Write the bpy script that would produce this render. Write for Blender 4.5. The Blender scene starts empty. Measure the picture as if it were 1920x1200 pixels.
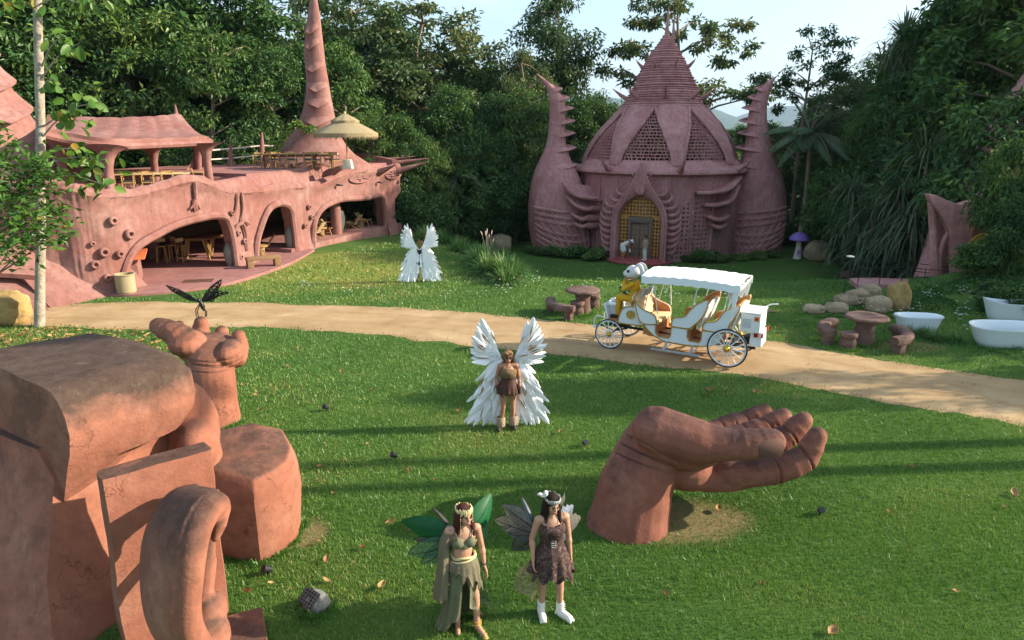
import bpy, bmesh, math, random
import numpy as np
from mathutils import Vector, Matrix, noise as mnoise

random.seed(7)
rng = np.random.default_rng(7)
SC = bpy.context.scene
COL = SC.collection
R = math.radians
PI = math.pi

# ---------------------------------------------------------------- camera, sky, sun, exposure
CAM = Vector((0, 0, 5.8)); PITCH = R(15.3); FPX = 1280.0
CT, ST = math.cos(PITCH), math.sin(PITCH)
cam_data = bpy.data.cameras.new('camera'); cam = bpy.data.objects.new('camera', cam_data); COL.objects.link(cam)
cam.location = CAM; cam.rotation_euler = (R(90) - PITCH, 0, 0)
cam_data.lens = 24; cam_data.sensor_width = 36; cam_data.clip_end = 20000; cam_data.clip_start = 0.1
SC.camera = cam

SUN_EL, SUN_AZ = R(25), R(4)            # azimuth from +X towards +Y
SUND = Vector((math.cos(SUN_EL) * math.cos(SUN_AZ), math.cos(SUN_EL) * math.sin(SUN_AZ), math.sin(SUN_EL)))
world = bpy.data.worlds.new('World'); SC.world = world; world.use_nodes = True
wn = world.node_tree; wn.nodes.clear()
sky = wn.nodes.new('ShaderNodeTexSky'); sky.sky_type = 'NISHITA'; sky.sun_disc = False
sky.sun_elevation = SUN_EL; sky.sun_rotation = PI / 2 - SUN_AZ
sky.air_density = 1.0; sky.dust_density = 2.2; sky.ozone_density = 1.0; sky.altitude = 50
tc = wn.nodes.new('ShaderNodeTexCoord')
mp = wn.nodes.new('ShaderNodeMapping'); mp.inputs['Scale'].default_value = (1, 1, 3.0); mp.inputs['Location'].default_value = (3.3, 1.2, 0.4)
wn.links.new(tc.outputs['Generated'], mp.inputs[0])
cn = wn.nodes.new('ShaderNodeTexNoise'); cn.inputs['Scale'].default_value = 3.4; cn.inputs['Detail'].default_value = 9; cn.inputs['Roughness'].default_value = 0.58
wn.links.new(mp.outputs[0], cn.inputs['Vector'])
cr = wn.nodes.new('ShaderNodeValToRGB'); cr.color_ramp.elements[0].position = 0.50; cr.color_ramp.elements[1].position = 0.74
cr.color_ramp.elements[0].color = (0, 0, 0, 1); cr.color_ramp.elements[1].color = (.8, .8, .8, 1)
wn.links.new(cn.outputs['Fac'], cr.inputs[0])
hz = wn.nodes.new('ShaderNodeMix'); hz.data_type = 'RGBA'; hz.inputs[0].default_value = .5; hz.inputs[7].default_value = (1.9, 2.75, 3.35, 1)
wn.links.new(sky.outputs[0], hz.inputs[6])
cm = wn.nodes.new('ShaderNodeMix'); cm.data_type = 'RGBA'; cm.inputs[7].default_value = (3.2, 3.6, 3.85, 1)
wn.links.new(cr.outputs[0], cm.inputs[0]); wn.links.new(hz.outputs[2], cm.inputs[6])
bg = wn.nodes.new('ShaderNodeBackground'); bg.inputs[1].default_value = 0.13
wo = wn.nodes.new('ShaderNodeOutputWorld')
wn.links.new(cm.outputs[2], bg.inputs[0]); wn.links.new(bg.outputs[0], wo.inputs[0])

sl = bpy.data.lights.new('sun', 'SUN'); sl.energy = 4.1; sl.angle = R(0.6); sl.color = (1, .88, .70)
so = bpy.data.objects.new('sun', sl); COL.objects.link(so); so.rotation_euler = SUND.to_track_quat('Z', 'Y').to_euler()
so.location = (40, 5, 40)
vs = SC.view_settings
SC.display_settings.display_device = 'sRGB'
vs.view_transform = 'Standard'; vs.look = 'None'; vs.gamma = 1; vs.use_curve_mapping = False
vs.exposure = 1.38
SC.cycles.max_bounces = 6; SC.cycles.diffuse_bounces = 3; SC.cycles.glossy_bounces = 2; SC.cycles.transmission_bounces = 4
SC.cycles.transparent_max_bounces = 8; SC.cycles.volume_bounces = 0
SC.cycles.use_denoising = True

def ray(px, py):
    u, v = (px - 960) / FPX, (600 - py) / FPX
    return Vector((u, CT + v * ST, -ST + v * CT))
def at(px, py, Y):
    r = ray(px, py); return CAM + r * (Y / r.y)
def gnd(px, py, z=0.0):
    r = ray(px, py); return CAM + r * ((z - CAM.z) / r.z)

# ---------------------------------------------------------------- materials
class NT:
    def __init__(s, name):
        s.m = bpy.data.materials.new(name); s.m.use_nodes = True; s.t = s.m.node_tree; s.t.nodes.clear()
        s.out = s.t.nodes.new('ShaderNodeOutputMaterial')
        s.geo = s.t.nodes.new('ShaderNodeNewGeometry'); s.pos = s.geo.outputs['Position']
    def n(s, typ, **kw):
        nd = s.t.nodes.new(typ)
        for k, v in kw.items(): setattr(nd, k, v)
        return nd
    def link(s, a, b): s.t.links.new(a, b)
    def val(s, sock, v):
        if hasattr(v, 'is_output'): s.link(v, sock)
        elif isinstance(v, (tuple, list)) and len(v) == 3 and sock.type == 'RGBA': sock.default_value = (*v, 1)
        else: sock.default_value = v
    def noise(s, scale, detail=4, rough=.55, vec=None, dist=0, stretch=None):
        nd = s.n('ShaderNodeTexNoise'); nd.inputs['Scale'].default_value = scale; nd.inputs['Detail'].default_value = detail
        nd.inputs['Roughness'].default_value = rough; nd.inputs['Distortion'].default_value = dist
        vec = vec or s.pos
        if stretch:
            mp = s.n('ShaderNodeMapping'); mp.inputs['Scale'].default_value = stretch; s.link(vec, mp.inputs[0]); vec = mp.outputs[0]
        s.link(vec, nd.inputs['Vector']); return nd.outputs['Fac']
    def ramp(s, fac, stops):
        nd = s.n('ShaderNodeValToRGB'); cr = nd.color_ramp
        while len(cr.elements) < len(stops): cr.elements.new(.5)
        for e, (p, c) in zip(cr.elements, stops):
            e.position = p; e.color = (c, c, c, 1) if isinstance(c, (int, float)) else (*c, 1)
        s.val(nd.inputs[0], fac); return nd.outputs[0]
    def mix(s, f, a, b, mode='MIX'):
        nd = s.n('ShaderNodeMix', data_type='RGBA', blend_type=mode)
        s.val(nd.inputs[0], f); s.val(nd.inputs[6], a); s.val(nd.inputs[7], b); return nd.outputs[2]
    def math(s, op, a, b=None):
        nd = s.n('ShaderNodeMath', operation=op); s.val(nd.inputs[0], a)
        if b is not None: s.val(nd.inputs[1], b)
        return nd.outputs[0]
    def bump(s, h, strength=.3, dist=.02):
        nd = s.n('ShaderNodeBump'); nd.inputs['Strength'].default_value = strength; nd.inputs['Distance'].default_value = dist
        s.val(nd.inputs['Height'], h); return nd.outputs[0]
    def bsdf(s, col, rough=.8, metal=0, normal=None, spec=.3, **kw):
        b = s.n('ShaderNodeBsdfPrincipled'); s.val(b.inputs['Base Color'], col); s.val(b.inputs['Roughness'], rough)
        b.inputs['Metallic'].default_value = metal; b.inputs['Specular IOR Level'].default_value = spec
        if normal is not None: s.link(normal, b.inputs['Normal'])
        for k, v in kw.items(): s.val(b.inputs[k], v)
        s.link(b.outputs[0], s.out.inputs[0]); return b

def simple(name, col, rough=.7, var=.18, scale=6, bump=.15, metal=0, dist=.01, stretch=None, spec=.3):
    t = NT(name); f = t.noise(scale, 5, .6, stretch=stretch)
    c = t.mix(f, tuple(x * (1 - var) for x in col), tuple(min(1, x * (1 + var)) for x in col))
    t.bsdf(c, rough, metal, t.bump(t.noise(scale * 4, 4, .6, stretch=stretch), bump, dist) if bump else None, spec)
    return t.m

def clay(name, base, light, dark, scale=.9, lichen=None, lich_lo=.35, lich_hi=.75, streak=True, bump=.5, cracks=False):
    t = NT(name)
    f = t.noise(scale, 6, .62, dist=.6)
    c = t.ramp(f, [(.28, dark), (.5, base), (.74, light)])
    f2 = t.noise(scale * 7, 5, .65)
    c = t.mix(t.ramp(f2, [(.38, .0), (.72, .75)]), c, tuple(x * .62 for x in base))
    if streak:
        st = t.noise(1.0, 4, .6, stretch=(3.2, 3.2, .28))
        c = t.mix(t.ramp(st, [(.48, 0), (.78, .55)]), c, light)
        st2 = t.noise(1.7, 4, .6, stretch=(3.5, 3.5, .22))
        c = t.mix(t.ramp(st2, [(.55, 0), (.8, .5)]), c, tuple(x * .55 for x in dark))
    if lichen:
        sp = t.n('ShaderNodeSeparateXYZ'); t.link(t.geo.outputs['Normal'], sp.inputs[0])
        nz = t.math('ADD', sp.outputs[2], t.math('MULTIPLY', t.math('SUBTRACT', t.noise(1.4, 6, .7, dist=.5), .5), 1.6))
        m = t.ramp(nz, [(lich_lo, 0), (lich_hi, .92)])
        lc = t.mix(t.ramp(t.noise(5, 6, .75), [(.35, 0), (.7, 1)]), lichen, tuple(x * 2.6 for x in lichen))
        fl = t.math('MULTIPLY', t.ramp(t.noise(3.2, 7, .8, dist=1.5), [(.60, 0), (.66, 1)]), t.math('MULTIPLY', m, .45)); lc = t.mix(fl, lc, tuple(min(.5, x * 9) for x in lichen))
        c = t.mix(m, c, lc)
    h = t.math('ADD', t.noise(scale * 3, 5, .6), t.math('MULTIPLY', t.noise(28, 3, .6), .25))
    if cracks:
        v = t.n('ShaderNodeTexVoronoi', feature='DISTANCE_TO_EDGE'); v.inputs['Scale'].default_value = 1.1
        w = t.n('ShaderNodeVectorMath', operation='ADD'); t.link(t.pos, w.inputs[0])
        nn = t.n('ShaderNodeTexNoise'); nn.inputs['Scale'].default_value = 2.4; nn.inputs['Detail'].default_value = 5; t.link(t.pos, nn.inputs['Vector'])
        t.link(nn.outputs['Color'], w.inputs[1]); t.link(w.outputs[0], v.inputs['Vector'])
        ck = t.ramp(v.outputs['Distance'], [(.0, 1), (.012, 0)])
        ck = t.math('MULTIPLY', ck, t.ramp(t.noise(1.1, 3), [(.5, 0), (.62, .7)]))
        c = t.mix(ck, c, tuple(x * .3 for x in dark))
    t.bsdf(c, .88, 0, t.bump(h, bump, .05), .2)
    return t.m

M = {}
M['cafe'] = clay('cafe_stucco', (0.282, 0.132, 0.111), (0.357, 0.214, 0.186), (0.234, 0.087, 0.070), .55)
M['cafe_floor'] = clay('cafe_floor_stucco', (0.327, 0.152, 0.138), (0.395, 0.213, 0.193), (0.270, 0.114, 0.107), .7, streak=False, bump=.15)
M['temple'] = clay('temple_stucco', (.47, .215, .205), (.58, .32, .30), (.36, .145, .14), .7, bump=.6)
M['temple_red'] = clay('temple_step_stucco', (.40, .10, .10), (.46, .16, .15), (.3, .08, .08), .7, streak=False)
M['terra'] = clay('terracotta', (0.314, 0.124, 0.078), (0.372, 0.178, 0.121), (0.258, 0.088, 0.054), .8, lichen=(.042, .024, .018), lich_lo=.45, lich_hi=1.0, streak=False, bump=.45, cracks=True)
M['terra_ear'] = clay('terracotta_ear', (0.314, 0.124, 0.078), (0.372, 0.178, 0.121), (0.258, 0.088, 0.054), .8, lichen=(.042, .024, .018), lich_lo=-.25, lich_hi=.75, streak=False, bump=.45, cracks=True)
M['terra_hand'] = clay('terracotta_hand', (0.260, 0.102, 0.068), (0.326, 0.149, 0.105), (0.195, 0.068, 0.044), .9, lichen=(.035, .018, .016), lich_lo=.42, lich_hi=1.3, streak=False, bump=.4, cracks=True)
M['terra_top'] = clay('terracotta_weathered', (0.315, 0.130, 0.084), (0.379, 0.186, 0.132), (0.258, 0.091, 0.057), .8, lichen=(.030, .022, .017), lich_lo=-.02, lich_hi=.5, streak=False, bump=.55, cracks=True)
M['rock'] = clay('rock', (.36, .27, .17), (.48, .38, .25), (.19, .15, .10), 1.2, lichen=(.12, .10, .06), lich_lo=.9, lich_hi=1.5, streak=False, bump=1.0)
M['rock_gold'] = clay('rock_golden', (.42, .28, .11), (.55, .40, .20), (.20, .13, .05), 1.2, streak=False, bump=1.0)
M['stone_brown'] = clay('stone_brown', (.175, .105, .085), (.25, .17, .14), (.10, .058, .046), 2.2, streak=False, bump=.8)
M['wood'] = simple('oiled_wood', (.46, .27, .10), .55, .3, 5, .2, stretch=(1, 1, 5))
M['wood_pale'] = simple('pale_wood', (.60, .45, .24), .6, .25, 5, .2, stretch=(5, 1, 1))
M['wood_old'] = simple('old_timber', (.26, .15, .075), .8, .4, 7, .5, stretch=(1, 1, 6))
M['wood_gold'] = simple('golden_lattice_wood', (.52, .25, .06), .5, .35, 4, .2)
M['wood_grey'] = simple('grey_door_wood', (.17, .125, .10), .7, .35, 6, .4)
M['metal_dark'] = simple('dark_metal', (.04, .04, .042), .45, .3, 20, .1, .6)
M['wicker'] = simple('wicker', (.36, .29, .17), .8, .35, 40, .5)
M['seat_dark'] = simple('dark_cushion', (.06, .06, .065), .9, .3, 20, .2)
M['rush'] = simple('rush_weave', (.42, .33, .17), .8, .3, 30, .4)
M['jar'] = simple('verdigris_jar', (.19, .20, .17), .75, .45, 5, .4)
M['plaster'] = simple('pale_stone', (.60, .53, .44), .85, .2, 8, .3)
M['white_paint'] = simple('white_paint', (.74, .77, .78), .32, .05, 3, .03, spec=.5)
M['white_matte'] = simple('white_enamel', (.72, .77, .80), .28, .06, 2, .02, spec=.5)
M['canvas'] = simple('white_canvas', (.80, .82, .82), .8, .06, 5, .3, dist=.02)
M['gold'] = simple('gold_trim', (.52, .31, .07), .38, .2, 8, .1, .55)
M['hub_gold'] = simple('gold_hub', (.62, .40, .05), .35, .2, 8, .1, .75)
M['tan_panel'] = simple('tan_plywood', (.47, .20, .075), .5, .2, 6, .1, stretch=(1, 1, 4))
M['cream'] = simple('cream_upholstery', (.72, .52, .29), .6, .12, 8, .2)
M['rubber'] = simple('rubber', (.015, .014, .018), .7, .2, 20, .1)
M['grey_metal'] = simple('grey_metal', (.45, .48, .50), .4, .1, 10, .05, .4)
M['red_plastic'] = simple('red_reflector', (.5, .03, .02), .3, .1, 10, 0)
M['amber'] = simple('amber_plastic', (.6, .2, .02), .3, .1, 10, 0)
M['black'] = simple('black_plastic', (.02, .02, .022), .5, .2, 20, .05)
M['thatch'] = simple('thatch', (.36, .28, .16), .95, .4, 14, .9, dist=.05, stretch=(1, 1, .4))
M['orange_top'] = simple('orange_counter', (.62, .16, .06), .4, .15, 4, .05)
M['rope'] = simple('pale_rail', (.62, .50, .42), .8, .15, 10, .2)
M['lens'] = simple('dark_lens', (.03, .03, .035), .25, .1, 10, 0)
M['fake_rock'] = simple('fake_rock', (.17, .165, .155), .9, .4, 9, .8)
M['nail'] = simple('nail_stain', (.12, .058, .040), .8, .2, 8, .2)
M['purple'] = simple('purple_cap', (.28, .16, .52), .45, .15, 3, .1)
M['bark'] = simple('grey_bark', (.25, .19, .14), .9, .4, 4, .9, dist=.03, stretch=(1.5, 1.5, .5))
M['bark_pale'] = clay('pale_bark', (.40, .34, .27), (.56, .51, .43), (.20, .16, .12), 4.5, streak=False, bump=.7)

# ---------------------------------------------------------------- mesh helpers
class MB:
    def __init__(s): s.v = []; s.f = []
    def add(s, vs, fs):
        o = len(s.v); s.v.extend([tuple(p) for p in vs]); s.f.extend([tuple(i + o for i in f) for f in fs]); return s
    def box(s, c, d, rot=None, taper=1.0):
        x, y, z = d[0] / 2, d[1] / 2, d[2] / 2
        vs = [Vector((a * x * (taper if e > 0 else 1), b * y * (taper if e > 0 else 1), e * z)) for e in (-1, 1) for a, b in ((-1, -1), (1, -1), (1, 1), (-1, 1))]
        if rot is not None:
            m = rot if isinstance(rot, Matrix) else Matrix.Rotation(rot, 3, 'Z')
            vs = [m @ p for p in vs]
        c = Vector(c)
        return s.add([p + c for p in vs], [(3, 2, 1, 0), (4, 5, 6, 7), (0, 1, 5, 4), (1, 2, 6, 5), (2, 3, 7, 6), (3, 0, 4, 7)])
    def bar(s, a, b, w, h=None):
        a, b = Vector(a), Vector(b); d = b - a; h = h or w
        q = d.to_track_quat('Z', 'Y').to_matrix()
        return s.box((a + b) / 2, (w, h, d.length), q)
    def loft(s, rings, caps=True, closed=True):
        n = len(rings[0]); vs = [p for r in rings for p in r]; fs = []
        for i in range(len(rings) - 1):
            for j in range(n if closed else n - 1):
                k = (j + 1) % n
                fs.append((i * n + j, i * n + k, (i + 1) * n + k, (i + 1) * n + j))
        if caps and closed:
            fs.append(tuple(range(n))[::-1]); b = (len(rings) - 1) * n; fs.append(tuple(range(b, b + n)))
        return s.add(vs, fs)
    def tube(s, pts, radii, n=10, caps=True, flat=1.0, upref=None):
        pts = [Vector(p) for p in pts]
        if not hasattr(radii, '__len__'): radii = [radii] * len(pts)
        rings = []; prev = None
        for i, p in enumerate(pts):
            t = (pts[min(i + 1, len(pts) - 1)] - pts[max(i - 1, 0)])
            if t.length < 1e-9: t = Vector((0, 0, 1))
            t.normalize()
            if prev is None:
                ref = Vector(upref) if upref else (Vector((0, 0, 1)) if abs(t.z) < .9 else Vector((1, 0, 0)))
                a = (ref - t * ref.dot(t)).normalized()
            else:
                a = (prev - t * prev.dot(t)); a = a.normalized() if a.length > 1e-6 else prev
            prev = a; b = t.cross(a); r = max(radii[i], 1e-4)
            rings.append([p + a * (math.cos(2 * PI * k / n) * r * flat) + b * (math.sin(2 * PI * k / n) * r) for k in range(n)])
        return s.loft(rings, caps)
    def lathe(s, prof, n=24, c=(0, 0, 0), caps=True, wob=None):
        c = Vector(c); rings = []
        for i, (r, z) in enumerate(prof):
            ring = []
            for k in range(n):
                a = 2 * PI * k / n; rr = max(r, 1e-4) * (wob(a, z) if wob else 1)
                ring.append(c + Vector((math.cos(a) * rr, math.sin(a) * rr, z)))
            rings.append(ring)
        return s.loft(rings, caps)
    def ell(s, c, r, rot=None, n=14, m=9):
        c = Vector(c); rings = []
        for i in range(m + 1):
            th = PI * (i / m) if 0 < i < m else (.02 if i == 0 else PI - .02)
            ring = []
            for k in range(n):
                a = 2 * PI * k / n
                p = Vector((math.sin(th) * math.cos(a) * r[0], math.sin(th) * math.sin(a) * r[1], -math.cos(th) * r[2]))
                if rot is not None: p = rot @ p
                ring.append(c + p)
            rings.append(ring)
        return s.loft(rings)
    def cap(s, a, b, ra, rb, n=12, flat=1.0, upref=None):
        a, b = Vector(a), Vector(b); d = (b - a)
        if d.length < 1e-6: d = Vector((0, 0, 1e-4))
        u = d.normalized(); P = []; Q = []
        for k in (80, 55, 28): P.append(a - u * ra * math.sin(R(k))); Q.append(ra * math.cos(R(k)))
        for i in range(4): P.append(a + d * i / 3); Q.append(ra + (rb - ra) * i / 3)
        for k in (28, 55, 80): P.append(b + u * rb * math.sin(R(k))); Q.append(rb * math.cos(R(k)))
        return s.tube(P, Q, n, True, flat, upref)
    def prism(s, outline, depth_vec):
        d = Vector(depth_vec); n = len(outline); o = [Vector(p) for p in outline]
        vs = o + [p + d for p in o]
        fs = [tuple(range(n))[::-1], tuple(range(n, 2 * n))] + [(i, (i + 1) % n, n + (i + 1) % n, n + i) for i in range(n)]
        return s.add(vs, fs)
    def grid(s, fn, nu, nv):
        vs = [fn(i / nu, j / nv) for j in range(nv + 1) for i in range(nu + 1)]
        fs = [(j * (nu + 1) + i, j * (nu + 1) + i + 1, (j + 1) * (nu + 1) + i + 1, (j + 1) * (nu + 1) + i) for j in range(nv) for i in range(nu)]
        return s.add(vs, fs)
    def sheet(s, fn, nu, nv, th):
        """closed thin shell: fn(u,v)->point; thickness along normals (finite difference)"""
        P = [[Vector(fn(i / nu, j / nv)) for i in range(nu + 1)] for j in range(nv + 1)]
        def nrm(i, j):
            a = P[j][min(i + 1, nu)] - P[j][max(i - 1, 0)]; b = P[min(j + 1, nv)][i] - P[max(j - 1, 0)][i]
            n = a.cross(b); return n.normalized() if n.length > 1e-9 else Vector((0, 0, 1))
        A = [p for r in P for p in r]; B = [P[j][i] - nrm(i, j) * th for j in range(nv + 1) for i in range(nu + 1)]
        W = nu + 1; o = len(A); fs = []
        for j in range(nv):
            for i in range(nu):
                q = (j * W + i, j * W + i + 1, (j + 1) * W + i + 1, (j + 1) * W + i)
                fs.append(q); fs.append(tuple(k + o for k in q[::-1]))
        bd = [i for i in range(W)] + [j * W + nu for j in range(1, nv + 1)] + [nv * W + i for i in range(nu - 1, -1, -1)] + [j * W for j in range(nv - 1, 0, -1)]
        for k in range(len(bd)):
            a, b = bd[k], bd[(k + 1) % len(bd)]
            fs.append((b, a, a + o, b + o))
        return s.add(A + B, fs)
    def xf(s, m):
        s.v = [tuple(m @ Vector(p)) for p in s.v]; return s
    def jitter(s, amp, scale, seed=0):
        out = []
        for p in s.v:
            q = Vector(p) * scale + Vector((seed * 3.1, seed * 1.7, seed * .9))
            n = mnoise.noise_vector(q); out.append(tuple(Vector(p) + n * amp))
        s.v = out; return s
    def mesh(s, name, smooth=True, angle=40, bevel=0, seg=2):
        me = bpy.data.meshes.new(name); me.from_pydata(s.v, [], s.f); me.update()
        bm = bmesh.new(); bm.from_mesh(me)
        bmesh.ops.recalc_face_normals(bm, faces=bm.faces)
        if bevel:
            es = [e for e in bm.edges if len(e.link_faces) == 2 and e.calc_face_angle(0) > R(30)]
            bmesh.ops.bevel(bm, geom=es, offset=bevel, segments=seg, affect='EDGES', profile=.6, clamp_overlap=True)
        bm.to_mesh(me); bm.free()
        if smooth:
            me.polygons.foreach_set('use_smooth', [True] * len(me.polygons))
            if angle < 180: me.set_sharp_from_angle(angle=R(angle))
        return me

def tag(o, label=None, cat=None, group=None, kind=None):
    if label: o['label'] = label
    if cat: o['category'] = cat
    if group: o['group'] = group
    if kind: o['kind'] = kind
    return o
def wloc(o):
    p = Vector((0, 0, 0))
    while o is not None: p += o.location; o = o.parent
    return p
def link(name, me, mat=None, parent=None):
    o = bpy.data.objects.new(name, me); COL.objects.link(o)
    if mat is not None:
        me.materials.clear(); me.materials.append(M[mat] if isinstance(mat, str) else mat)
    if parent is not None: o.parent = parent
    return o
def obj(name, mb, mat, parent=None, world=False, **kw):
    if world and parent is not None:
        w = wloc(parent); mb.v = [(p[0] - w.x, p[1] - w.y, p[2] - w.z) for p in mb.v]
    return link(name, mb.mesh(name, **kw), mat, parent)
def thing(name, label, cat, loc=(0, 0, 0), rz=0, group=None):
    o = bpy.data.objects.new(name, None); COL.objects.link(o); o.empty_display_size = .2
    o.location = loc; o.rotation_euler = (0, 0, rz); return tag(o, label, cat, group)
def dup(o, parent=None):
    c = o.copy(); COL.objects.link(c); c.parent = parent
    for ch in list(o.children): dup(ch, c)
    return c
def dup_at(o, loc, rz, label, scale=None):
    c = dup(o); c.location = loc; c.rotation_euler = (0, 0, rz); c['label'] = label
    if scale: c.scale = (scale,) * 3 if not hasattr(scale, '__len__') else scale
    return c
def fuse(mb, voxel, name='body', smooth=4, fac=.5):
    me = mb.mesh('tmp', smooth=False); o = bpy.data.objects.new('tmp', me); COL.objects.link(o)
    r = o.modifiers.new('r', 'REMESH'); r.mode = 'VOXEL'; r.voxel_size = voxel; r.use_smooth_shade = True
    if smooth:
        q = o.modifiers.new('s', 'SMOOTH'); q.iterations = smooth; q.factor = fac
    dg = bpy.context.evaluated_depsgraph_get(); out = bpy.data.meshes.new_from_object(o.evaluated_get(dg)); out.name = name
    bpy.data.objects.remove(o); bpy.data.meshes.remove(me)
    out.polygons.foreach_set('use_smooth', [True] * len(out.polygons)); return out
def np_mesh(name, V, F, tint=None, smooth=False):
    V = np.asarray(V, np.float32).reshape(-1, 3); F = np.asarray(F, np.int32); k = F.shape[1]
    me = bpy.data.meshes.new(name); me.vertices.add(len(V)); me.vertices.foreach_set('co', V.ravel())
    me.loops.add(F.size); me.loops.foreach_set('vertex_index', F.ravel())
    me.polygons.add(len(F)); me.polygons.foreach_set('loop_start', np.arange(0, F.size, k, dtype=np.int32))
    me.polygons.foreach_set('use_smooth', np.full(len(F), smooth))
    me.update(calc_edges=True)
    if tint is not None:
        a = me.attributes.new('tint', 'FLOAT', 'POINT'); a.data.foreach_set('value', np.asarray(tint, np.float32))
    return me
def sstep(a, b, x):
    t = np.clip((x - a) / (b - a), 0, 1); return t * t * (3 - 2 * t)
def catmull(pts, n):
    pts = [Vector(p) for p in pts]; P = [pts[0] * 2 - pts[1]] + pts + [pts[-1] * 2 - pts[-2]]; out = []
    for i in range(1, len(P) - 2):
        for k in range(n):
            t = k / n; a, b, c, d = P[i - 1], P[i], P[i + 1], P[i + 2]
            out.append(.5 * ((2 * b) + (c - a) * t + (2 * a - 5 * b + 4 * c - d) * t * t + (3 * b - a - 3 * c + d) * t ** 3))
    out.append(pts[-1]); return out

# ---------------------------------------------------------------- terrain
def tz(x, y):
    x = np.asarray(x, float); y = np.asarray(y, float)
    lx = -(y - 27.5) * .30
    z = -2.85 * sstep(25, 43, y) * sstep(-1.5, 3.5, x - lx)
    z = z - 2.85 * sstep(44, 60, y) * (1 - sstep(-1.5, 3.5, x - lx)) * .6
    z = z - .40 * np.exp(-((x + 6.5) / 4.0) ** 2 - ((y - 42) / 4.5) ** 2)
    z = z + .95 * np.exp(-((x - 20.5) / 4.2) ** 2 - ((y - 25.6) / 3.0) ** 2)
    z = z - 1.0 * np.exp(-((x - 13.2) / 3.0) ** 2 - ((y - 28.0) / 1.7) ** 2)
    z = z + .06 * np.sin(x * .35 + 1.3) * np.sin(y * .28) * sstep(20, 26, y)
    return z
def tzf(x, y): return float(tz(x, y))
def on(px, py, it=6):
    """pixel -> point on the terrain"""
    z = 0.0
    for _ in range(it):
        p = gnd(px, py, z); z = tzf(p.x, p.y)
    p.z = z; return p

gx = np.concatenate([[-7000, -2500, -1200, -500, -200, -100, -70, -50], np.arange(-40, 40.01, .5), [50, 70, 100, 200, 500, 1200, 2500, 7000]])
gy = np.concatenate([[-60, -20, -5], np.arange(1, 66.01, .5), [75, 90, 120, 200, 400, 800, 1600, 3500, 9000]])
GX, GY = np.meshgrid(gx, gy); GZ = tz(GX, GY)
GZ = GZ - 14 * sstep(75, 300, GY)
nx_, ny_ = len(gx), len(gy)
idx = np.arange(nx_ * ny_).reshape(ny_, nx_)
F = np.stack([idx[:-1, :-1], idx[:-1, 1:], idx[1:, 1:], idx[1:, :-1]], -1).reshape(-1, 4)
t = NT('lawn')
c = t.ramp(t.noise(.55, 6, .6), [(.3, (.052, .100, .022)), (.55, (.078, .138, .030)), (.75, (.13, .165, .042))])
c = t.mix(t.ramp(t.noise(9, 5, .7), [(.35, 0), (.75, .7)]), c, (.045, .105, .020))
c = t.mix(t.ramp(t.noise(38, 3, .7), [(.5, 0), (.8, .6)]), c, (.13, .17, .045))
sep = t.n('ShaderNodeSeparateXYZ'); t.link(t.pos, sep.inputs[0])
PN = t.noise(1.6, 4, .7)
def disc(t, cx, cy, rx, ry, soft=.5, amp=.7, sc=1.6):
    a = t.math('POWER', t.math('DIVIDE', t.math('SUBTRACT', sep.outputs[0], cx), rx), 2)
    b = t.math('POWER', t.math('DIVIDE', t.math('SUBTRACT', sep.outputs[1], cy), ry), 2)
    d = t.math('ADD', t.math('ADD', a, b), t.math('MULTIPLY', t.math('SUBTRACT', PN, .5), amp * 2))
    return t.ramp(d, [(1 - soft, 1), (1.0, 0)])
hb = gnd(1270, 975)
straw = t.mix(t.noise(14, 3, .7), (.13, .10, .045), (.27, .20, .10))
c = t.mix(t.math('MULTIPLY', disc(t, hb.x, hb.y, 1.35, .75), .9), c, straw)
q = gnd(560, 1000); c = t.mix(t.math('MULTIPLY', disc(t, q.x, q.y, .5, .5), .8), c, straw)
q = gnd(20, 690); c = t.mix(t.math('MULTIPLY', disc(t, q.x, q.y, 4.5, 2.3), .5), c, straw)
q = gnd(1700, 650); c = t.mix(t.math('MULTIPLY', disc(t, q.x, q.y, 1.2, .6), .8), c, straw)
# slope in front of the cafe: yellow sunlight painted into the ground colour
lg = disc(t, -8.5, 30.0, 5.5, 5.0, .6, .8, .5); c = t.mix(t.math('MULTIPLY', lg, .75), c, t.mix(t.noise(2, 5), (.17, .20, .035), (.28, .26, .06)))
far = t.ramp(t.math('DIVIDE', sep.outputs[1], 100), [(.62, 0), (.75, 1)]); c = t.mix(far, c, (.03, .06, .02))
t.bsdf(c, .95, 0, t.bump(t.math('ADD', t.noise(30, 5, .7), t.noise(5, 4)), .7, .03), .1)
M['lawn'] = t.m
ground = link('ground', np_mesh('ground', np.stack([GX, GY, GZ], -1), F, smooth=True), 'lawn'); tag(ground, kind='structure')

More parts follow.
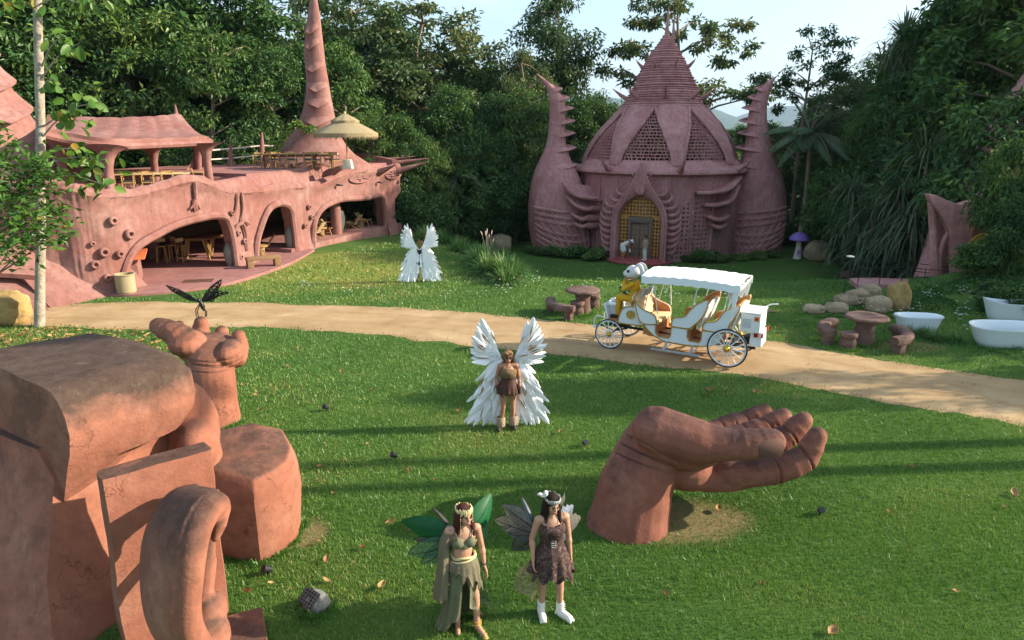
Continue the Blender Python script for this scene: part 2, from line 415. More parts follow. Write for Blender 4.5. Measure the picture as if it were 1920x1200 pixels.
# sandy track: sheet laid on the lawn
RU = [(-400, 574), (-150, 573), (85, 572), (300, 566), (600, 572), (760, 578), (900, 588), (1050, 603), (1180, 616), (1420, 636), (1600, 667), (1750, 690), (1920, 714), (2250, 762), (2700, 835)]
RL = [(-400, 602), (-150, 606), (85, 611), (250, 620), (450, 613), (700, 628), (880, 649), (1080, 669), (1200, 684), (1400, 705), (1600, 744), (1750, 770), (1920, 797), (2250, 862), (2700, 970)]
ru = catmull([gnd(*p) for p in RU], 14); rl = catmull([gnd(*p) for p in RL], 14)
nr = len(ru); NV = 14
V = []; 
for i in range(nr):
    a, b = ru[i].copy(), rl[i].copy()
    j1 = mnoise.noise(Vector((i * .9, 3, 0))) * .10 + mnoise.noise(Vector((i * .21, 9, 0))) * .22; j2 = mnoise.noise(Vector((i * .9, 7, 0))) * .14 + mnoise.noise(Vector((i * .23, 5, 0))) * .25
    a.y += j1; b.y += j2
    for k in range(NV + 1):
        p = a.lerp(b, k / NV); e = min(k, NV - k) / NV
        V.append((p.x, p.y, max(tzf(p.x, p.y), 0) + .006 + .02 * min(1, e * 6) - .015 * math.sin(PI * k / NV * 3) ** 2 * min(1, e * 6)))
W = NV + 1
F = [(i * W + k, i * W + k + 1, (i + 1) * W + k + 1, (i + 1) * W + k) for i in range(nr - 1) for k in range(NV)]
F = [f[::-1] for f in F]
t = NT('sand'); ra = t.n('ShaderNodeAttribute', attribute_name='tint'); rn = t.math('ADD', ra.outputs['Fac'], t.math('MULTIPLY', t.math('SUBTRACT', t.noise(.9, 4, .6), .5), .16))
rut = t.ramp(rn, [(.0, .55), (.10, .1), (.22, .0), (.30, .75), (.38, .0), (.58, .0), (.66, .75), (.74, .0), (.88, .1), (1.0, .6)])
c = t.ramp(t.noise(.7, 6, .6, dist=.4), [(.3, (.33, .215, .11)), (.55, (.44, .30, .16)), (.78, (.54, .39, .23))])
c = t.mix(t.ramp(t.noise(1.2, 5, .65, stretch=(.5, 3.0, 1)), [(.5, 0), (.72, .55)]), c, (.33, .205, .11))
c = t.mix(t.math('MULTIPLY', rut, t.ramp(t.noise(1.6, 5, .7), [(.38, .1), (.62, .85)])), c, (.27, .165, .085))
c = t.mix(t.ramp(t.noise(45, 3, .7), [(.60, 0), (.72, .6)]), c, (.17, .12, .08))
t.bsdf(c, .95, 0, t.bump(t.math('ADD', t.noise(8, 6, .7), t.noise(60, 2)), .45, .03), .1)
M['sand'] = t.m
road = link('road', np_mesh('road', V, F, [k / NV for i in range(nr) for k in range(NV + 1)], True), 'sand'); tag(road, kind='structure')
RU_XY = np.array([(p.x, p.y) for p in ru]); RL_XY = np.array([(p.x, p.y) for p in rl])
def on_road(x, y, pad=0):
    yu = np.interp(x, RU_XY[:, 0], RU_XY[:, 1]); yl = np.interp(x, RL_XY[:, 0], RL_XY[:, 1])
    return (y < yu + pad) & (y > yl - pad)

# distant wooded hills
hx = np.linspace(-4600, 6600, 201); hv = np.linspace(0, 1, 25)
HX, HV = np.meshgrid(hx, hv)
def ridge(x, s, a): return sum(a / (k + 1) * math.sin(x * s * (k + 1) * 1.37 + k * 2.1) for k in range(4))
def hillmesh(y0, depth, base, amp, seed, name):
    Z = np.zeros_like(HX)
    for i in range(HX.shape[1]):
        top = base + ridge(HX[0, i] + seed * 371, .0042 * 1500 / y0 if y0 > 1000 else .0042, amp)
        for j in range(HX.shape[0]):
            v = HV[j, i]; Z[j, i] = -20 + (top + 20) * math.sin(min(v * 1.25, 1) * PI / 2) + (22 if y0 > 1000 else 9) * mnoise.noise(Vector((HX[j, i] * (.004 if y0 > 1000 else .012), v * 9, seed))) + 5 * mnoise.noise(Vector((HX[j, i] * .04, v * 22, seed)))
    Yv = y0 + HV * depth
    ii = np.arange(HX.size).reshape(HX.shape)
    FF = np.stack([ii[:-1, :-1], ii[:-1, 1:], ii[1:, 1:], ii[1:, :-1]], -1).reshape(-1, 4)
    o = link(name, np_mesh(name, np.stack([HX, Yv, Z], -1), FF, smooth=True), 'hill'); tag(o, kind='structure')
t = NT('hill_forest'); t.bsdf(t.ramp(t.noise(.05, 8, .75), [(.3, (.018, .04, .014)), (.6, (.045, .085, .025)), (.8, (.07, .11, .035))]), .95, 0, t.bump(t.noise(.09, 6, .8), 1, 8), 0.05)
M['hill'] = t.m
hillmesh(4700, 2400, 262, 70, 1.0, 'hills')
hillmesh(420, 330, 3, 6, 4.0, 'hills')
# ---------------------------------------------------------------- temple
def cells(mb, fn, nu, nv, pred, inset=.28, depth=.15, through=False):
    """fn(u,v)->(point, outward normal); cells for which pred holds get a sunk square hole"""
    for j in range(nv):
        for i in range(nu):
            u0, u1, v0, v1 = i / nu, (i + 1) / nu, j / nv, (j + 1) / nv
            hole = pred((u0 + u1) / 2, (v0 + v1) / 2)
            if hole is None: continue
            o = [fn(u, v)[0] for u, v in ((u0, v0), (u1, v0), (u1, v1), (u0, v1))]
            if not hole: mb.add(o, [(0, 1, 2, 3)]); continue
            jx, jy = random.uniform(-.06, .06), random.uniform(-.06, .06)
            du, dv = (u1 - u0), (v1 - v0)
            q = [(u0 + du * (inset + jx), v0 + dv * (inset + jy)), (u1 - du * (inset - jx), v0 + dv * (inset + jy)), (u1 - du * (inset - jx), v1 - dv * (inset - jy)), (u0 + du * (inset + jx), v1 - dv * (inset - jy))]
            m = [fn(*k) for k in q]
            a = [p for p, n in m]; b = [p - n * depth for p, n in m]
            fs = [(k, (k + 1) % 4, 4 + (k + 1) % 4, 4 + k) for k in range(4)] + [(4 + k, 4 + (k + 1) % 4, 8 + (k + 1) % 4, 8 + k) for k in range(4)] + ([] if through else [(8, 9, 10, 11)])
            mb.add(o + a + b, fs)

TC = Vector((11.2, 53.0, 0)); TB = -2.85
temple = thing('temple', 'rose clay dome temple with ribbed cone roof and two tall curved horns', 'temple', (TC.x, TC.y, TB))
PHI = R(-112)
def pol(r, a, z): return Vector((TC.x + r * math.cos(a), TC.y + r * math.sin(a), z))
DR = 5.95
# drum wall with small square perforations
mb = MB()
NU, NVr = 126, 20
def drum_fn(u, v):
    a = PHI - PI + u * 2 * PI; z = TB - .15 + v * 6.15
    r = DR + .10 * math.sin(v * PI) + .03 * mnoise.noise(Vector((math.cos(a) * 5, math.sin(a) * 5, z)))
    return pol(r, a, z), Vector((math.cos(a), math.sin(a), 0))
def drum_pred(u, v):
    rel = abs((u - .5) * 360); z = TB + v * 6.15
    return (19 < rel < 47 and z < 1.4 - (.35 if rel < 27 else 0) and z > -2.45) and (int(v * NVr) % 9 != 4 or rel > 30)
cells(mb, drum_fn, NU, NVr, drum_pred, .29, .3)
obj('drum_wall', mb, 'temple', temple, True, angle=50)
# pilaster strips framing the perforated zones
for rel in (17.5, 33, 48.5):
    for s in (-1, 1):
        mb = MB(); a = PHI + s * R(rel)
        mb.tube([pol(DR + .03, a, TB + .0), pol(DR + .14, a, TB + 2.2), pol(DR + .13, a, TB + 4.6), pol(DR + .03, a, TB + 5.7)], [.16, .13, .11, .05], 8, flat=.8); obj('pilaster', mb, 'temple', temple, True)
# eaves
mb = MB(); wob = lambda a, z: 1 + .008 * math.sin(8 * a) + .006 * math.sin(19 * a + z)
mb.lathe([(5.6, 3.0), (6.25, 3.02), (6.42, 3.12), (6.40, 3.26), (6.15, 3.42), (5.85, 3.65), (5.72, 3.82), (5.58, 3.86), (5.5, 4.0), (4.9, 3.95)], 96, (TC.x, TC.y, 0), False, wob)
obj('eaves', mb, 'temple', temple, True, angle=60)
# dome: eight broad ribs with sunk lattice panels between them
RZ = [(3.8, 5.62), (4.3, 5.45), (4.8, 5.22), (5.3, 4.95), (5.8, 4.6), (6.3, 4.2), (6.75, 3.78), (7.2, 3.36), (7.75, 2.85)]
rz_z = [a for a, b in RZ]; rz_r = [b for a, b in RZ]
def dome_r(z): return float(np.interp(z, rz_z, rz_r))
def half(z):
    t = np.clip((z - 3.9) / (7.65 - 3.9), 0, 1); return R(18.5) * (1 - t ** 1.55)
for k in range(8):
    ac = PHI + R(45) * k + R(22.5)
    mb = MB()
    def fn(u, v):
        z = 3.7 + v * 4.1; w = R(22.5) - half(z); a = ac + (u * 2 - 1) * w
        return pol(dome_r(z) + .16 * (1 - abs(u * 2 - 1) ** 4) + .06 + .10 * (1 - v), a, z)
    mb.sheet(fn, 10, 22, .3); rib = obj('dome_rib', mb, 'temple', temple, True, angle=60)
    for s in (-1, 1):
        mb = MB(); P = []
        for i in range(24):
            z = 3.75 + 3.95 * i / 23; a = ac + s * (R(22.5) - half(z)); P.append(pol(dome_r(z) + .12, a, z))
        mb.tube(P, [.10 + .02 * math.sin(i * 1.3) for i in range(24)], 8); obj('rib_edge', mb, 'temple', rib, True)
    mb = MB(); a = ac
    mb.tube([pol(6.05, a, 3.3), pol(6.5, a, 3.45), pol(6.95, a, 3.75), pol(7.35, a, 4.25)], [.26, .20, .12, .015], 10); obj('eave_spike', mb, 'temple', temple, True)
for k in range(8):
    ac = PHI + R(45) * k
    seen = k in (0, 1, 7, 2, 6)
    nrow = 16
    mbs = MB()
    for r_ in range(nrow):
        z0 = 3.98 + r_ * (3.42 / nrow); zc = z0 + .05
        h = half(zc) - R(.2)
        if h < R(.8): continue
        mb = MB(); rr = dome_r(zc) - .16; nseg = max(3, int(h / R(2.4)))
        for s_ in range(nseg):
            a0 = ac - h + 2 * h * s_ / nseg; a1 = ac - h + 2 * h * (s_ + 1) / nseg
            dz = .012 * mnoise.noise(Vector((a0 * 40, z0 * 3, k)))
            w0 = .04
            vs_ = [pol(rr + .12, a0, z0 + dz - w0), pol(rr + .12, a1, z0 + dz - w0), pol(rr + .12, a1, z0 + dz + w0), pol(rr + .12, a0, z0 + dz + w0),
                   pol(rr - .12, a0, z0 + dz - w0), pol(rr - .12, a1, z0 + dz - w0), pol(rr - .12, a1, z0 + dz + w0), pol(rr - .12, a0, z0 + dz + w0)]
            mb.add(vs_, [(0, 1, 2, 3), (7, 6, 5, 4), (3, 2, 6, 7), (1, 0, 4, 5), (0, 3, 7, 4), (2, 1, 5, 6)])
        if seen: obj('brick_course', mb, 'temple', temple, True, smooth=False)
        else: mbs.add(mb.v, mb.f)
        a = ac - h + R(random.uniform(.6, 1.6))
        while a < ac + h - R(.5):
            wd = R(random.uniform(.5, .9)); zz = z0 + 3.42 / nrow / 2
            mbs.box(pol(rr, a + wd / 2, zz), (.22, rr * wd, .13), a); a += wd + R(random.choice([1.5, 2.3, 3.0]))
    o = obj('brick', mbs, 'temple', temple, True, smooth=False); tag(o, kind='stuff')
# ringed cone
prof = []
CZ = [(7.62, 2.95), (8.26, 2.62), (9.0, 2.28), (9.94, 1.86), (10.68, 1.46), (11.4, 1.02), (12.1, .52), (12.5, .28)]
z = 7.62; i = 0
while z < 12.45:
    r = float(np.interp(z, [a for a, b in CZ], [b for a, b in CZ])); st = .165 + .05 * math.sin(i * 2.3)
    b = .05 + .025 * math.sin(i * 1.7)
    prof += [(r - .03, z), (r + b, z + st * .30), (r + b * .9, z + st * .62), (r - .05, z + st * .92)]; z += st; i += 1
prof += [(.2, 12.5), (.12, 12.75), (.02, 12.9)]
mb = MB(); mb.lathe(prof, 72, (TC.x, TC.y, 0), True, lambda a, z: 1 + .012 * math.sin(3 * a + z * 2.2) + .010 * math.sin(7 * a - z * 3.1) + .008 * math.sin(13 * a + z * 9))
obj('cone_roof', mb, 'temple', temple, True, angle=70)
mb = MB(); mb.lathe([(2.7, 7.5), (3.12, 7.56), (3.14, 7.72), (2.9, 7.8)], 64, (TC.x, TC.y, 0), False, wob); obj('cone_band', mb, 'temple', temple, True)
for k in range(8):
    a = PHI + R(45) * k + R(12)
    mb = MB(); mb.tube([pol(2.5, a, 8.15), pol(3.1, a, 8.5), pol(3.75, a, 9.0)], [.19, .14, .02], 9); obj('roof_spike', mb, 'temple', temple, True)
    a += R(20)
    mb = MB(); mb.tube([pol(1.5, a, 10.3), pol(1.9, a, 10.55), pol(2.3, a, 10.95)], [.13, .095, .015], 8); obj('roof_spike', mb, 'temple', temple, True)
mb = MB(); mb.tube([(TC.x, TC.y, 12.4), (TC.x - .02, TC.y, 13.2), (TC.x + .01, TC.y, 14.0), (TC.x + .03, TC.y, 14.6)], [.2, .12, .07, .01], 9); obj('spire', mb, 'temple', temple, True)
mb = MB(); mb.tube([(TC.x + .45, TC.y + .3, 11.6), (TC.x + .52, TC.y + .3, 12.7), (TC.x + .5, TC.y + .3, 13.4), (TC.x + .52, TC.y + .3, 14.1)], [.18, .11, .07, .01], 9); obj('spire', mb, 'temple', temple, True)
# horns
HL = [(470, 1055, 55), (440, 1052, 58), (420, 1050, 59), (384, 1047, 57), (360, 1045, 53), (330, 1042, 43), (306, 1041, 32), (288, 1042, 24), (270, 1043, 18.5), (240, 1044.5, 15.5), (204, 1045, 15), (185, 1042, 13.5), (170, 1036, 10.5), (158, 1027, 7.5), (147, 1016, 4.2), (138, 1006, .8)]
HR = [(474, 1409, 50), (440, 1413, 53), (415, 1416, 54.5), (390, 1418, 54), (360, 1420, 51), (330, 1421, 44), (297, 1422, 31), (270, 1421, 23), (240, 1420, 18.5), (210, 1421, 16), (190, 1425, 14), (178, 1430, 12), (165, 1436, 9.5), (155, 1443, 6.5), (147, 1451, 3), (142, 1457, .6)]
def horn(H, Y, side):
    C = [at(px, row, Y) for row, px, w in H]; Rr = [w * (Y * CT - (c.z - 5.8) * ST) / FPX for (row, px, w), c in zip(H, C)]
    C[0].z = TB - .3
    zs = [c.z for c in C]; xs = [c.x for c in C]
    path = catmull(C, 5); n = len(path)
    rad = np.interp(np.linspace(0, len(C) - 1, n), range(len(C)), Rr)
    mb = MB(); rings = []
    for p, r in zip(path, rad):
        rings.append([p + Vector((math.cos(2 * PI * k / 40) * r, math.sin(2 * PI * k / 40) * r, 0)) * (1 + .012 * math.sin(5 * k * 2 * PI / 40 + p.z)) for k in range(40)])
    mb.loft(rings); body = obj('horn', mb, 'temple', temple, True, angle=80)
    pz = [p.z for p in path]; pxx = [p.x for p in path]
    def surf(a, z, off=0):
        r = float(np.interp(z, pz, rad)) + off; x = float(np.interp(z, pz, pxx)); return Vector((x + r * math.cos(a), Y + r * math.sin(a), z))
    # hooked fins on the inner side
    for i, row in enumerate([168, 185, 205, 229, 252, 279, 310]):
        z = at(1050, row, Y).z; s = side; e = .50 + .25 * min(1, i / 3)
        if i == 6: e = .25
        r0 = 0
        fo = e * .95
        def fin_fn(u, v):
            a = R(-90) + s * R(2 + 118 * u); o = fo * ((u / .72) ** 1.6 if u < .72 else max(0, 1 - (u - .72) / .28) ** .7); zz = z - .22 + .58 * u ** 1.6 * (1 - v) + .10 * u * v + (.10 + .24 * math.sin(PI * min(1, u * 1.1))) * v
            q = surf(a, zz, .025 + o * (1 - v) ** 1.5); return q if s > 0 else q
        mb = MB(); mb.sheet(fin_fn, 18, 5, .05 * s); obj('fin', mb, 'temple', body, True, angle=60)
    # raised net of ribs near the foot
    mid = R(-92) + side * R(2)
    for i in range(7):
        mb = MB(); P = []
        for k in range(13):
            u = k / 12 * 2 - 1; a = mid + R(52) * u
            z = TB + .62 + i * .44 + .50 * (u * -side) * (1.2 - i * .12) * .9 - .35 * (1 - u * u) * (i < 4)
            P.append(surf(a, max(z, TB + .1), .05))
        mb.tube(P, .12, 6); obj('net_rib', mb, 'temple', body, True)
    for i in range(7):
        mb = MB(); P = []
        for k in range(11):
            v = k / 10; a = mid + R(-50 + i * 16.5) * (.55 + .45 * v) + side * R(26) * (1 - v)
            P.append(surf(a, TB + .15 + v * 3.2, .055))
        mb.tube(P, [.13 * (1 - .5 * k / 10) for k in range(11)], 6); obj('net_rib', mb, 'temple', body, True)
horn(HL, 51.3, 1); horn(HR, 51.3, -1)
# shelf fins between drum and horns
SH = [[(1055, 343), (1073, 362), (1095, 369), (1119, 372)], [(1062, 368), (1080, 385), (1100, 391), (1113, 388)], [(1073, 402), (1089, 409), (1104, 405)], [(1077, 419), (1090, 423), (1101, 420)],
      [(1389, 333), (1366, 353), (1336, 360), (1307, 362)], [(1386, 348), (1370, 373), (1346, 383), (1321, 385)], [(1366, 405), (1346, 411), (1329, 407)], [(1361, 421), (1346, 425), (1336, 422)]]
for q in SH:
    E = catmull([at(px, py, min(53 - math.sqrt(max(0, 37 - (((px - 960) / FPX * 48.5) - 11.2) ** 2)), 49.6) - .75) for px, py in q], 6); n = len(E)
    mb = MB()
    def fn(u, v):
        i = u * (n - 1); a = E[int(i)].lerp(E[min(int(i) + 1, n - 1)], i - int(i)); bow = .55 * math.sin(PI * u)
        return a + Vector((0, -bow * (1 - v), 0)) + (Vector((TC.x - a.x, TC.y - a.y, 0)).normalized() * 2.6 + Vector((0, 0, -.3))) * v
    mb.sheet(fn, 14, 4, .16); sh = obj('shelf_fin', mb, 'temple', temple, True, angle=60)
    mb = MB(); mb.tube([fn(i / 14, 0) for i in range(15)], .13, 8); obj('shelf_edge', mb, 'temple', sh, True)
# portal
Dv = Vector((math.cos(PHI), math.sin(PHI), 0)); Ev = Vector((-math.sin(PHI), math.cos(PHI), 0))
def por(e, r, z): return Vector((TC.x, TC.y, z)) + Dv * r + Ev * e
OUT = [(-2.85, 1.86), (-1.6, 1.86), (-.4, 1.86), (.25, 1.82), (.8, 1.68), (1.3, 1.42), (1.8, 1.05), (2.3, .70), (2.8, .44), (3.3, .22), (3.9, .0)]
INN = [(-2.85, 1.44), (-1.6, 1.46), (-.4, 1.46), (.15, 1.42), (.6, 1.30), (1.0, 1.08), (1.3, .85), (1.5, .62), (1.62, .42), (1.70, .2), (1.73, .0)]
o_ = catmull([(-w, 0, z) for z, w in OUT] + [(w, 0, z) for z, w in OUT[::-1][1:]], 4)
i_ = catmull([(-w, 0, z) for z, w in INN] + [(w, 0, z) for z, w in INN[::-1][1:]], 4)
mb = MB(); rings = []
for a, b in zip(o_, i_):
    m = (a + b) / 2
    rings.append([por(a.x, 5.5, a.z), por(a.x, 6.75, a.z), por(a.x * .75 + b.x * .25, 6.9, a.z * .75 + b.z * .25), por(a.x * .25 + b.x * .75, 6.82, a.z * .25 + b.z * .75), por(b.x, 6.65, b.z), por(b.x, 5.5, b.z)])
mb.loft(rings); obj('portal_arch', mb, 'temple', temple, True, angle=35)
mb = MB(); mb.tube([por(a.x, 6.78, a.z) for a in o_], [.09] * len(o_), 7); obj('arch_edge', mb, 'temple', temple, True)
mb = MB(); m_ = Matrix((Ev, Vector((0, 0, 1)), Dv)).transposed()
mb.add([por(.34 * math.cos(k * PI / 12), r, 2.22 + .34 * math.sin(k * PI / 12)) for r in (6.7, 6.97) for k in range(24)], [tuple(range(24, 48))] + [(k, (k + 1) % 24, 24 + (k + 1) % 24, 24 + k) for k in range(24)])
mb.tube([por(.40 * math.cos(k * PI / 10), 6.88, 2.22 + .40 * math.sin(k * PI / 10)) for k in range(21)], .05, 6); obj('medallion', mb, 'temple', temple, True)
# wooden lattice screen round the door
iz = [z for z, w in INN]; iw = [w for z, w in INN]
mb = MB()
def lat_fn(u, v): return por(-1.5 + 3.0 * u, 6.22, TB + 4.65 * v), Dv
def lat_pred(u, v):
    e, z = abs(-1.5 + 3 * u), TB + 4.65 * v
    if e > np.interp(z, iz, iw) + .12: return None
    if e < .78 and z < .12: return None
    return not (.12 < z < .36 and e > .7)
cells(mb, lat_fn, 13, 19, lat_pred, .16, .14, True); obj('lattice_screen', mb, 'wood_gold', temple, True, smooth=False)
mb = MB(); mb.add([por(-1.6, 6.0, TB), por(1.6, 6.0, TB), por(1.6, 6.0, 1.9), por(-1.6, 6.0, 1.9)], [(0, 1, 2, 3)]); obj('screen_back', mb, 'wood_old', temple, True, smooth=False)
RM = Matrix((Ev, Dv, Vector((0, 0, 1)))).transposed()
mb = MB()
for e in (-.72, .72): mb.box(por(e, 6.28, TB + 1.48), (.17, .26, 2.9), RM)
mb.box(por(0, 6.30, .10), (1.75, .3, .26), RM); mb.box(por(0, 6.32, -.09), (1.35, .2, .12), RM)
fr = obj('door_frame', mb, 'wood_grey', temple, True, bevel=.02)
for s in (-1, 1):
    mb = MB(); mb.box(por(s * .32, 6.2, TB + 1.35), (.62, .09, 2.5), RM); dl = obj('door_leaf', mb, 'wood_grey', temple, True, bevel=.01)
    for r_ in range(7):
        for c_ in (-.15, .15):
            mb = MB(); mb.box(por(s * .32 + c_, 6.265, TB + .35 + r_ * .33), (.2, .05, .21), RM, .8); obj('door_panel', mb, 'wood_old', dl, True, bevel=.012)
# curved barbs beside the portal
oz = [z for z, w in OUT]; ow = [w for z, w in OUT]
for s in (-1, 1):
    for i in range(10):
        z = -2.1 + i * .43; w = float(np.interp(z, oz, ow)); L = (.78 + .3 * math.sin(PI * i / 9))
        mb = MB(); P = [por(s * (w - .1), 6.35, z), por(s * (w + L * .42), 6.42, z - .03), por(s * (w + L * .8), 6.5, z + .2), por(s * (w + L * .98 - .03 * i), 6.5, z + .62)]
        mb.tube(catmull(P, 4), np.interp(np.linspace(0, 3, 13), [0, 1, 2, 3], [.10, .15, .11, .015]), 8, flat=1.0); obj('barb', mb, 'temple', temple, True)
    for i in range(5):
        z = 2.3 + i * .2; w = float(np.interp(z, oz, ow)); mb = MB(); mb.tube([por(s * w, 6.6, z), por(s * (w + .28), 6.65, z + .22)], [.06, .03], 6); obj('barb', mb, 'temple', temple, True)
mb = MB()
for r_, h in ((2.35, .14), (1.95, .28)):
    prf = [por(r_ * math.cos(k * PI / 20) * 1.0, 6.1 + r_ * .8 * math.sin(k * PI / 20), TB + .02) for k in range(21)]
    mb.prism(prf, (0, 0, h))
obj('step', mb, 'temple_red', temple, True, bevel=.02)
# ---------------------------------------------------------------- cafe building
cafe = thing('cafe_building', 'pink clay two-storey cafe with wide arches and spiked prow', 'building', (-13, 31, 0))
P1 = on(455, 500); P2 = on(570, 470); P3 = on(725, 440)
e3 = (P3 - P2).normalized()
PATH = catmull([(-19.6, 23.9, 0), (-17.4, 24.0, 0), (-15.9, 24.3, 0), (-14.9, 24.9, 0), (-13.8, 27.0, 0), (P1.x, P1.y, 0), (P2.x, P2.y, 0), (P3.x, P3.y, 0), (P3.x + e3.x * 1.6 + .2, P3.y + e3.y * 1.6, 0)], 40)
for p in PATH: p.z = 0
NP = len(PATH)
TAN = [(PATH[min(i + 1, NP - 1)] - PATH[max(i - 1, 0)]).normalized() for i in range(NP)]
NRM = [Vector((t.y, -t.x, 0)) for t in TAN]
def fac(px, row):
    best = None
    for i in range(0, NP):
        p = PATH[i]; w = at(px, row, p.y)
        e = abs(w.x - p.x)
        if best is None or e < best[0]: best = (e, i, w.z)
    return best[1], best[2]
def fp(i, z, off=0.0):
    i = max(0, min(NP - 1, i)); k = min(int(i), NP - 2); f = i - k; p = PATH[k].lerp(PATH[k + 1], f) + NRM[k].lerp(NRM[k + 1], f) * off; return Vector((p.x, p.y, z))
def trace(pts):
    q = [list(fac(*p)) for p in pts]
    for k in range(1, len(q)): q[k][0] = max(q[k][0], q[k - 1][0] + .35)
    return [a for a, b in q], [b for a, b in q]
A1 = [(225, 556), (228, 535), (233, 505), (243, 480), (262, 458), (290, 440), (330, 421), (370, 409), (405, 404), (420, 408), (430, 425), (436, 455), (440, 503)]
A2 = [(479, 493), (481, 455), (487, 425), (498, 398), (512, 385), (530, 381), (541, 390), (547, 415), (549, 474)]
A3 = [(586, 468), (588, 425), (595, 402), (608, 387), (625, 378), (645, 373), (681, 371), (712, 367), (717, 385), (719, 443)]
A4 = [(740, 440), (741, 372), (748, 363), (760, 360)]
TOP = [(60, 352), (140, 356), (185, 371), (205, 371), (250, 366), (300, 352), (335, 342), (360, 339), (385, 345), (410, 357), (430, 361), (470, 357), (560, 352), (600, 350), (625, 336), (650, 326), (700, 320), (735, 318), (762, 312)]
TR = [trace(a) for a in (A1, A2, A3, A4)]
ts, tzp = trace(TOP)
def zlow(i):
    for (xs, zs) in TR:
        if xs[0] <= i <= xs[-1]: return float(np.interp(i, xs, zs))
    if i > TR[3][0][0]: return TR[3][1][-1]
    p = PATH[int(i)]; return tzf(p.x, p.y) - .3
def ztop(i): return float(np.interp(i, ts, tzp)) + .05 * math.sin(i * .11)
mb = MB(); NRW = 12; TH = .5
COLS = sorted(set([float(i) for i in range(NP)] + [x for xs, zs in TR for x in xs]))
NC = len(COLS)
for i in COLS:
    lo, hi = zlow(i), ztop(i)
    lo = min(lo, hi - .15)
    col = []
    for k in range(NRW + 1):
        z = lo + (hi - lo) * k / NRW
        off = .22 * max(0, 1 - z / 1.2) ** 2 + .12 * math.exp(-((z - hi) / .25) ** 2) + .10 * mnoise.noise(Vector((i * .05, z * .7, 2))) + .035 * mnoise.noise(Vector((i * .21, z * 2.5, 6)))
        col.append(fp(i, z, off))
    for k in range(NRW, -1, -1):
        z = lo + (hi - lo) * k / NRW; col.append(fp(i, z, -TH))
    mb.v.extend([tuple(p) for p in col])
W = 2 * (NRW + 1)
for i in range(NC - 1):
    for k in range(W): mb.f.append((i * W + k, (i + 1) * W + k, (i + 1) * W + (k + 1) % W, i * W + (k + 1) % W))
mb.f.append(tuple(range(W))); mb.f.append(tuple(range((NC - 1) * W, NC * W))[::-1])
obj('facade_wall', mb, 'cafe', cafe, True, angle=60)
for (xs, zs) in TR[:3]:
    P = [fp(x, z, .06) for x, z in zip(xs, zs)]
    mb = MB(); mb.tube(catmull(P, 5), .16, 8); obj('arch_lip', mb, 'cafe', cafe, True)
mb = MB(); mb.tube([fp(i, ztop(i) + .02, -.12) for i in range(0, NP, 4)], [.24 + .03 * math.sin(i) for i in range(0, NP, 4)], 8); obj('parapet_lip', mb, 'cafe', cafe, True)
# ledge wall set back above the arches
U = [(385, 349), (410, 343), (440, 338), (500, 328), (560, 319), (610, 313), (650, 312)]
us, uz = trace(U)
mb = MB()
rings = []
for i in range(int(us[0]), int(us[-1]) + 1, 4):
    z = float(np.interp(i, us, uz)); lo = ztop(i) - .5
    rings.append([fp(i, lo, -.3), fp(i, lo, -.35) + Vector((0, 0, .3)), fp(i, max(z - .12, lo + .35), -.55), fp(i, max(z, lo + .4), -.65), fp(i, max(z, lo + .4), -.9), fp(i, lo, -.95)])
mb.loft(rings); obj('ledge_wall', mb, 'cafe', cafe, True, angle=60)
# floors
iF0, iP3 = int(TR[0][0][0]), int(TR[2][0][-1])
def slab(i0, i1, off, depth, z0, z1, name, mat, step=6, dd=(-.9, .42)):
    mb = MB(); o = []
    for i in range(i0, i1 + 1, step): o.append(fp(i, z0, off))
    d = Vector((dd[0], dd[1], 0)).normalized()
    back = [p + d * depth for p in (o[-1], o[0])]
    mb.prism(o + back, (0, 0, z1 - z0)); return obj(name, mb, mat, cafe, True, angle=30)
i400 = fac(430, 400)[0]; i500 = fac(500, 400)[0]
slab(20, i500, -.35, 10.5, 2.95, 3.38, 'terrace_floor', 'cafe_floor')
slab(i400 + 20, NP - 1, -.65, 9.5, 3.1, 4.0, 'deck_floor', 'cafe_floor')
mb = MB()
edge = [on(*p) for p in [(150, 552), (222, 557), (280, 554), (345, 548), (430, 535), (500, 514), (550, 494), (590, 471)]]
edge = catmull(edge, 6); o = []
for p in edge: o.append(Vector((p.x, p.y, .09)))
for q in [fp(int(TR[1][0][-1]) + 20, .09, -9), fp(20, .09, -9)]: o.append(q)
mb.prism(o, (0, 0, -.4)); fl = obj('ground_floor', mb, 'cafe_floor', cafe, True, angle=30)
i3a, i3b = int(TR[2][0][0]) - 12, NP - 1
mb = MB(); o = []
for i in range(i3a, i3b, 5): o.append(fp(i, .27, .12))
o += [fp(i3b, .27, -8), fp(i3a, .27, -8)]
mb.prism(o, (0, 0, -1.0)); obj('plinth', mb, 'cafe', cafe, True, bevel=.05)
mb = MB(); q = on(372, 531); mb.box((q.x, q.y, .098), (1.15, .6, .012), R(12)); obj('floor_hatch', mb, 'terra', cafe, True)
# back wall of the ground floor, dark timber colour stands in for the interior's shade
mb = MB()
bw = [fp(i, 0, -8.8) for i in range(30, NP, 20)]
for a, b in zip(bw, bw[1:]):
    d = (b - a); mb.box((a + b) / 2 + Vector((0, 0, 1.55)), (d.length + .1, .2, 3.1), math.atan2(d.y, d.x))
obj('back_wall', mb, 'wood_old', cafe, True)
mb = MB(); a = fp(30, 1.5, -.6); b = fp(30, 1.5, -8.8); d = b - a; mb.box((a + b) / 2, (d.length, .2, 3.0), math.atan2(d.y, d.x)); obj('side_wall', mb, 'wood_old', cafe, True)
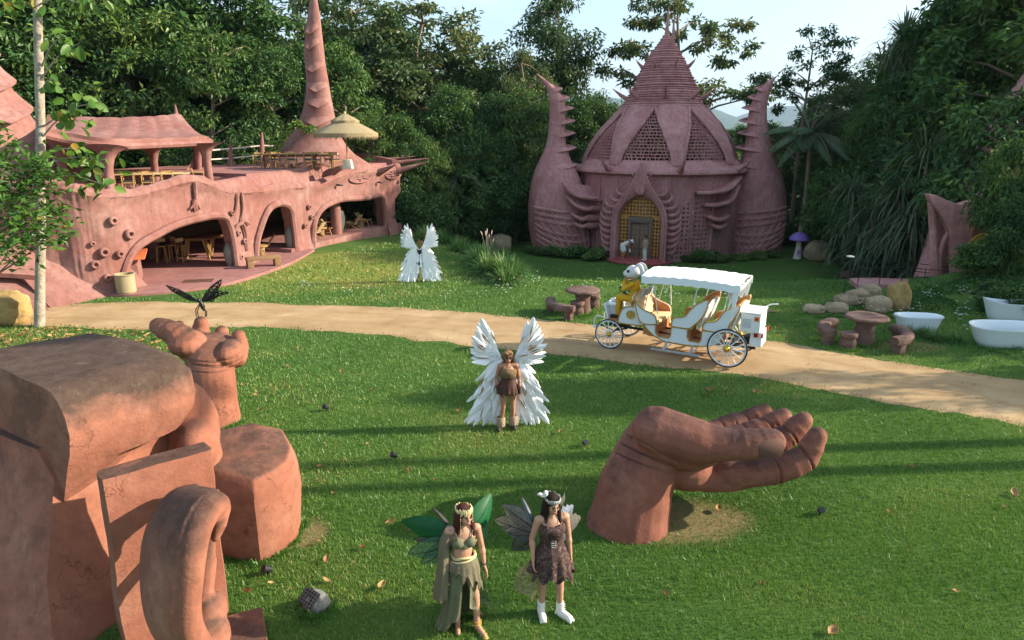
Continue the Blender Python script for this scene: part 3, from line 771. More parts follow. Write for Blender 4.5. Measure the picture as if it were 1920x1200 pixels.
# column under the deck and tapered rear pier
c0 = on(650, 452); 
mb = MB(); pz = .7; c0 = fp(fac(650, 420)[0], 0, -.75); mb.lathe([(.32, .2), (.30, 1.6), (.29, 2.6), (.36, 3.0), (.6, 3.4)], 18, (c0.x, c0.y, 0)); obj('column', mb, 'cafe', cafe, True)
c0 = fp(fac(690, 420)[0], 0, -3.2); mb = MB(); mb.lathe([(.35, .2), (.3, 1.6), (.34, 2.6), (.6, 3.1), (.9, 3.3)], 14, (c0.x, c0.y, 0)); obj('column', mb, 'cafe', cafe, True)
c0 = fp(fac(430, 420)[0], 0, -5.0); mb = MB(); mb.lathe([(.3, 0), (.28, 2.4), (.5, 3.0)], 14, (c0.x, c0.y, 0)); obj('column', mb, 'cafe', cafe, True)
# ring bosses
def ring(px, py, r, parent=cafe, name='ring_boss'):
    i, z = fac(px, py); c = fp(i, z, .12 + .1 * mnoise.noise(Vector((i * .05, z * .7, 2)))); n = NRM[i]; t_ = TAN[i]; rr = r * .022
    mb = MB(); prof = [(1.15, -.35), (1.1, .1), (.85, .42), (.55, .38), (.42, .1), (.42, -.3), (0.02, -.32)]
    rings = [[c + n * (h * rr) + (t_ * math.cos(k * PI / 8) + Vector((0, 0, 1)) * math.sin(k * PI / 8)) * (q * rr) for k in range(16)] for q, h in prof]
    mb.loft(rings); obj(name, mb, 'cafe', parent, True, angle=70)
for q in [(210, 414, 7), (240, 439, 8), (175, 457, 4), (195, 473, 7.5), (221, 476, 6), (179, 496, 6.5), (200, 520, 6)]: ring(*q)
for q in [(431, 399, 4.5), (446, 437, 5), (456, 452, 5), (450, 482, 5), (577, 388, 5.5), (579, 407, 5.5), (571, 423, 5.5)]: ring(*q)
def vine(pts, r, name='root_ridge', off=.1):
    P = [];
    for px, py in pts:
        i, z = fac(px, py); P.append(fp(i, z, off + .1 * mnoise.noise(Vector((i * .05, z * .7, 2)))))
    P = catmull(P, 4); mb = MB(); mb.tube(P, np.linspace(r, r * .45, len(P)), 7); obj(name, mb, 'cafe', cafe, True)
vine([(363, 341), (364, 360), (365, 392)], .12)
for dx in (-9, -4, 2, 7): vine([(364, 375), (364 + dx * .6, 384), (364 + dx, 396 - abs(dx) * .5)], .09)
vine([(440, 362), (443, 378), (438, 398), (428, 410)], .1); vine([(450, 360), (451, 385), (449, 415)], .08)
vine([(449, 418), (456, 414), (464, 421)], .08); vine([(449, 418), (441, 424), (437, 434)], .09); vine([(452, 420), (458, 440), (462, 470)], .07)
# prow spikes and oval openings of the parapet
for a, b, r, Y0 in [((628, 326), (649, 309), .26, -.1), ((707, 326), (742, 309), .24, .1), ((742, 322), (801, 304), .22, .2), ((762, 308), (806, 297), .19, -.5), ((745, 303), (779, 293), .16, -1.4)]:
    i, z = fac(*a); s_ = fp(i, z, Y0 - .2); e_ = at(b[0], b[1], s_.y - .35 if b[0] < 745 else s_.y + .2)
    mb = MB(); mb.tube([s_ - (e_ - s_) * .25, s_, s_.lerp(e_, .5), e_], [r * 1.05, r, r * .62, .025], 10); obj('prow_spike', mb, 'cafe', cafe, True)
def oval(pxc, pyc, w, h, webs):
    i, z = fac(pxc, pyc); c = fp(i, z, .10); t_ = TAN[i]; k_ = Vector((0, 0, 1)); n = NRM[i]
    sc = 1.0 / max(.25, abs((TAN[i]).x) + .15)
    mb = MB(); P = [c + t_ * (w * math.cos(a * PI / 14)) + k_ * (h * math.sin(a * PI / 14)) for a in range(29)]; mb.tube(P, .055, 7)
    fr = obj('oval_rim', mb, 'cafe', cafe, True)
    mb = MB(); mb.add([p + n * -.04 for p in P[:-1]], [tuple(range(28))]); obj('oval_recess', mb, 'cafe_floor', fr, True)
    mb = MB(); mb.tube([c + t_ * (.28 * w * math.cos(a * PI / 8)) + k_ * (.4 * h * math.sin(a * PI / 8)) for a in range(17)], .03, 6)
    for a in range(webs):
        an = 2 * PI * (a + .5) / webs; mb.tube([c + t_ * (.28 * w * math.cos(an)) + k_ * (.4 * h * math.sin(an)) + n * .02, c + t_ * (w * math.cos(an)) + k_ * (h * math.sin(an)) + n * .02], .028, 6)
    obj('oval_web', mb, 'cafe', fr, True)
oval(671, 332, 1.15, .30, 6); oval(735, 327, .85, .26, 8)
for px, py in [(627, 347), (704, 342), (749, 337)]:
    i, z = fac(px, py); c = fp(i, z, .1); mb = MB(); mb.tube([c, c + NRM[i] * .18 + Vector((0, 0, .02))], .05, 8); mb.tube([c + NRM[i] * .18, c + NRM[i] * .26 + TAN[i] * .16], .055, 8); obj('flood_light', mb, 'black', cafe, True)
# rear parapet of the prow with big openings
mb = MB(); iE = NP - 1
Q = [fp(iE, 4.2, -.2), fp(iE, 4.4, -1.6), fp(iE - 12, 4.55, -4.0), fp(iE - 40, 4.5, -6.5)]
Q = catmull(Q, 5); mb.loft([[p + Vector((0, 0, -1.6)), p, p + Vector((-.25, -.1, 0)), p + Vector((-.25, -.1, -1.6))] for p in Q]); obj('prow_parapet', mb, 'cafe', cafe, True)
# wavy wall and steps between terrace and deck
S0 = at(345, 340, 33.0)
for k, (xa, xb, row) in enumerate([(342, 402, 340), (350, 431, 331), (357, 440, 323)]):
    a, b = at(xa, row, 32.2 + k * .7), at(xb, row, 32.0 + k * .7); mb = MB()
    m = (a + b) / 2; L = (b - a).length
    mb.add([], []); pr = [m + Vector((L / 2 * math.cos(t_) if abs(math.cos(t_)) < .99 else L / 2 * math.copysign(1, math.cos(t_)), .45 * math.sin(t_), 0)) for t_ in np.linspace(0, 2 * PI, 20, endpoint=False)]
    mb.prism(pr, (0, 0, -.22)); obj('step', mb, 'cafe_floor', cafe, True, bevel=.04)
mb = MB(); w = [(331, 350, 35.2), (333, 345, 35.2), (342, 328, 35.3), (352, 314, 35.5), (360, 300, 35.7), (366, 288, 35.8), (372, 284, 36), (372, 330, 36)]
w = [at(a, b, c) for a, b, c in w]; mb.prism(w, (-.1, .35, 0)); obj('wing_wall', mb, 'cafe', cafe, True, bevel=.06)

# railing behind the deck
rail = thing('deck_railing', 'pale twin-rope railing with tapered pink posts behind the cafe deck', 'railing', at(432, 309, 41))
for px, r0, r1, Y in [(384, 258, 322, 38.5), (432, 268, 310, 40.5), (491, 248, 300, 42), (563, 262, 300, 42.5)]:
    a, b = at(px, r1 + 12, Y), at(px, r0, Y); mb = MB(); mb.tube([a, a.lerp(b, .3), a.lerp(b, .7), b], [.30, .20, .13, .05], 10); obj('post', mb, 'cafe', rail, True)
for r0, r1, r2 in [(283, 278, 273), (300, 296, 290)]:
    mb = MB(); P = [at(380, r0, 38.5), at(432, r1 + 1, 40.5), at(460, (r1 + r2) / 2 + 1, 41.2), at(491, r2, 42), at(563, r2 + 2, 42.5)]; mb.tube(P, .045, 6); obj('rail', mb, 'rope', rail, True)

# spires with hanging scales
def flap(mb, cfn, rfn, az, haz, ztip, rise, out):
    def fn(u, v):
        w = u * 2 - 1; a = az + haz * w; zl = ztip + rise * abs(w) ** .85; zz = zl + (rise * .55 + .25) * v * (1 - abs(w) * .6)
        r = rfn(zz) + .02 + out * (1 - v) ** 1.6 * (1 - abs(w) ** 1.5); c = cfn(zz)
        return Vector((c[0] + r * math.cos(a), c[1] + r * math.sin(a), zz))
    mb.sheet(fn, 14, 5, .05)
SPY = 41.0
SP = [(310, 588, 105), (300, 587, 92), (290, 585, 78), (275, 586, 63), (255, 591, 46), (235, 595, 36.5), (210, 597, 29), (180, 597, 23), (150, 595, 20.5), (120, 591, 19), (100, 589, 18.5), (60, 588, 15), (30, 588.5, 11.5), (0, 588, 7), (-25, 588, 1.5)]
C_ = [at(px, row, SPY) for row, px, w in SP]; r_ = [w * (SPY * CT - (c.z - 5.8) * ST) / FPX for (row, px, w), c in zip(SP, C_)]
spire = thing('cafe_spire', 'tall pink clay spire with hanging pointed scales behind the deck table', 'spire', (C_[0].x, SPY, 3.9))
sz = [c.z for c in C_]; sx = [c.x for c in C_]
spc = lambda z: (float(np.interp(z, sz, sx)), SPY); spr = lambda z: float(np.interp(z, sz, r_))
mb = MB(); rings = []
for z in np.concatenate([np.linspace(3.7, 6, 14), np.linspace(6.2, sz[-1], 40)]):
    c = spc(z); r = spr(z); rings.append([Vector((c[0] + r * math.cos(k * PI / 16) * (1 + .02 * math.sin(3 * k + z)), c[1] + r * .8 * math.sin(k * PI / 16), z)) for k in range(32)])
mb.loft(rings); obj('spire_body', mb, 'cafe', spire, True, angle=80)
for row, az, ha in [(58, -97, 62), (87, -98, 62), (131, -92, 66), (169, -84, 66), (199, -78, 66), (235, -78, 50)]:
    mb = MB(); z = at(590, row, SPY - spr(6)).z
    flap(mb, spc, lambda zz: spr(zz) * .93, R(az), R(ha), z - .08, .42, .24); obj('scale', mb, 'cafe', spire, True, angle=50)
TWC = (-22.5, 29.0)
TW = [(-.4, 9.4), (0, 9.0), (.5, 8.45), (1.2, 7.75), (2.0, 7.05), (2.6, 6.6), (3.2, 5.9), (3.76, 4.75), (4.4, 3.85), (5.16, 3.2), (6.2, 2.55), (7.0, 2.2), (7.8, 1.9), (9.15, 1.42), (9.85, 1.2), (11.5, .75), (13, .4), (14.5, .05)]
twr = lambda z: float(np.interp(z, [a for a, b in TW], [b for a, b in TW])); twc = lambda z: TWC
tower = thing('corner_tower', 'pink clay tower with drooping scale tips at left end of the cafe', 'tower', (TWC[0], TWC[1], 0))
mb = MB(); mb.lathe([(twr(z), z) for z in np.linspace(3.0, 14.5, 46)], 48, (TWC[0], TWC[1], 0), True, lambda a, z: 1 + .02 * math.sin(5 * a + z)); obj('tower_body', mb, 'cafe', tower, True, angle=80)
mb = MB()
def skirt(u, v):
    a = R(-112 + 92 * u); d = math.degrees(a); zl = float(np.interp(d, [-112, -58, -52, -46, -42, -20], [2.3, 2.25, 1.75, .9, -.4, -.4])); z = zl + (3.5 - zl) * v
    r = twr(max(z, -.4)) + .05 + .18 * mnoise.noise(Vector((u * 6, v * 3, 4))); return Vector((TWC[0] + r * math.cos(a), TWC[1] + r * math.sin(a), z))
mb.sheet(skirt, 46, 22, .35); obj('tower_skirt', mb, 'cafe', tower, True, angle=70)
for k, (zl, out) in enumerate([(1.6, .8), (.5, .9)]):
    mb = MB()
    def fn(u, v):
        a = R(-100 + 56 * u); z = zl + .9 * v + 1.1 * u * (1 - u) - .55 * u; r = twr(z) + out * (1 - v) + .1 - .5; return Vector((TWC[0] + r * math.cos(a), TWC[1] + r * math.sin(a), z))
    mb.sheet(fn, 20, 6, .18); obj('tower_petal', mb, 'cafe', tower, True)
for row, az, rise in [(60, -28, .7), (118, -26, .8), (174, -24, .95), (231, -22, 1.1)]:
    z = at(45, row, 28).z; mb = MB(); flap(mb, twc, twr, R(az), R(80), z, rise, .55); obj('scale', mb, 'cafe', tower, True, angle=50)
for row, az in [(88, -75), (140, -80), (200, -84)]:
    z = at(10, row, 27).z; mb = MB(); flap(mb, twc, twr, R(az - 20), R(60), z, .8, .3); obj('scale', mb, 'cafe', tower, True, angle=50)

# roofed pavilion on the terrace
pav = thing('terrace_pavilion', 'pink clay pavilion roof on columns above the cafe terrace', 'pavilion', at(293, 345, 33))
EV = [at(70, 246, 26.0), at(120, 258, 26.6), at(205, 270, 27.2), at(300, 268, 29.4), at(391, 264, 31.6)]
RD = [at(92, 222, 31.5), at(140, 227, 31.8), at(228, 228, 32.5), at(290, 225, 33.4), at(338, 221, 34.4)]
ev = catmull(EV, 8); rd = catmull(RD, 8); nn = len(ev)
def rf(u, v):
    i = u * (nn - 1); a = ev[int(i)].lerp(ev[min(int(i) + 1, nn - 1)], i - int(i)); b = rd[int(i)].lerp(rd[min(int(i) + 1, nn - 1)], i - int(i))
    p = a.lerp(b, v); p.z += .03 * abs(math.sin(u * PI * 8)) - .25 * math.sin(v * PI) + .02 * mnoise.noise(p * 2); return p
mb = MB(); mb.sheet(lambda u, v: rf(1 - u, v), 64, 10, .18); obj('roof', mb, 'cafe', pav, True, angle=60)
mb = MB(); mb.sheet(lambda u, v: (lambda p: p + (Vector((-1.5, 5.0, -1.0)) * v))(rf(u, 1.0)), 40, 6, .16); obj('roof', mb, 'cafe', pav, True, angle=60)
mb = MB(); mb.tube([p + Vector((0, 0, -.08)) for p in ev], .15, 8); obj('eave_lip', mb, 'cafe', pav, True)
for k in range(1, 9):
    u = k / 8.5; mb = MB(); mb.tube([rf(u, v) + Vector((0, 0, .03)) for v in np.linspace(.02, .95, 9)], .06, 6); obj('roof_ridge', mb, 'cafe', pav, True)
a = at(332, 224, 34.4); mb = MB(); mb.tube([a, a + Vector((0, 0, .3)), a + Vector((0, 0, .7))], [.28, .09, .02], 8); obj('finial', mb, 'cafe', pav, True)
for (bx, br, by), (tx, tr, ty), s in [((207, 373, 26.9), (200, 276, 27.3), 1), ((394, 345, 31.6), (384, 268, 31.6), -1), ((293, 347, 34), (285, 270, 33.6), -1), ((371, 325, 36), (371, 262, 35.6), -1), ((120, 375, 28.5), (112, 262, 28.6), 1)]:
    a, b = at(bx, br, by), at(tx, tr, ty); a.z -= .2
    mb = MB(); mb.tube([a, a.lerp(b, .3), a.lerp(b, .62), a.lerp(b, .8), a.lerp(b, .92), b], [.20, .17, .17, .24, .40, .75], 12, flat=1.0); obj('column', mb, 'cafe', pav, True)
    mb = MB(); d = Vector((.45, .9, 0)).normalized() * (1.5 if s > 0 else -1.5)
    mb.sheet(lambda u, v: a.lerp(b, .72) + (b + Vector((0, 0, .05)) - a.lerp(b, .72)) * (1 - (1 - u) ** 2 * (1 - v)) + d * (u ** 2) * (1 - v), 8, 4, .16); obj('bracket', mb, 'cafe', pav, True)

# ---------------------------------------------------------------- cafe furniture
def make_chair(label):
    c = thing('dining_chair', label, 'chair', group='wooden dining chairs on the cafe')
    for x in (-.22, .22):
        mb = MB(); mb.tube([(x, -.2, 0), (x * .98, -.2, .44), (x, -.19, .66)], [.018, .024, .02], 7); obj('leg', mb, 'wood', c)
        mb = MB(); mb.tube([(x * .95, .24, 0), (x * .95, .2, .44), (x * .98, .25, .8)], [.018, .024, .018], 7); obj('leg', mb, 'wood', c)
        mb = MB(); mb.box((x, .0, .67), (.045, .44, .03)); obj('armrest', mb, 'wood', c, bevel=.008)
    mb = MB(); mb.box((0, 0, .45), (.46, .44, .05)); obj('seat', mb, 'seat_dark', c, bevel=.015)
    mb = MB(); mb.box((0, -.205, .41), (.42, .025, .05)); mb.box((0, .205, .41), (.42, .025, .05)); obj('rail', mb, 'wood', c)
    mb = MB(); mb.sheet(lambda u, v: (-.23 + .46 * u, .235 + .035 * math.sin(PI * u) + .03 * v, .68 + .15 * v), 6, 2, .022); obj('backrest', mb, 'wood', c); return c
def make_table(label, L, Wd, H, mat='wood_pale', cat='table', trestle=False):
    t_ = thing('dining_table', label, cat); mb = MB(); mb.box((0, 0, H - .03), (L, Wd, .06)); obj('table_top', mb, mat, t_, bevel=.008)
    for sx in (-1, 1):
        for sy in (-1, 1):
            mb = MB(); x = sx * (L / 2 - .3)
            mb.bar((x + (sx * .12 if trestle else 0), sy * (Wd / 2 - .1), 0), (x - (sx * .1 if trestle else 0), sy * (Wd / 2 - .12), H - .06), .075); obj('leg', mb, 'wood_old' if not trestle else 'wood', t_)
    mb = MB(); mb.box((0, 0, H - .12), (L - .6, .08, .08)); obj('stretcher', mb, 'wood_old', t_); return t_
def face(d): return math.atan2(d.y, d.x)
RZ_F = face(TAN[fac(600, 400)[0]])
# upper deck
DZ = 4.0
def deck(px, row, z=DZ): return gnd(px, row, z)
tb = make_table('long dark-topped dining table on the upper deck before the spire', 3.2, .95, .75, 'wood_old'); p0 = at(540, 300, 37.5); tb.location = (p0.x, p0.y, DZ); tb.rotation_euler.z = R(8)
tb2 = make_table('short pale dining table on the deck beside the straw parasol', 1.5, .9, .75); p1 = at(607, 301, 37.8); tb2.location = (p1.x, p1.y, DZ); tb2.rotation_euler.z = R(8)
proto = make_chair('leftmost wooden chair at the long table on the upper deck')
spots = []
for k in range(4): spots.append((p0 + Vector((-1.35 + k * .85, -.68 + (k * .12), 0)), R(8), 'near side of the long deck table, ' + ['leftmost', 'second from left', 'third from left', 'rightmost'][k] + ' wooden chair'))
for k in range(3): spots.append((p0 + Vector((-1.1 + k * .95, .72 + k * .12, 0)), R(188), 'far side of the long deck table, ' + ['leftmost', 'middle', 'rightmost'][k] + ' wooden chair'))
spots.append((p1 + Vector((.75, -.55, 0)), R(35), 'wooden armchair at the short deck table nearest the parasol base')); spots.append((p1 + Vector((-.2, -.72, 0)), R(10), 'wooden chair on near side of the short deck table')); spots.append((p1 + Vector((.1, .75, 0)), R(185), 'wooden chair on far side of the short deck table'))
# terrace below the pavilion
TT = at(272, 338, 30.2); TT.z = 3.38
tb3 = make_table('long pale dining table with splayed legs under the pavilion', 3.6, .95, .76, 'wood_pale', trestle=True); tb3.location = TT; tb3.rotation_euler.z = R(20)
ax = Vector((math.cos(R(20)), math.sin(R(20)), 0)); ay = Vector((-ax.y, ax.x, 0))
for k in range(4): spots.append((TT + ax * (-1.3 + k * .75) - ay * .62, R(20), 'near side of the pavilion table, ' + ['leftmost', 'second from left', 'third from left', 'rightmost'][k] + ' wooden chair'))
for k in range(3): spots.append((TT + ax * (-1.0 + k * .9) + ay * .66, R(200), 'far side of the pavilion table, ' + ['leftmost', 'middle', 'rightmost'][k] + ' wooden chair'))
spots.append((TT + ax * 2.15 + ay * .1, R(115), 'tall-backed wooden chair at right end of the pavilion table'))
for k, (p, rz, lb) in enumerate(spots):
    c = proto if k == 0 else dup(proto); c.location = (p.x, p.y, DZ if k < 10 else 3.38); c.rotation_euler = (0, 0, rz); c['label'] = lb
    if k == 17: c.scale = (1, 1, 1.12)
# parasol
pb = at(652, 306, 36.6); pb.z = DZ
par = thing('straw_parasol', 'thatched straw parasol with two-tier canopy on the deck', 'parasol', pb)
mb = MB(); mb.box((0, 0, .24), (.52, .52, .48), None, .72); obj('base', mb, 'plaster', par, bevel=.03)
mb = MB(); mb.tube([(0, 0, .4), (0, 0, 2.75)], .035, 8); obj('pole', mb, 'wood', par)
mb = MB(); n_ = 64; wbs = lambda a, z: 1 + .012 * math.sin(8 * a) + .015 * math.sin(31 * a + z * 9)
mb.lathe([(1.48, 1.62), (1.60, 1.60), (1.62, 1.80), (1.25, 2.02), (.85, 2.22), (.5, 2.40), (.3, 2.45)], n_, wob=wbs, caps=False); mb.lathe([(1.45, 1.66), (1.0, 1.98), (.3, 2.38)], n_, caps=False); obj('canopy', mb, 'thatch', par, angle=60)
mb = MB(); mb.lathe([(.58, 2.28), (.68, 2.30), (.70, 2.42), (.45, 2.58), (.12, 2.74), (.02, 2.78)], 48, wob=lambda a, z: 1 + .05 * math.sin(8 * a), caps=False); obj('canopy_top', mb, 'thatch', par)
mb = MB(); mb.ell((0, 0, 2.8), (.06, .06, .08)); obj('finial', mb, 'wood_pale', par)
mb = MB(); rs = np.random.default_rng(3)
for k in range(520):
    a = rs.uniform(0, 2 * PI); r = 1.6 + rs.normal(0, .02); L = rs.uniform(.10, .26); d = Vector((math.cos(a), math.sin(a), 0)); tn = Vector((-d.y, d.x, 0)) * .012
    p = d * r + Vector((0, 0, 1.68)); q = p + d * rs.uniform(-.02, .05) + Vector((0, 0, -L)) + tn * rs.normal(0, 2)
    mb.add([p - tn, p + tn, q], [(0, 1, 2)])
for k in range(220):
    a = rs.uniform(0, 2 * PI); r = .69; L = rs.uniform(.06, .16); d = Vector((math.cos(a), math.sin(a), 0)); tn = Vector((-d.y, d.x, 0)) * .01
    p = d * r + Vector((0, 0, 2.36)); mb.add([p - tn, p + tn, p + d * .04 + Vector((0, 0, -L))], [(0, 1, 2)])
fr = obj('straw_fringe', mb, 'thatch', par, smooth=False); tag(fr, kind='stuff')

# ground floor
def lounge(label):
    c = thing('lounge_chair', label, 'lounge chair', group='woven lounge chairs on the cafe ground floor')
    for x in (-.3, .3):
        mb = MB(); mb.bar((x, -.38, 0), (x, -.25, .38), .04); mb.bar((x, .42, 0), (x, -.3, .40), .045); obj('leg', mb, 'wood', c)
        mb = MB(); mb.bar((x, .12, .25), (x, .55, .82), .042); obj('back_post', mb, 'wood', c)
    mb = MB(); mb.sheet(lambda u, v: (-.28 + .56 * u, -.36 + .6 * v, .40 - .12 * v), 4, 4, .025); obj('seat', mb, 'rush', c)
    mb = MB(); mb.sheet(lambda u, v: (-.28 + .56 * u, .2 + .34 * v, .34 + .46 * v), 4, 4, .025); obj('backrest', mb, 'rush', c); return c
lc = None
FZ = .09
def inside(px, row, z):
    if z < .2: return gnd(px, row, z)
    return fp(fac(px + 34, row)[0], z, -1.15)
for k, (px, row, z, rz, lb) in enumerate([(481, 482, FZ, 100, 'woven lounge chair just behind the timber bench, back to pier'), (497, 470, FZ, -70, 'dark slung lounge chair with orange side in the second arch'), (617, 452, .27, 75, 'woven lounge chair left of the round column'), (682, 441, .27, 80, 'woven lounge chair beside the large pale jar'),
                                          (592, 462, .27, -100, 'low woven chair at left edge of the third arch'), (660, 448, .27, -95, 'woven chair partly behind the round column')]):
    p = inside(px, row, z); c = lounge(lb) if lc is None else dup(lc)
    lc = lc or c; c.location = (p.x, p.y, z); c.rotation_euler = (0, 0, R(rz)); c['label'] = lb
st0 = None
for px, row, z, lb in [(489, 478, FZ, 'small round wooden table in front of the second arch'), (602, 458, .27, 'round side table left of the round column'), (673, 443, .27, 'round side table right of the round column')]:
    p = inside(px, row, z)
    if st0 is None:
        st0 = thing('side_table', lb, 'side table', group='round side tables'); mb = MB(); mb.lathe([(.22, 0), (.2, .2), (.24, .42)], 18); obj('base', mb, 'wood_old', st0); mb = MB(); mb.lathe([(.36, .42), (.37, .47)], 24); obj('table_top', mb, 'wood', st0); c = st0
    else: c = dup(st0)
    c.location = (p.x, p.y, z); c['label'] = lb
JP = [(.0, 0), (.16, 0), (.2, .1), (.29, .5), (.31, .8), (.24, 1.1), (.13, 1.22), (.15, 1.3)]
JW = [(.0, 0), (.25, 0), (.42, .35), (.52, .8), (.46, 1.1), (.28, 1.32), (.36, 1.42)]
for px, row, z, pr, sc, lb in [(432, 498, FZ, JP, .78, 'slim grey-green jar at foot of the first pier'), (547, 470, FZ, JP, .95, 'tall grey jar inside right side of second arch'), (637, 445, .27, JP, 1.05, 'tall grey jar behind the round column'), (709, 438, .27, JW, .95, 'big round pale jar beside the right-hand pier')]:
    p = inside(px, row, z); j = thing('clay_jar', lb, 'jar', p); mb = MB(); mb.lathe([(a * sc, b * sc) for a, b in pr], 22); b = obj('jar_body', mb, 'jar', j)
    mb = MB(); rr, zz = pr[-1][0] * sc, pr[-1][1] * sc; mb.tube([(rr * math.cos(k * PI / 9), rr * math.sin(k * PI / 9), zz) for k in range(19)], .02, 6); obj('rim', mb, 'jar', j)
    for s in ((-1, 1) if pr is JW else ()):
        mb = MB(); mb.tube(catmull([(s * .30 * sc, 0, 1.3 * sc), (s * .48 * sc, 0, 1.25 * sc), (s * .47 * sc, 0, 1.0 * sc)], 4), .03, 6); obj('handle', mb, 'jar', j)
bp = gnd(495, 500, FZ); bn = thing('timber_bench', 'heavy timber bench on the curved terrace edge', 'bench', (bp.x, bp.y, FZ), R(33))
mb = MB(); mb.box((0, 0, .40), (1.45, .42, .14)); obj('seat', mb, 'wood_old', bn, bevel=.02)
for x in (-.58, .58): mb = MB(); mb.box((x, 0, .165), (.26, .4, .33)); obj('leg', mb, 'wood_old', bn, bevel=.015)
kp = gnd(238, 549, FZ); bk = thing('wicker_basket', 'round wicker basket beside the bar counter', 'basket', (kp.x, kp.y, FZ))
mb = MB(); mb.lathe([(.30, 0), (.33, .05)] + [(.33 + (.008 if k % 2 else 0), .05 + .03 * k) for k in range(21)] + [(.35, .69), (.31, .69), (.30, .1), (.02, .1)], 30, wob=lambda a, z: 1 + .01 * math.sin(26 * a)); obj('basket_body', mb, 'wicker', bk)
mb = MB(); mb.tube([(.335 * math.cos(k * PI / 12), .335 * math.sin(k * PI / 12), .70) for k in range(25)], .025, 7); obj('rim', mb, 'wicker', bk)
cp = at(243, 525, 26.6); ct = thing('bar_counter', 'pink bar counter with orange top inside the first arch', 'counter', (cp.x - .35, cp.y + .2, FZ), R(25))
mb = MB(); mb.box((0, 0, .5), (1.3, 2.0, 1.0), None, .96); obj('counter_body', mb, 'cafe', ct, bevel=.03)
mb = MB(); mb.box((.05, 0, 1.04), (1.75, 2.35, .1)); obj('counter_top', mb, 'orange_top', ct, bevel=.02)
bt = thing('water_bottle', 'clear bottle standing on the orange counter top', 'bottle', (cp.x - .1, cp.y - .4, FZ + 1.09)); mb = MB(); mb.lathe([(.035, 0), (.04, .03), (.04, .17), (.018, .22), (.016, .25)], 12); obj('bottle_body', mb, 'grey_metal', bt); mb = MB(); mb.lathe([(.02, .25), (.02, .28)], 10); obj('cap', mb, 'white_paint', bt)
# high tables and stools in the dark interior
def stool(label):
    c = thing('bar_stool', label, 'stool', group='wooden bar stools in the first arch')
    for sx in (-1, 1):
        for sy in (-1, 1): mb = MB(); mb.bar((sx * .22, sy * .22, 0), (sx * .15, sy * .15, .74), .035); obj('leg', mb, 'wood', c)
    mb = MB(); mb.box((0, 0, .75), (.38, .36, .04)); obj('seat', mb, 'wood', c, bevel=.01)
    mb = MB(); mb.sheet(lambda u, v: (-.2 + .4 * u, .17 + .03 * v, .92 + .16 * v), 4, 2, .02); obj('backrest', mb, 'wood_pale', c)
    mb = MB(); mb.tube([(-.2, -.2, .28), (.2, -.2, .28), (.2, .2, .28), (-.2, .2, .28), (-.2, -.2, .28)], .012, 5); obj('foot_rail', mb, 'metal_dark', c); return c
s0 = None
for px, row, lb, rz in [(305, 492, 'leftmost bar stool in the first arch', 20), (322, 490, 'second bar stool from left in the first arch', -30), (346, 491, 'third bar stool from left, beside the high table', 60), (334, 484, 'bar stool farthest inside the first arch', 150)]:
    p = gnd(px, row, FZ); c = stool(lb) if s0 is None else dup(s0); s0 = s0 or c; c.location = (p.x, p.y, FZ); c.rotation_euler = (0, 0, R(rz)); c['label'] = lb
for px, row, L, lb in [(372, 486, 1.5, 'high wooden trestle table in the first arch'), (420, 480, 1.6, 'high trestle table behind the slim jar')]:
    t_ = make_table(lb, L, .7, 1.02, 'wood_old', trestle=True); p = gnd(px, row, FZ); t_.location = (p.x, p.y, FZ); t_.rotation_euler.z = R(10)
# steps at left of tower
for k, (px, row) in enumerate([(30, 549), (60, 551), (92, 554)]):
    p = gnd(px, row, .15); o = tag(obj('garden_step', MB().box((0, 0, 0), (1.1, .8, .3), R(20 + 10 * k)), 'cafe', bevel=.03), ['pink garden step nearest the golden boulder', 'middle pink garden step at the tower foot', 'pink garden step just left of the shrub stems'][k], 'step', 'pink steps below the tower'); o.location = (p.x, p.y, .12)
# ---------------------------------------------------------------- giant sculptures
def finger(mb, pts, rads, n=14):
    for a, b, ra, rb in zip(pts, pts[1:], rads, rads[1:]):
        mb.cap(a, b, ra, rb, n); a, b = Vector(a), Vector(b); d = b - a; q = d.to_track_quat('Z', 'Y').to_matrix()
        mb.ell((a + b) / 2, ((ra + rb) * .53, (ra + rb) * .53, d.length * .5), q)
def nail(name, c, nrm, up, w, h, parent, mat):
    n = Vector(nrm).normalized(); u = (Vector(up) - n * Vector(up).dot(n)).normalized(); s = u.cross(n); c = Vector(c); mb = MB()
    def fn(a, b):
        x, y = a * 2 - 1, b * 2 - 1; k = 1 - .12 * abs(x) ** 4; return c + u * (w * x * (1 - .1 * y * y)) + s * (h * y * k) + n * (-.35 * h * y * y - .10 * w * x * x)
    mb.sheet(fn, 8, 8, .02); return obj(name, mb, mat, parent, True, angle=70)
def crease(me, C):
    n = len(me.vertices); co = np.empty(n * 3, np.float32); no = np.empty(n * 3, np.float32); me.vertices.foreach_get('co', co); me.vertices.foreach_get('normal', no); co = co.reshape(-1, 3); no = no.reshape(-1, 3)
    for p, ax, rad, w, dep in C:
        p = np.array(p); ax = np.array(Vector(ax).normalized()); d = co - p; s_ = d @ ax + .03 * np.sin(d @ np.array([3.1, 5.3, 4.1])); r = np.linalg.norm(d, axis=1)
        co -= no * (dep * np.exp(-(s_ / w) ** 2) * np.clip((rad - r) / (rad * .3), 0, 1))[:, None]
    nz = np.array([mnoise.noise(Vector(c) * 3.0) for c in co]) * .018; co += no * nz[:, None]
    me.vertices.foreach_set('co', co.ravel()); me.update()
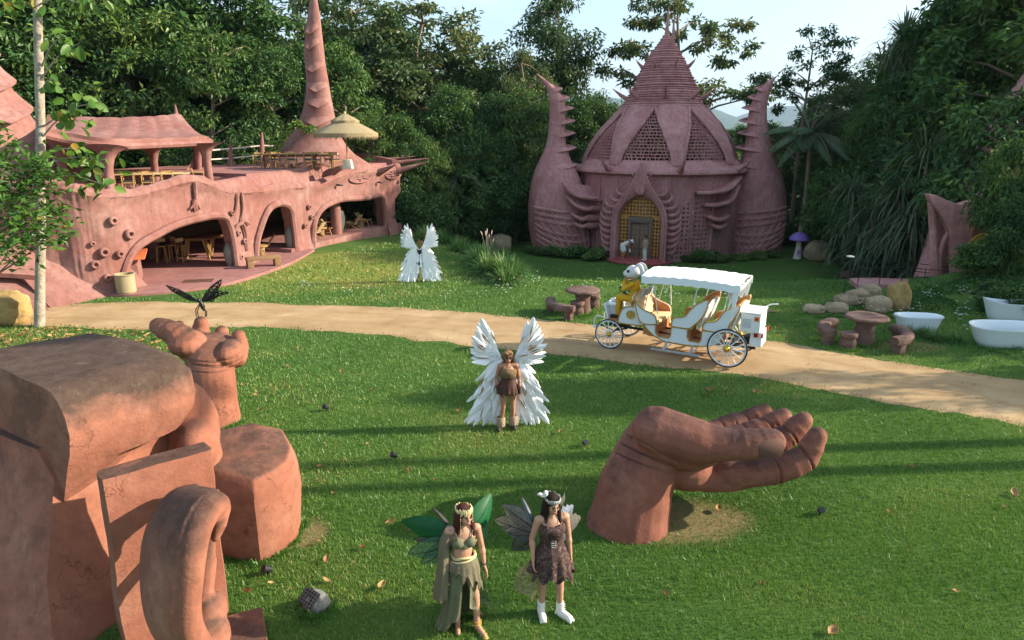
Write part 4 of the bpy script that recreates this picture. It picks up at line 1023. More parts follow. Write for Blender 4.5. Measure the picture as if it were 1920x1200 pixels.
RC = [(at(1205, 850, 9.1), (at(1224, 838, 9.65) - at(1190, 915, 9.5)), .62, .014, .035), (at(1214, 836, 9.1), (at(1224, 838, 9.65) - at(1190, 915, 9.5)) + Vector((.08, 0, 0)), .60, .014, .035), (at(1198, 866, 9.2), (at(1224, 838, 9.65) - at(1190, 915, 9.5)) - Vector((.05, 0, 0)), .55, .012, .025)]
for px_, row_, Y_, dx in [(1386, 834, 9.0, .9), (1392, 834, 9.0, 1), (1398, 834, 9.0, 1.05)]: RC.append((at(px_, row_, Y_ - .2), (1, 0, (dx - 1) * 2), .16, .010, .012))
for a, b, rr in [((1455, 883, 9.42), (1362, 886, 9.5), .26), ((1510, 860, 9.42), (1455, 883, 9.42), .24), ((1440, 838, 9.9), (1370, 856, 9.88), .24), ((1480, 815, 9.92), (1440, 838, 9.9), .23), ((1398, 815, 10.33), (1335, 832, 10.28), .23), ((1438, 799, 10.38), (1398, 815, 10.33), .22), ((1352, 802, 10.7), (1300, 820, 10.62), .22), ((1396, 788, 10.78), (1352, 802, 10.7), .21), ((1412, 832, 9.04), (1372, 833, 9.08), .0)]:
    if rr: RC.append((at(*a), at(*a) - at(*b), rr * 1.5, .014, .04))
LC = [(at(397, 688, 12.9), (.05, 0, 1), .75, .014, .035), (at(397, 679, 12.9), (-.05, 0, 1), .75, .014, .035), (at(397, 699, 12.9), (.0, 0, 1), .7, .012, .025)]
mb = MB()
mb.cap(at(1173, 1012, 9.35), at(1193, 905, 9.5), .67, .55, 20); mb.cap(at(1190, 915, 9.5), at(1224, 838, 9.65), .57, .50, 20)
mb.ell(at(1176, 985, 9.35), (.66, .62, .34), None, 20)
mb.ell(at(1236, 818, 9.7), (.46, .62, .40), Matrix.Rotation(R(10), 3, 'Y'), 20)
mb.ell(at(1285, 874, 9.7), (.44, .52, .34), None, 18); mb.ell(at(1332, 873, 9.9), (.95, .62, .33), Matrix.Rotation(R(2), 3, 'Y'), 20); mb.ell(at(1285, 832, 9.35), (.62, .34, .40), Matrix.Rotation(R(8), 3, 'Y'), 20)
mb.ell(at(1260, 842, 9.9), (.5, .66, .38), None, 18)
mb.cap(at(1230, 806, 9.4), at(1310, 830, 9.2), .37, .34, 16); mb.cap(at(1310, 830, 9.2), at(1380, 834, 9.08), .32, .235, 16)
finger(mb, [at(1372, 833, 9.08), at(1412, 832, 9.04), at(1446, 829, 9.04)], [.24, .235, .205])
finger(mb, [at(1362, 886, 9.5), at(1455, 883, 9.42), at(1510, 860, 9.42), at(1531, 818, 9.45)], [.235, .215, .20, .15])
finger(mb, [at(1370, 856, 9.88), at(1440, 838, 9.9), at(1480, 815, 9.92), at(1506, 790, 9.95)], [.22, .205, .195, .15])
finger(mb, [at(1335, 832, 10.28), at(1398, 815, 10.33), at(1438, 799, 10.38), at(1468, 780, 10.4)], [.21, .20, .185, .145])
finger(mb, [at(1300, 820, 10.62), at(1352, 802, 10.7), at(1396, 788, 10.78), at(1433, 771, 10.8)], [.195, .18, .17, .13])
hr = thing('hand_sculpture', 'giant terracotta palm-up hand rising from the lawn, fingers pointing right', 'sculpture', gnd(1180, 985), group=None)
me = fuse(mb, .017, 'hand_body', 12, .6); crease(me, RC); me.transform(Matrix.Translation(-hr.location)); link('hand_body', me, 'terra_hand', hr)
nail('thumb_nail', at(1436, 834, 9.04) + Vector((-.0, -.228, .05)), (.1, -1, .25), (1, 0, .05), .175, .125, hr, 'nail')

mb = MB()
mb.cap(at(404, 812, 13.15), at(399, 745, 13.2), .54, .475, 20); mb.cap(at(399, 750, 13.2), at(396, 690, 13.3), .475, .45, 20)
mb.ell(at(398, 672, 13.45), (.55, .45, .36), None, 18); mb.ell(at(390, 652, 13.75), (.58, .62, .26), Matrix.Rotation(R(8), 3, 'X'), 18)
mb.ell(at(432, 662, 13.45), (.27, .42, .30), None, 14); mb.ell(at(352, 644, 13.45), (.36, .42, .28), None, 14)
finger(mb, [at(352, 642, 13.4), at(322, 622, 13.5), at(298, 612, 13.6)], [.29, .245, .19])
finger(mb, [at(372, 645, 14.1), at(376, 622, 14.35), at(377, 606, 14.35)], [.21, .19, .155])
finger(mb, [at(402, 645, 14.1), at(414, 634, 14.5), at(416, 622, 14.5)], [.19, .17, .145])
finger(mb, [at(444, 672, 13.55), at(450, 650, 13.85), at(447, 630, 13.9)], [.20, .18, .15])
finger(mb, [at(345, 640, 14.2), at(336, 612, 14.6)], [.16, .13])
hl = thing('hand_sculpture', 'giant terracotta hand on upright forearm, metal butterfly on its fingertip', 'sculpture', gnd(402, 796))
me = fuse(mb, .018, 'hand_body', 8, .6); crease(me, LC); me.transform(Matrix.Translation(-hl.location)); link('hand_body', me, 'terra', hl)

# butterfly
bf = thing('butterfly_sculpture', 'black metal butterfly perched on the upright terracotta fingertip', 'sculpture', at(377, 592, 14.35))
B = lambda px, row, dy=0: at(px, row, 14.35 + dy)
mb = MB(); mb.tube([B(372, 560), B(376, 566), B(380, 575), B(383, 583)], [.02, .045, .05, .02], 10); mb.ell(B(372, 563), (.05, .05, .05)); obj('body', mb, 'metal_dark', bf, True)
mb = MB()
for a, b in [((371, 558), (362, 549)), ((374, 558), (376, 548))]: mb.tube([B(*a), B((a[0] + b[0]) / 2 - 1, (a[1] + b[1]) / 2), B(*b)], .006, 5)
obj('antenna', mb, 'metal_dark', bf, True)
for a, m, b in [((374, 570), (367, 580), (368, 594)), ((375, 572), (370, 583), (372, 594)), ((381, 577), (385, 582), (385, 594)), ((381, 578), (388, 584), (387, 594))]:
    mb = MB(); mb.tube([B(*a), B(*m), B(*b)], .011, 6); obj('leg', mb, 'metal_dark', bf, True)
def wing(out, veins, dy, name='wing'):
    P = [B(px, row, dy * k / len(out)) for k, (px, row) in enumerate(out)]
    mb = MB(); mb.tube(P + [P[0]], .014, 6)
    for v in veins: mb.tube([P[0], P[v]], .009, 5)
    o = obj(name, mb, 'metal_dark', bf, True)
    mb = MB(); c = P[0]; n_ = len(P)
    mb.prism(P, (0, .008, 0)); obj('wing_plate', mb, M['wing_mesh'], o, True, smooth=False)
t = NT('perforated_wing_plate'); v = t.n('ShaderNodeTexVoronoi', feature='DISTANCE_TO_EDGE'); v.inputs['Scale'].default_value = 14; t.link(t.pos, v.inputs['Vector'])
pb_ = t.bsdf((.025, .025, .027), .5, .5); tr = t.n('ShaderNodeBsdfTransparent'); mx = t.n('ShaderNodeMixShader'); t.link(t.ramp(v.outputs['Distance'], [(.12, 0), (.2, .85)]), mx.inputs[0]); t.link(pb_.outputs[0], mx.inputs[1]); t.link(tr.outputs[0], mx.inputs[2]); t.link(mx.outputs[0], t.out.inputs[0]); M['wing_mesh'] = t.m
wing([(379, 563), (384, 552), (395, 538), (408, 528), (415, 524), (414, 532), (408, 543), (398, 554), (388, 561)], [3, 5, 6, 7], .25)
wing([(380, 565), (392, 557), (402, 548), (413, 545), (418, 548), (429, 547), (428, 550), (417, 552), (408, 556), (401, 560), (399, 565), (391, 564)], [2, 4, 7, 9], .12)
wing([(371, 565), (355, 553), (335, 543), (312, 535), (322, 545), (340, 555), (358, 564)], [2, 4, 5], .5)

# broken giant head
hd = thing('head_sculpture', 'giant weathered terracotta head fragment, block-topped, at the left edge', 'sculpture', (-5.2, 8.0, 0))
Pn = gnd(93, 735, 3.0); Pf = gnd(347, 662, 3.0); axv = (Pf - Pn); axv.z = 0; LA = axv.length; axv.normalize(); sn = Vector((axv.y, -axv.x, 0))
def sect(t_, pr, zoff): return [Pn + axv * (t_ * LA) + sn * u + Vector((0, 0, z - 3.0 + zoff * 0)) for u, z in pr]
mb = MB(); rings = []
for k in range(29):
    t_ = k / 28; zb = 1.32 + 1.0 * t_ ** 1.1; end = max(0, (t_ - .78) / .22)
    shr = .30 * end ** 2.2
    pr = [(-2.05, zb), (-2.05, 3.04), (-1.2, 3.06), (-.6, 3.04), (-.22, 3.03), (-.03, 3.0), (.11, 2.91), (.20, 2.74), (.24, 2.50), (.20, 2.28), (.10, 2.05), (-.08, zb + .32), (-.20, zb + .12), (-.30, zb), (-.8, zb)]
    pr = [(u - shr * (1 if u > -1 else 0), max(zb, z) - (.16 * end ** 2 if z > 2.9 else 0)) for u, z in pr]
    rings.append([p + mnoise.noise_vector(p * 1.1) * .05 + mnoise.noise_vector(p * 5) * .012 for p in sect(t_ * 1.08, pr, 0)])
mb.loft(rings)
obj('head_cap', mb, 'terra_top', hd, True, angle=38)
mb = MB(); rings = []
for k in range(21):
    t_ = k / 20
    fk = 1 - .85 * min(1, t_ * 1.3); pr = [(-.16 + .78 * fk, -.1), (-.16 + .50 * fk, .35), (-.16 + .26 * fk, .85), (-.16 + .06 * fk, 1.4), (-.2, 1.9), (-.4, 2.2), (-2.0, 2.2), (-2.0, -.1)]
    rings.append([p + mnoise.noise_vector(p * 1.3) * .06 - axv * ((1 - t_) * (.08 + .36 * max(0, 1.9 - p.z) / 1.9 + (1.5 * max(0, 2.3 - p.z) / 2.3 if u_ < -1 else .15 * max(0, 1.9 - p.z)))) for p, (u_, z_) in zip(sect(.02 + t_ * .97, pr, 0), pr)])
mb.loft(rings); obj('head_body', mb, 'terra', hd, True, angle=38)
mb = MB(); mb.ell(at(356, 790, 8.75), (.36, .42, .62), Matrix.Rotation(R(-12), 3, 'Y'), 20); mb.ell(at(372, 835, 8.5), (.26, .36, .42), None, 18); mb.cap(at(362, 850, 8.6), at(352, 990, 8.6), .38, .46, 16)
me = fuse(mb, .035, 'cheek', 5); me.transform(Matrix.Translation(-hd.location)); link('cheek', me, 'terra', hd)
# slab with the ear
ear = thing('ear_sculpture', 'giant terracotta ear on a thick upright slab in front of the head', 'sculpture', (-4.0, 6.8, 0))
S0, S1 = Vector((-4.36, 6.55, 0)), Vector((-3.50, 7.30, 0)); sd = (S1 - S0); SL = sd.length; sd.normalize(); s_n = Vector((sd.y, -sd.x, 0))
mb = MB(); rings = []
for k in range(13):
    z = -.1 + 2.33 * k / 12; tp = max(0, k - 11)
    q = [(0, 0), (SL * .25, .0), (SL * .5, 0.01), (SL * .75, 0), (SL * (1 - .02), 0), (SL, -.05), (SL, -.30), (SL * .5, -.32), (0.02, -.32), (-.02, -.2)]
    rings.append([p + mnoise.noise_vector(p * 1.5) * .03 + mnoise.noise_vector(p * 7) * .009 for p in [S0 + sd * (a - .05 * (1 - k / 12)) + s_n * (b - .02 * tp) + Vector((0, 0, z)) for a, b in q]])
mb.loft(rings); obj('slab', mb, 'terra', ear, True, angle=38)
A_ = catmull([at(345, 1215, 6.5), at(308, 1150, 6.45), at(296, 1075, 6.5), at(302, 1000, 6.62), at(332, 945, 6.78), at(372, 930, 6.95)], 8)
Rm = catmull([at(380, 1235, 5.95), at(352, 1170, 5.72), at(356, 1080, 5.72), at(368, 1000, 5.9), at(390, 955, 6.2), at(408, 945, 6.62)], 8); ne = len(A_)
def earf(u, v):
    i = u * (ne - 1); a = A_[int(i)].lerp(A_[min(int(i) + 1, ne - 1)], i - int(i)); b = Rm[int(i)].lerp(Rm[min(int(i) + 1, ne - 1)], i - int(i))
    return a.lerp(b, v) + Vector((-.75, -.55, 0)).normalized() * (.09 * math.sin(PI * v ** .8) * (.4 + .6 * math.sin(PI * min(1, u * 1.05))))
mb = MB(); mb.sheet(earf, 40, 16, .16)
mb.tube(Rm, np.interp(np.linspace(0, 1, ne), [0, .3, .7, .9, 1], [.17, .13, .14, .16, .10]), 14)
mb.tube([Rm[-1], at(415, 955, 6.45), at(411, 985, 6.3), at(402, 1015, 6.25)], [.13, .10, .075, .04], 12)
mb.tube(catmull([at(390, 985, 6.9), at(390, 1040, 6.6), at(384, 1100, 6.4), at(380, 1130, 6.35)], 5), [.08] * 6 + [.10] * 6 + [.12] * 4, 10)
mb.ell(at(394, 1150, 6.35), (.17, .24, .24), None, 16); mb.ell(at(388, 1195, 6.2), (.24, .28, .28), None, 16); mb.ell(at(372, 1240, 6.15), (.28, .3, .26), None, 16)
me = fuse(mb, .018, 'ear_shell', 4); me.transform(Matrix.Translation(-ear.location)); link('ear_shell', me, 'terra_ear', ear)
mb = MB(); mb.box((-3.35, 6.7, .06), (.9, .8, .14), R(25)); obj('plinth', mb, 'terra', ear, True, bevel=.03)
# separate block
mb = MB(); poly = [(-4.35, 8.45), (-3.95, 8.38), (-3.50, 8.28), (-3.30, 8.50), (-3.18, 8.85), (-3.22, 9.3), (-3.5, 9.65), (-4.0, 9.75), (-4.4, 9.4)]
cx, cy = -3.75, 9.0; rings = []
for z, s in [(-.1, .93), (.3, 1.0), (.7, 1.04), (1.05, 1.05), (1.28, 1.0), (1.40, .93), (1.43, .85)]:
    r_ = []
    for i, (x, y) in enumerate(poly):
        zz = z + (.10 * (y - cy) - .16 * (x - cx)) * (z / 1.4)
        p = Vector((cx + (x - cx) * s, cy + (y - cy) * s, zz)); r_.append(p + mnoise.noise_vector(p * 1.7) * .05)
    rings.append(r_)
mb.loft(rings)
blk = obj('stone_block', mb, 'terra', None, angle=28, bevel=.03); tag(blk, 'faceted terracotta block on the grass right of the ear slab', 'sculpture')
# ---------------------------------------------------------------- carriage
cg = thing('tourist_carriage', 'white open wagon with gold trim and canvas roof on the sandy road', 'carriage', ((5.45 + 2.67 + .75) / 2, 17.95, .03), R(150))
def wheel(x, y, r):
    mb = MB(); N_ = 40
    def ringpts(rr): return [(x + rr * math.cos(2 * PI * k / N_), y, r + rr * math.sin(2 * PI * k / N_)) for k in range(N_ + 1)]
    mb.tube(ringpts(r * .91), r * .042, 8, caps=False); w = obj('wheel', mb, 'white_paint', cg)
    mb = MB(); mb.tube(ringpts(r * .985), r * .05, 8, caps=False, flat=.8); obj('tyre', mb, 'rubber', w)
    s = 1 if y > 0 else -1
    mb = MB(); rg = [[Vector((x + q * r * math.cos(2 * PI * k / 20), y + s * h, r + q * r * math.sin(2 * PI * k / 20))) for k in range(20)] for q, h in [(.17, -.08), (.19, -.03), (.19, .03), (.15, .05), (.14, .07), (.07, .09), (.06, .13), (.01, .14)]]
    mb.loft(rg); obj('hub', mb, 'hub_gold', w)
    for k in range(14):
        a = 2 * PI * k / 14 + .1; mb = MB(); mb.tube([(x + .15 * r * math.cos(a), y, r + .15 * r * math.sin(a)), (x + .92 * r * math.cos(a), y, r + .92 * r * math.sin(a))], [.018, .013], 6); obj('spoke', mb, 'white_paint', w)
for y in (.72, -.72): wheel(1.6, y, .41); wheel(-1.6, y, .50)
mb = MB(); mb.tube([(1.6, -.7, .41), (1.6, .7, .41)], .03, 8); obj('axle', mb, 'metal_dark', cg)
mb = MB(); mb.tube([(-1.6, -.7, .5), (-1.6, .7, .5)], .035, 8); obj('axle', mb, 'metal_dark', cg)
mb = MB(); mb.bar((-2.2, .25, .47), (1.9, .25, .56), .06); mb.bar((-2.2, -.25, .47), (1.9, -.25, .56), .06)
for y in (-.4, .4):
    for sx, z0 in ((1.6, .43), (-1.6, .52)): mb.tube([(sx - .4, y, z0 + .12), (sx, y, z0), (sx + .4, y, z0 + .12)], .025, 6)
mb.tube([(1.55, .1, .45), (1.3, .25, .6), (1.7, .35, .62)], .03, 6); mb.tube([(1.45, -.2, .4), (1.2, -.1, .62)], .04, 6); obj('chassis', mb, 'metal_dark', cg)
PD = [(1.45, .70), (1.40, .95), (1.28, 1.15), (.92, 1.22), (.80, 1.0), (.62, .74)]
PS1 = [(.95, 1.50), (.84, 1.32), (.68, 1.21), (.50, 1.15), (.37, 1.09), (.31, .97), (.33, .85), (.66, .82), (.80, .95), (.88, 1.18)]
PH = [(.66, .80), (.33, .84), (.31, .62), (.24, .53), (-.05, .52), (-.10, .60), (-.11, .84), (-.54, .84), (-.55, .62), (-.60, .53), (-.86, .52), (-.91, .60), (-.92, .86), (-1.50, .86), (-1.35, .55), (-1.0, .44), (-.5, .40), (.08, .42), (.34, .52), (.52, .66)]
PS2 = [(-.10, .855), (-.12, 1.03), (-.2, 1.11), (-.35, 1.13), (-.46, 1.19), (-.58, 1.36), (-.72, 1.52), (-1.02, 1.68), (-.97, 1.36), (-.84, 1.12), (-.68, .95), (-.55, .855)]
PS3 = [(-.92, .875), (-.95, 1.03), (-1.05, 1.11), (-1.2, 1.13), (-1.32, 1.23), (-1.45, 1.44), (-1.80, 1.64), (-1.76, 1.4), (-1.60, 1.12), (-1.48, .875)]
def curved(P): return [(p.x, p.z) for p in catmull([(x, 0, z) for x, z in P] + [(P[0][0], 0, P[0][1])], 3)][:-1]
for s in (1, -1):
    for nm, P in (('driver_side_panel', PD), ('seat_side_panel', PS1), ('hull_panel', PH), ('seat_side_panel', PS2), ('seat_side_panel', PS3)):
        y = .60 * s if nm != 'driver_side_panel' else .46 * s
        Pc = P if nm == 'hull_panel' else curved(P)
        mb = MB(); mb.prism([(x, y, z) for x, z in Pc], (0, .045 * s, 0)); pn = obj(nm, mb, 'white_paint', cg, angle=50)
        mb = MB(); mb.tube([(x, y + .05 * s, z) for x, z in Pc] + [(Pc[0][0], y + .05 * s, Pc[0][1])], .017, 6); obj('gold_trim', mb, 'gold', pn)
        mb = MB(); mb.prism([(x + (0 if nm == 'hull_panel' else .0), y - .012 * s, z) for x, z in Pc], (0, .008 * s, 0)); obj('inner_lining', mb, 'tan_panel', pn, angle=50)
    mb = MB(); c_ = Vector((1.08, .52 * s, .98))
    for k in range(10):
        a = 2 * PI * k / 10; mb.ell(c_ + Vector((.075 * math.cos(a), 0, .075 * math.sin(a))), (.035, .012, .022), Matrix.Rotation(-a, 3, 'Y'), 8, 5)
    mb.ell(c_, (.04, .02, .04), None, 10, 6); mb.tube([c_ + Vector((.115 * math.cos(2 * PI * k / 20), 0, .115 * math.sin(2 * PI * k / 20))) for k in range(21)], .012, 5); obj('rosette', mb, 'hub_gold', cg)
mb = MB(); mb.box((-.4, 0, .505), (1.9, 1.2, .03)); mb.box((1.45, 0, .74), (.75, .96, .04)); obj('floor', mb, 'tan_panel', cg)
mb = MB(); mb.box((1.05, 0, 1.02), (.46, .92, .40)); obj('driver_box', mb, 'white_paint', cg, bevel=.02)
mb = MB(); mb.box((1.06, 0, 1.25), (.46, .9, .08)); obj('driver_seat', mb, 'cream', cg, bevel=.03)
mb = MB(); mb.tube(catmull([(.86, -.44, 1.28), (.80, -.44, 1.62), (.78, 0, 1.66), (.80, .44, 1.62), (.86, .44, 1.28)], 5), .018, 6); mb.box((.79, 0, 1.57), (.03, .8, .15)); obj('seat_back_rail', mb, 'grey_metal', cg)
# bench seats
for x0, xb, fw in ((.50, .74, -1), (-.42, -.74, 1), (-1.22, -1.52, 1)):
    mb = MB(); mb.box((x0, 0, .66), (.36, 1.17, .30)); obj('seat_base', mb, 'tan_panel', cg)
    mb = MB(); mb.box((x0, 0, .87), (.46, 1.17, .12)); obj('seat_cushion', mb, 'cream', cg, bevel=.035)
    mb = MB(); rr = []
    def bk(u, v): return (xb - fw * (.20 * v) + fw * .035 * abs(math.sin(u * PI * 7)) * abs(math.sin(v * PI * 4)), -.585 + 1.17 * u, .86 + .64 * v + .10 * math.sin(PI * u))
    mb.sheet(bk, 56, 16, .07 * fw); bb = obj('seat_back', mb, 'cream', cg, angle=80)
    mb = MB(); mb.tube([(bk(u, 1)[0] - fw * .03, bk(u, 1)[1], bk(u, 1)[2]) for u in np.linspace(0, 1, 12)], .025, 6); obj('gold_trim', mb, 'gold', bb)
    mb = MB(); mb.sheet(lambda u, v: (xb - fw * (.07 + .20 * v), -.585 + 1.17 * u, .84 + .66 * v + .10 * math.sin(PI * u)), 10, 6, .03 * fw); obj('back_panel', mb, 'white_paint', bb)
# canvas roof
def roof(u, v):
    x = .74 - 2.54 * u; w = v * 2 - 1; sc = .008 * abs(math.sin(u * PI * 6)) ; end = max(0, abs(u - .5) * 2 - .86) / .14
    a = abs(w); y = w * .74
    if a > .84: z = 2.12 + .02 * 1 - (a - .84) / .16 * .19; y = math.copysign(.74 + .008 * math.sin(u * 23), w)
    else: y = w / .84 * .74; z = 2.14 + .07 * (1 - (w / .84) ** 2)
    return Vector((x, y, z - sc + .05 * math.sin(PI * u) + .008 * math.sin(u * 60 + v * 20)))
mb = MB(); mb.sheet(roof, 72, 26, .012); rfo = obj('canvas_roof', mb, 'canvas', cg, angle=60)
mb = MB(); mb.sheet(lambda u, v: (-1.80 + .02 * math.sin(u * 20) + .12 * v ** 2 * math.sin(PI * u) + .25 * v, -.74 + 1.48 * u + (.5 - u) * .0, 2.12 - .30 * v - .35 * v * abs(2 * u - 1) ** 3), 16, 8, .012); obj('rear_valance', mb, 'canvas', rfo)
for s in (1, -1):
    mb = MB(); mb.sheet(lambda u, v: (-1.80 + .18 * u * (1 - v) + .16 * v, s * .735, 2.1 - .85 * v), 4, 8, .012); obj('corner_flap', mb, 'canvas', rfo)
    for x0, x1, z1 in ((.42, .30, 1.12), (.50, .66, 1.22), (-.75, -.62, 1.35), (-1.55, -1.4, 1.35)):
        mb = MB(); mb.tube([(x1, .60 * s, z1), (x0, .71 * s, 2.08)], .014, 6); obj('roof_strut', mb, 'grey_metal' if x0 > .48 else 'white_paint', cg)
    mb = MB(); mb.bar((.30, .98 * s, .27), (-.98, .98 * s, .27), .10, .03)
    mb.v = [(p[0], .98 * s + (p[1] - .98 * s) * 1.0, p[2]) for p in mb.v]
    for x in (-.02, -.72): mb.bar((x, .98 * s, .28), (x, .55 * s, .45), .05); mb.bar((x, .95 * s, .28), (x - .18, .62 * s, .43), .02)
    obj('running_board', mb, 'grey_metal', cg)
    mb = MB(); mb.tube(catmull([(1.85, .35 * s, .75), (2.1, .35 * s, .78), (2.2, .36 * s, .68), (2.2, .36 * s, .5)], 4), .018, 6); mb.ell((2.2, .36 * s, .46), (.07, .05, .035)); obj('bumper_hook', mb, 'white_paint', cg)
    mb = MB(); mb.lathe([(.03, 0), (.055, .03), (.06, .12), (.03, .15), (.02, .18)], 10, (1.02, .56 * s, 1.27)); obj('lantern', mb, 'gold', cg)
# dash, steering, cargo
mb = MB(); mb.sheet(lambda u, v: (1.80 + .14 * v ** 2, -.44 + .88 * u, .74 + .42 * v), 4, 6, .04); obj('dash_board', mb, 'white_paint', cg)
mb = MB(); mb.box((1.70, -.1, .98), (.26, .6, .30)); obj('console_box', mb, 'white_paint', cg, bevel=.03)
mb = MB(); mb.tube([(1.70, -.05, 1.05), (1.48, -.05, 1.48)], .03, 8); rot = Matrix.Rotation(R(-28), 3, 'Y')
mb.tube([Vector((1.47, -.05, 1.5)) + rot @ Vector((.19 * math.cos(2 * PI * k / 24), .19 * math.sin(2 * PI * k / 24), 0)) for k in range(25)], .018, 6)
for k in range(3): a = 2 * PI * k / 3; mb.tube([Vector((1.47, -.05, 1.5)), Vector((1.47, -.05, 1.5)) + rot @ Vector((.19 * math.cos(a), .19 * math.sin(a), 0))], .012, 5)
obj('steering_wheel', mb, 'black', cg)
mb = MB(); mb.box((1.70, .22, 1.17), (.28, .3, .06), R(20)); mb.box((1.66, -.2, 1.19), (.3, .26, .05), R(-15)); mb.box((1.73, .05, 1.24), (.2, .22, .05), R(40)); obj('folded_cloth', mb, 'canvas', cg, bevel=.02)
# rear equipment box with lamps
mb = MB(); mb.box((-2.05, 0, 1.16), (.48, .84, .48)); bx = obj('equipment_box', mb, 'white_paint', cg, bevel=.012)
mb = MB(); mb.box((-2.05, 0, 1.415), (.52, .88, .03)); obj('box_lid', mb, 'white_paint', bx, bevel=.008)
for k in range(5): mb = MB(); mb.box((-1.97, .432, 1.05 + .05 * k), (.2, .012, .012)); obj('vent_slat', mb, 'grey_metal', bx)
mb = MB(); mb.box((-2.2, .435, 1.28), (.11, .012, .11)); obj('sticker', mb, 'amber', bx); mb = MB(); mb.box((-2.2, .443, 1.28), (.05, .01, .05)); obj('sticker', mb, 'red_plastic', bx)
mb = MB(); mb.box((-2.2, 0, .72), (.3, .7, .38), None, .9); obj('rear_fairing', mb, 'white_paint', cg, bevel=.02)
for y in (-.38, .38): mb = MB(); mb.box((-2.36, y, .86), (.04, .1, .12)); mb.box((-2.2, .36, .84), (.1, .04, .1)); obj('tail_lamp', mb, 'red_plastic', cg, bevel=.01)
mb = MB(); mb.box((-2.0, 0, .62), (.25, .4, .2)); obj('motor', mb, 'black', cg, bevel=.02)
mb = MB(); mb.tube(catmull([(-1.8, -.7, 1.32), (-2.1, -.72, 1.30), (-2.3, -.74, 1.42), (-2.5, -.75, 1.46)], 4), .02, 6); obj('grab_rail', mb, 'white_paint', cg)

# ---------------------------------------------------------------- stone picnic sets
def disc_stone(r, h, z, n=40, seed=0, wob=.02):
    mb = MB(); mb.lathe([(.02, z - h / 2), (r * .86, z - h / 2), (r * .97, z - h * .3), (r, z), (r * .97, z + h * .35), (r * .9, z + h / 2), (r * .3, z + h / 2 + .004), (.02, z + h / 2)], n, wob=lambda a, zz: 1 + wob * math.sin(a * 3 + seed) + wob * .7 * math.sin(a * 7 + seed * 2)); return mb
def picnic(px, py, lb, cat, rz):
    p = on(px, py); t_ = thing('stone_table', lb, cat, p, rz)
    obj('table_top', disc_stone(.58, .11, .76, seed=px).jitter(.012, 6), 'stone_brown', t_, angle=50)
    mb = MB(); mb.lathe([(.30, -.05), (.27, .2), (.25, .5), (.29, .72)], 20); obj('pedestal', mb.jitter(.02, 4), 'stone_brown', t_); return p
def arc_bench(c, a0, a1, lb, r=1.08):
    b = thing('stone_bench', lb, 'bench', c); mb = MB(); rr = []
    for k in range(17):
        a = R(a0 + (a1 - a0) * k / 16); d = Vector((math.cos(a), math.sin(a), 0))
        rr.append([d * (r + x) + Vector((0, 0, z)) for x, z in ((-.15, .28), (-.17, .40), (-.11, .47), (.11, .47), (.17, .40), (.15, .28))])
    mb.loft(rr); obj('seat', mb.jitter(.015, 5), 'stone_brown', b, angle=50)
    for f in (.12, .88):
        a = R(a0 + (a1 - a0) * f); mb = MB(); mb.box((r * math.cos(a), r * math.sin(a), .13), (.26, .24, .34), a); obj('leg', mb.jitter(.015, 5), 'stone_brown', b, bevel=.03)
def stool_stone(px, py, lb):
    p = on(px, py); o = MB(); o.lathe([(.20, -.04), (.23, .1), (.22, .2), (.19, .27), (.20, .30), (.24, .34), (.245, .42), (.22, .455), (.02, .46)], 24); o = obj('stone_stool', o.jitter(.014, 6), 'stone_brown', angle=50); o.location = p; tag(o, lb, 'stool')
c1 = picnic(1092, 586, 'round brown stone table on the grass left of the carriage', 'table', 0)
arc_bench(c1, 165, 250, 'curved stone bench at the table left of the carriage'); stool_stone(1082, 590, 'round stone stool before the table left of the carriage')
stool_stone(1112, 576, 'stone stool half hidden behind the table left of the carriage')
c2 = picnic(1618, 643, 'round brown stone table between the bathtubs and the sandy road', 'table', 0)
arc_bench(c2, 110, 195, 'curved stone bench on the left side of the table near the tubs'); arc_bench(c2, -75, 20, 'curved stone bench between the stone table and the nearest bathtub'); stool_stone(1588, 652, 'round stone stool in front of the table near the tubs')

# ---------------------------------------------------------------- bathtubs
def tub(p, rz, L, W_, H, lb, slope=0, tilt=(0, 0)):
    t_ = thing('bathtub', lb, 'bathtub', p, rz); t_.rotation_euler = (R(tilt[0]), R(tilt[1]), rz); mb = MB(); rings = []
    def rg(f, z, ins=0):
        out = []
        for k in range(40):
            a = 2 * PI * k / 40; cx = math.copysign(abs(math.cos(a)) ** .66, math.cos(a)); sy = math.copysign(abs(math.sin(a)) ** .72, math.sin(a))
            zz = z + slope * (cx ** 2) * (z / H) ** 2
            out.append(Vector((cx * (L / 2 * f - ins), sy * (W_ / 2 * f - ins), zz)))
        return out
    for f, z in ((.62, 0), (.72, .03), (.80, H * .3), (.88, H * .6), (.96, H * .88), (1.0, H * .96), (1.0, H)): rings.append(rg(f, z))
    for f, z, i in ((1.0, H * 1.0, .05), (.97, H * .95, .06), (.86, H * .5, .07), (.7, H * .15, .08), (.3, H * .1, .08)): rings.append(rg(f, z, i))
    mb.loft(rings); obj('tub_shell', mb, 'white_matte', t_, angle=60)
    mb = MB(); mb.lathe([(.02, 0), (.035, 0), (.035, .012), (.02, .015)], 12, (-.1, 0, H * .12)); obj('drain', mb, 'metal_dark', t_)
tub(on(1718, 622), R(-6), 1.35, .72, .52, 'white bathtub upright in the tall grass beside the stone benches')
q = on(1893, 602); tub(q, R(-4), 1.75, .8, .62, 'white bathtub with raised ends up on the grassy mound', .12)
tub(on(1885, 648), R(-9), 2.1, .8, .62, 'smooth white bathtub at right edge in front of the mound', 0, (8, 0))

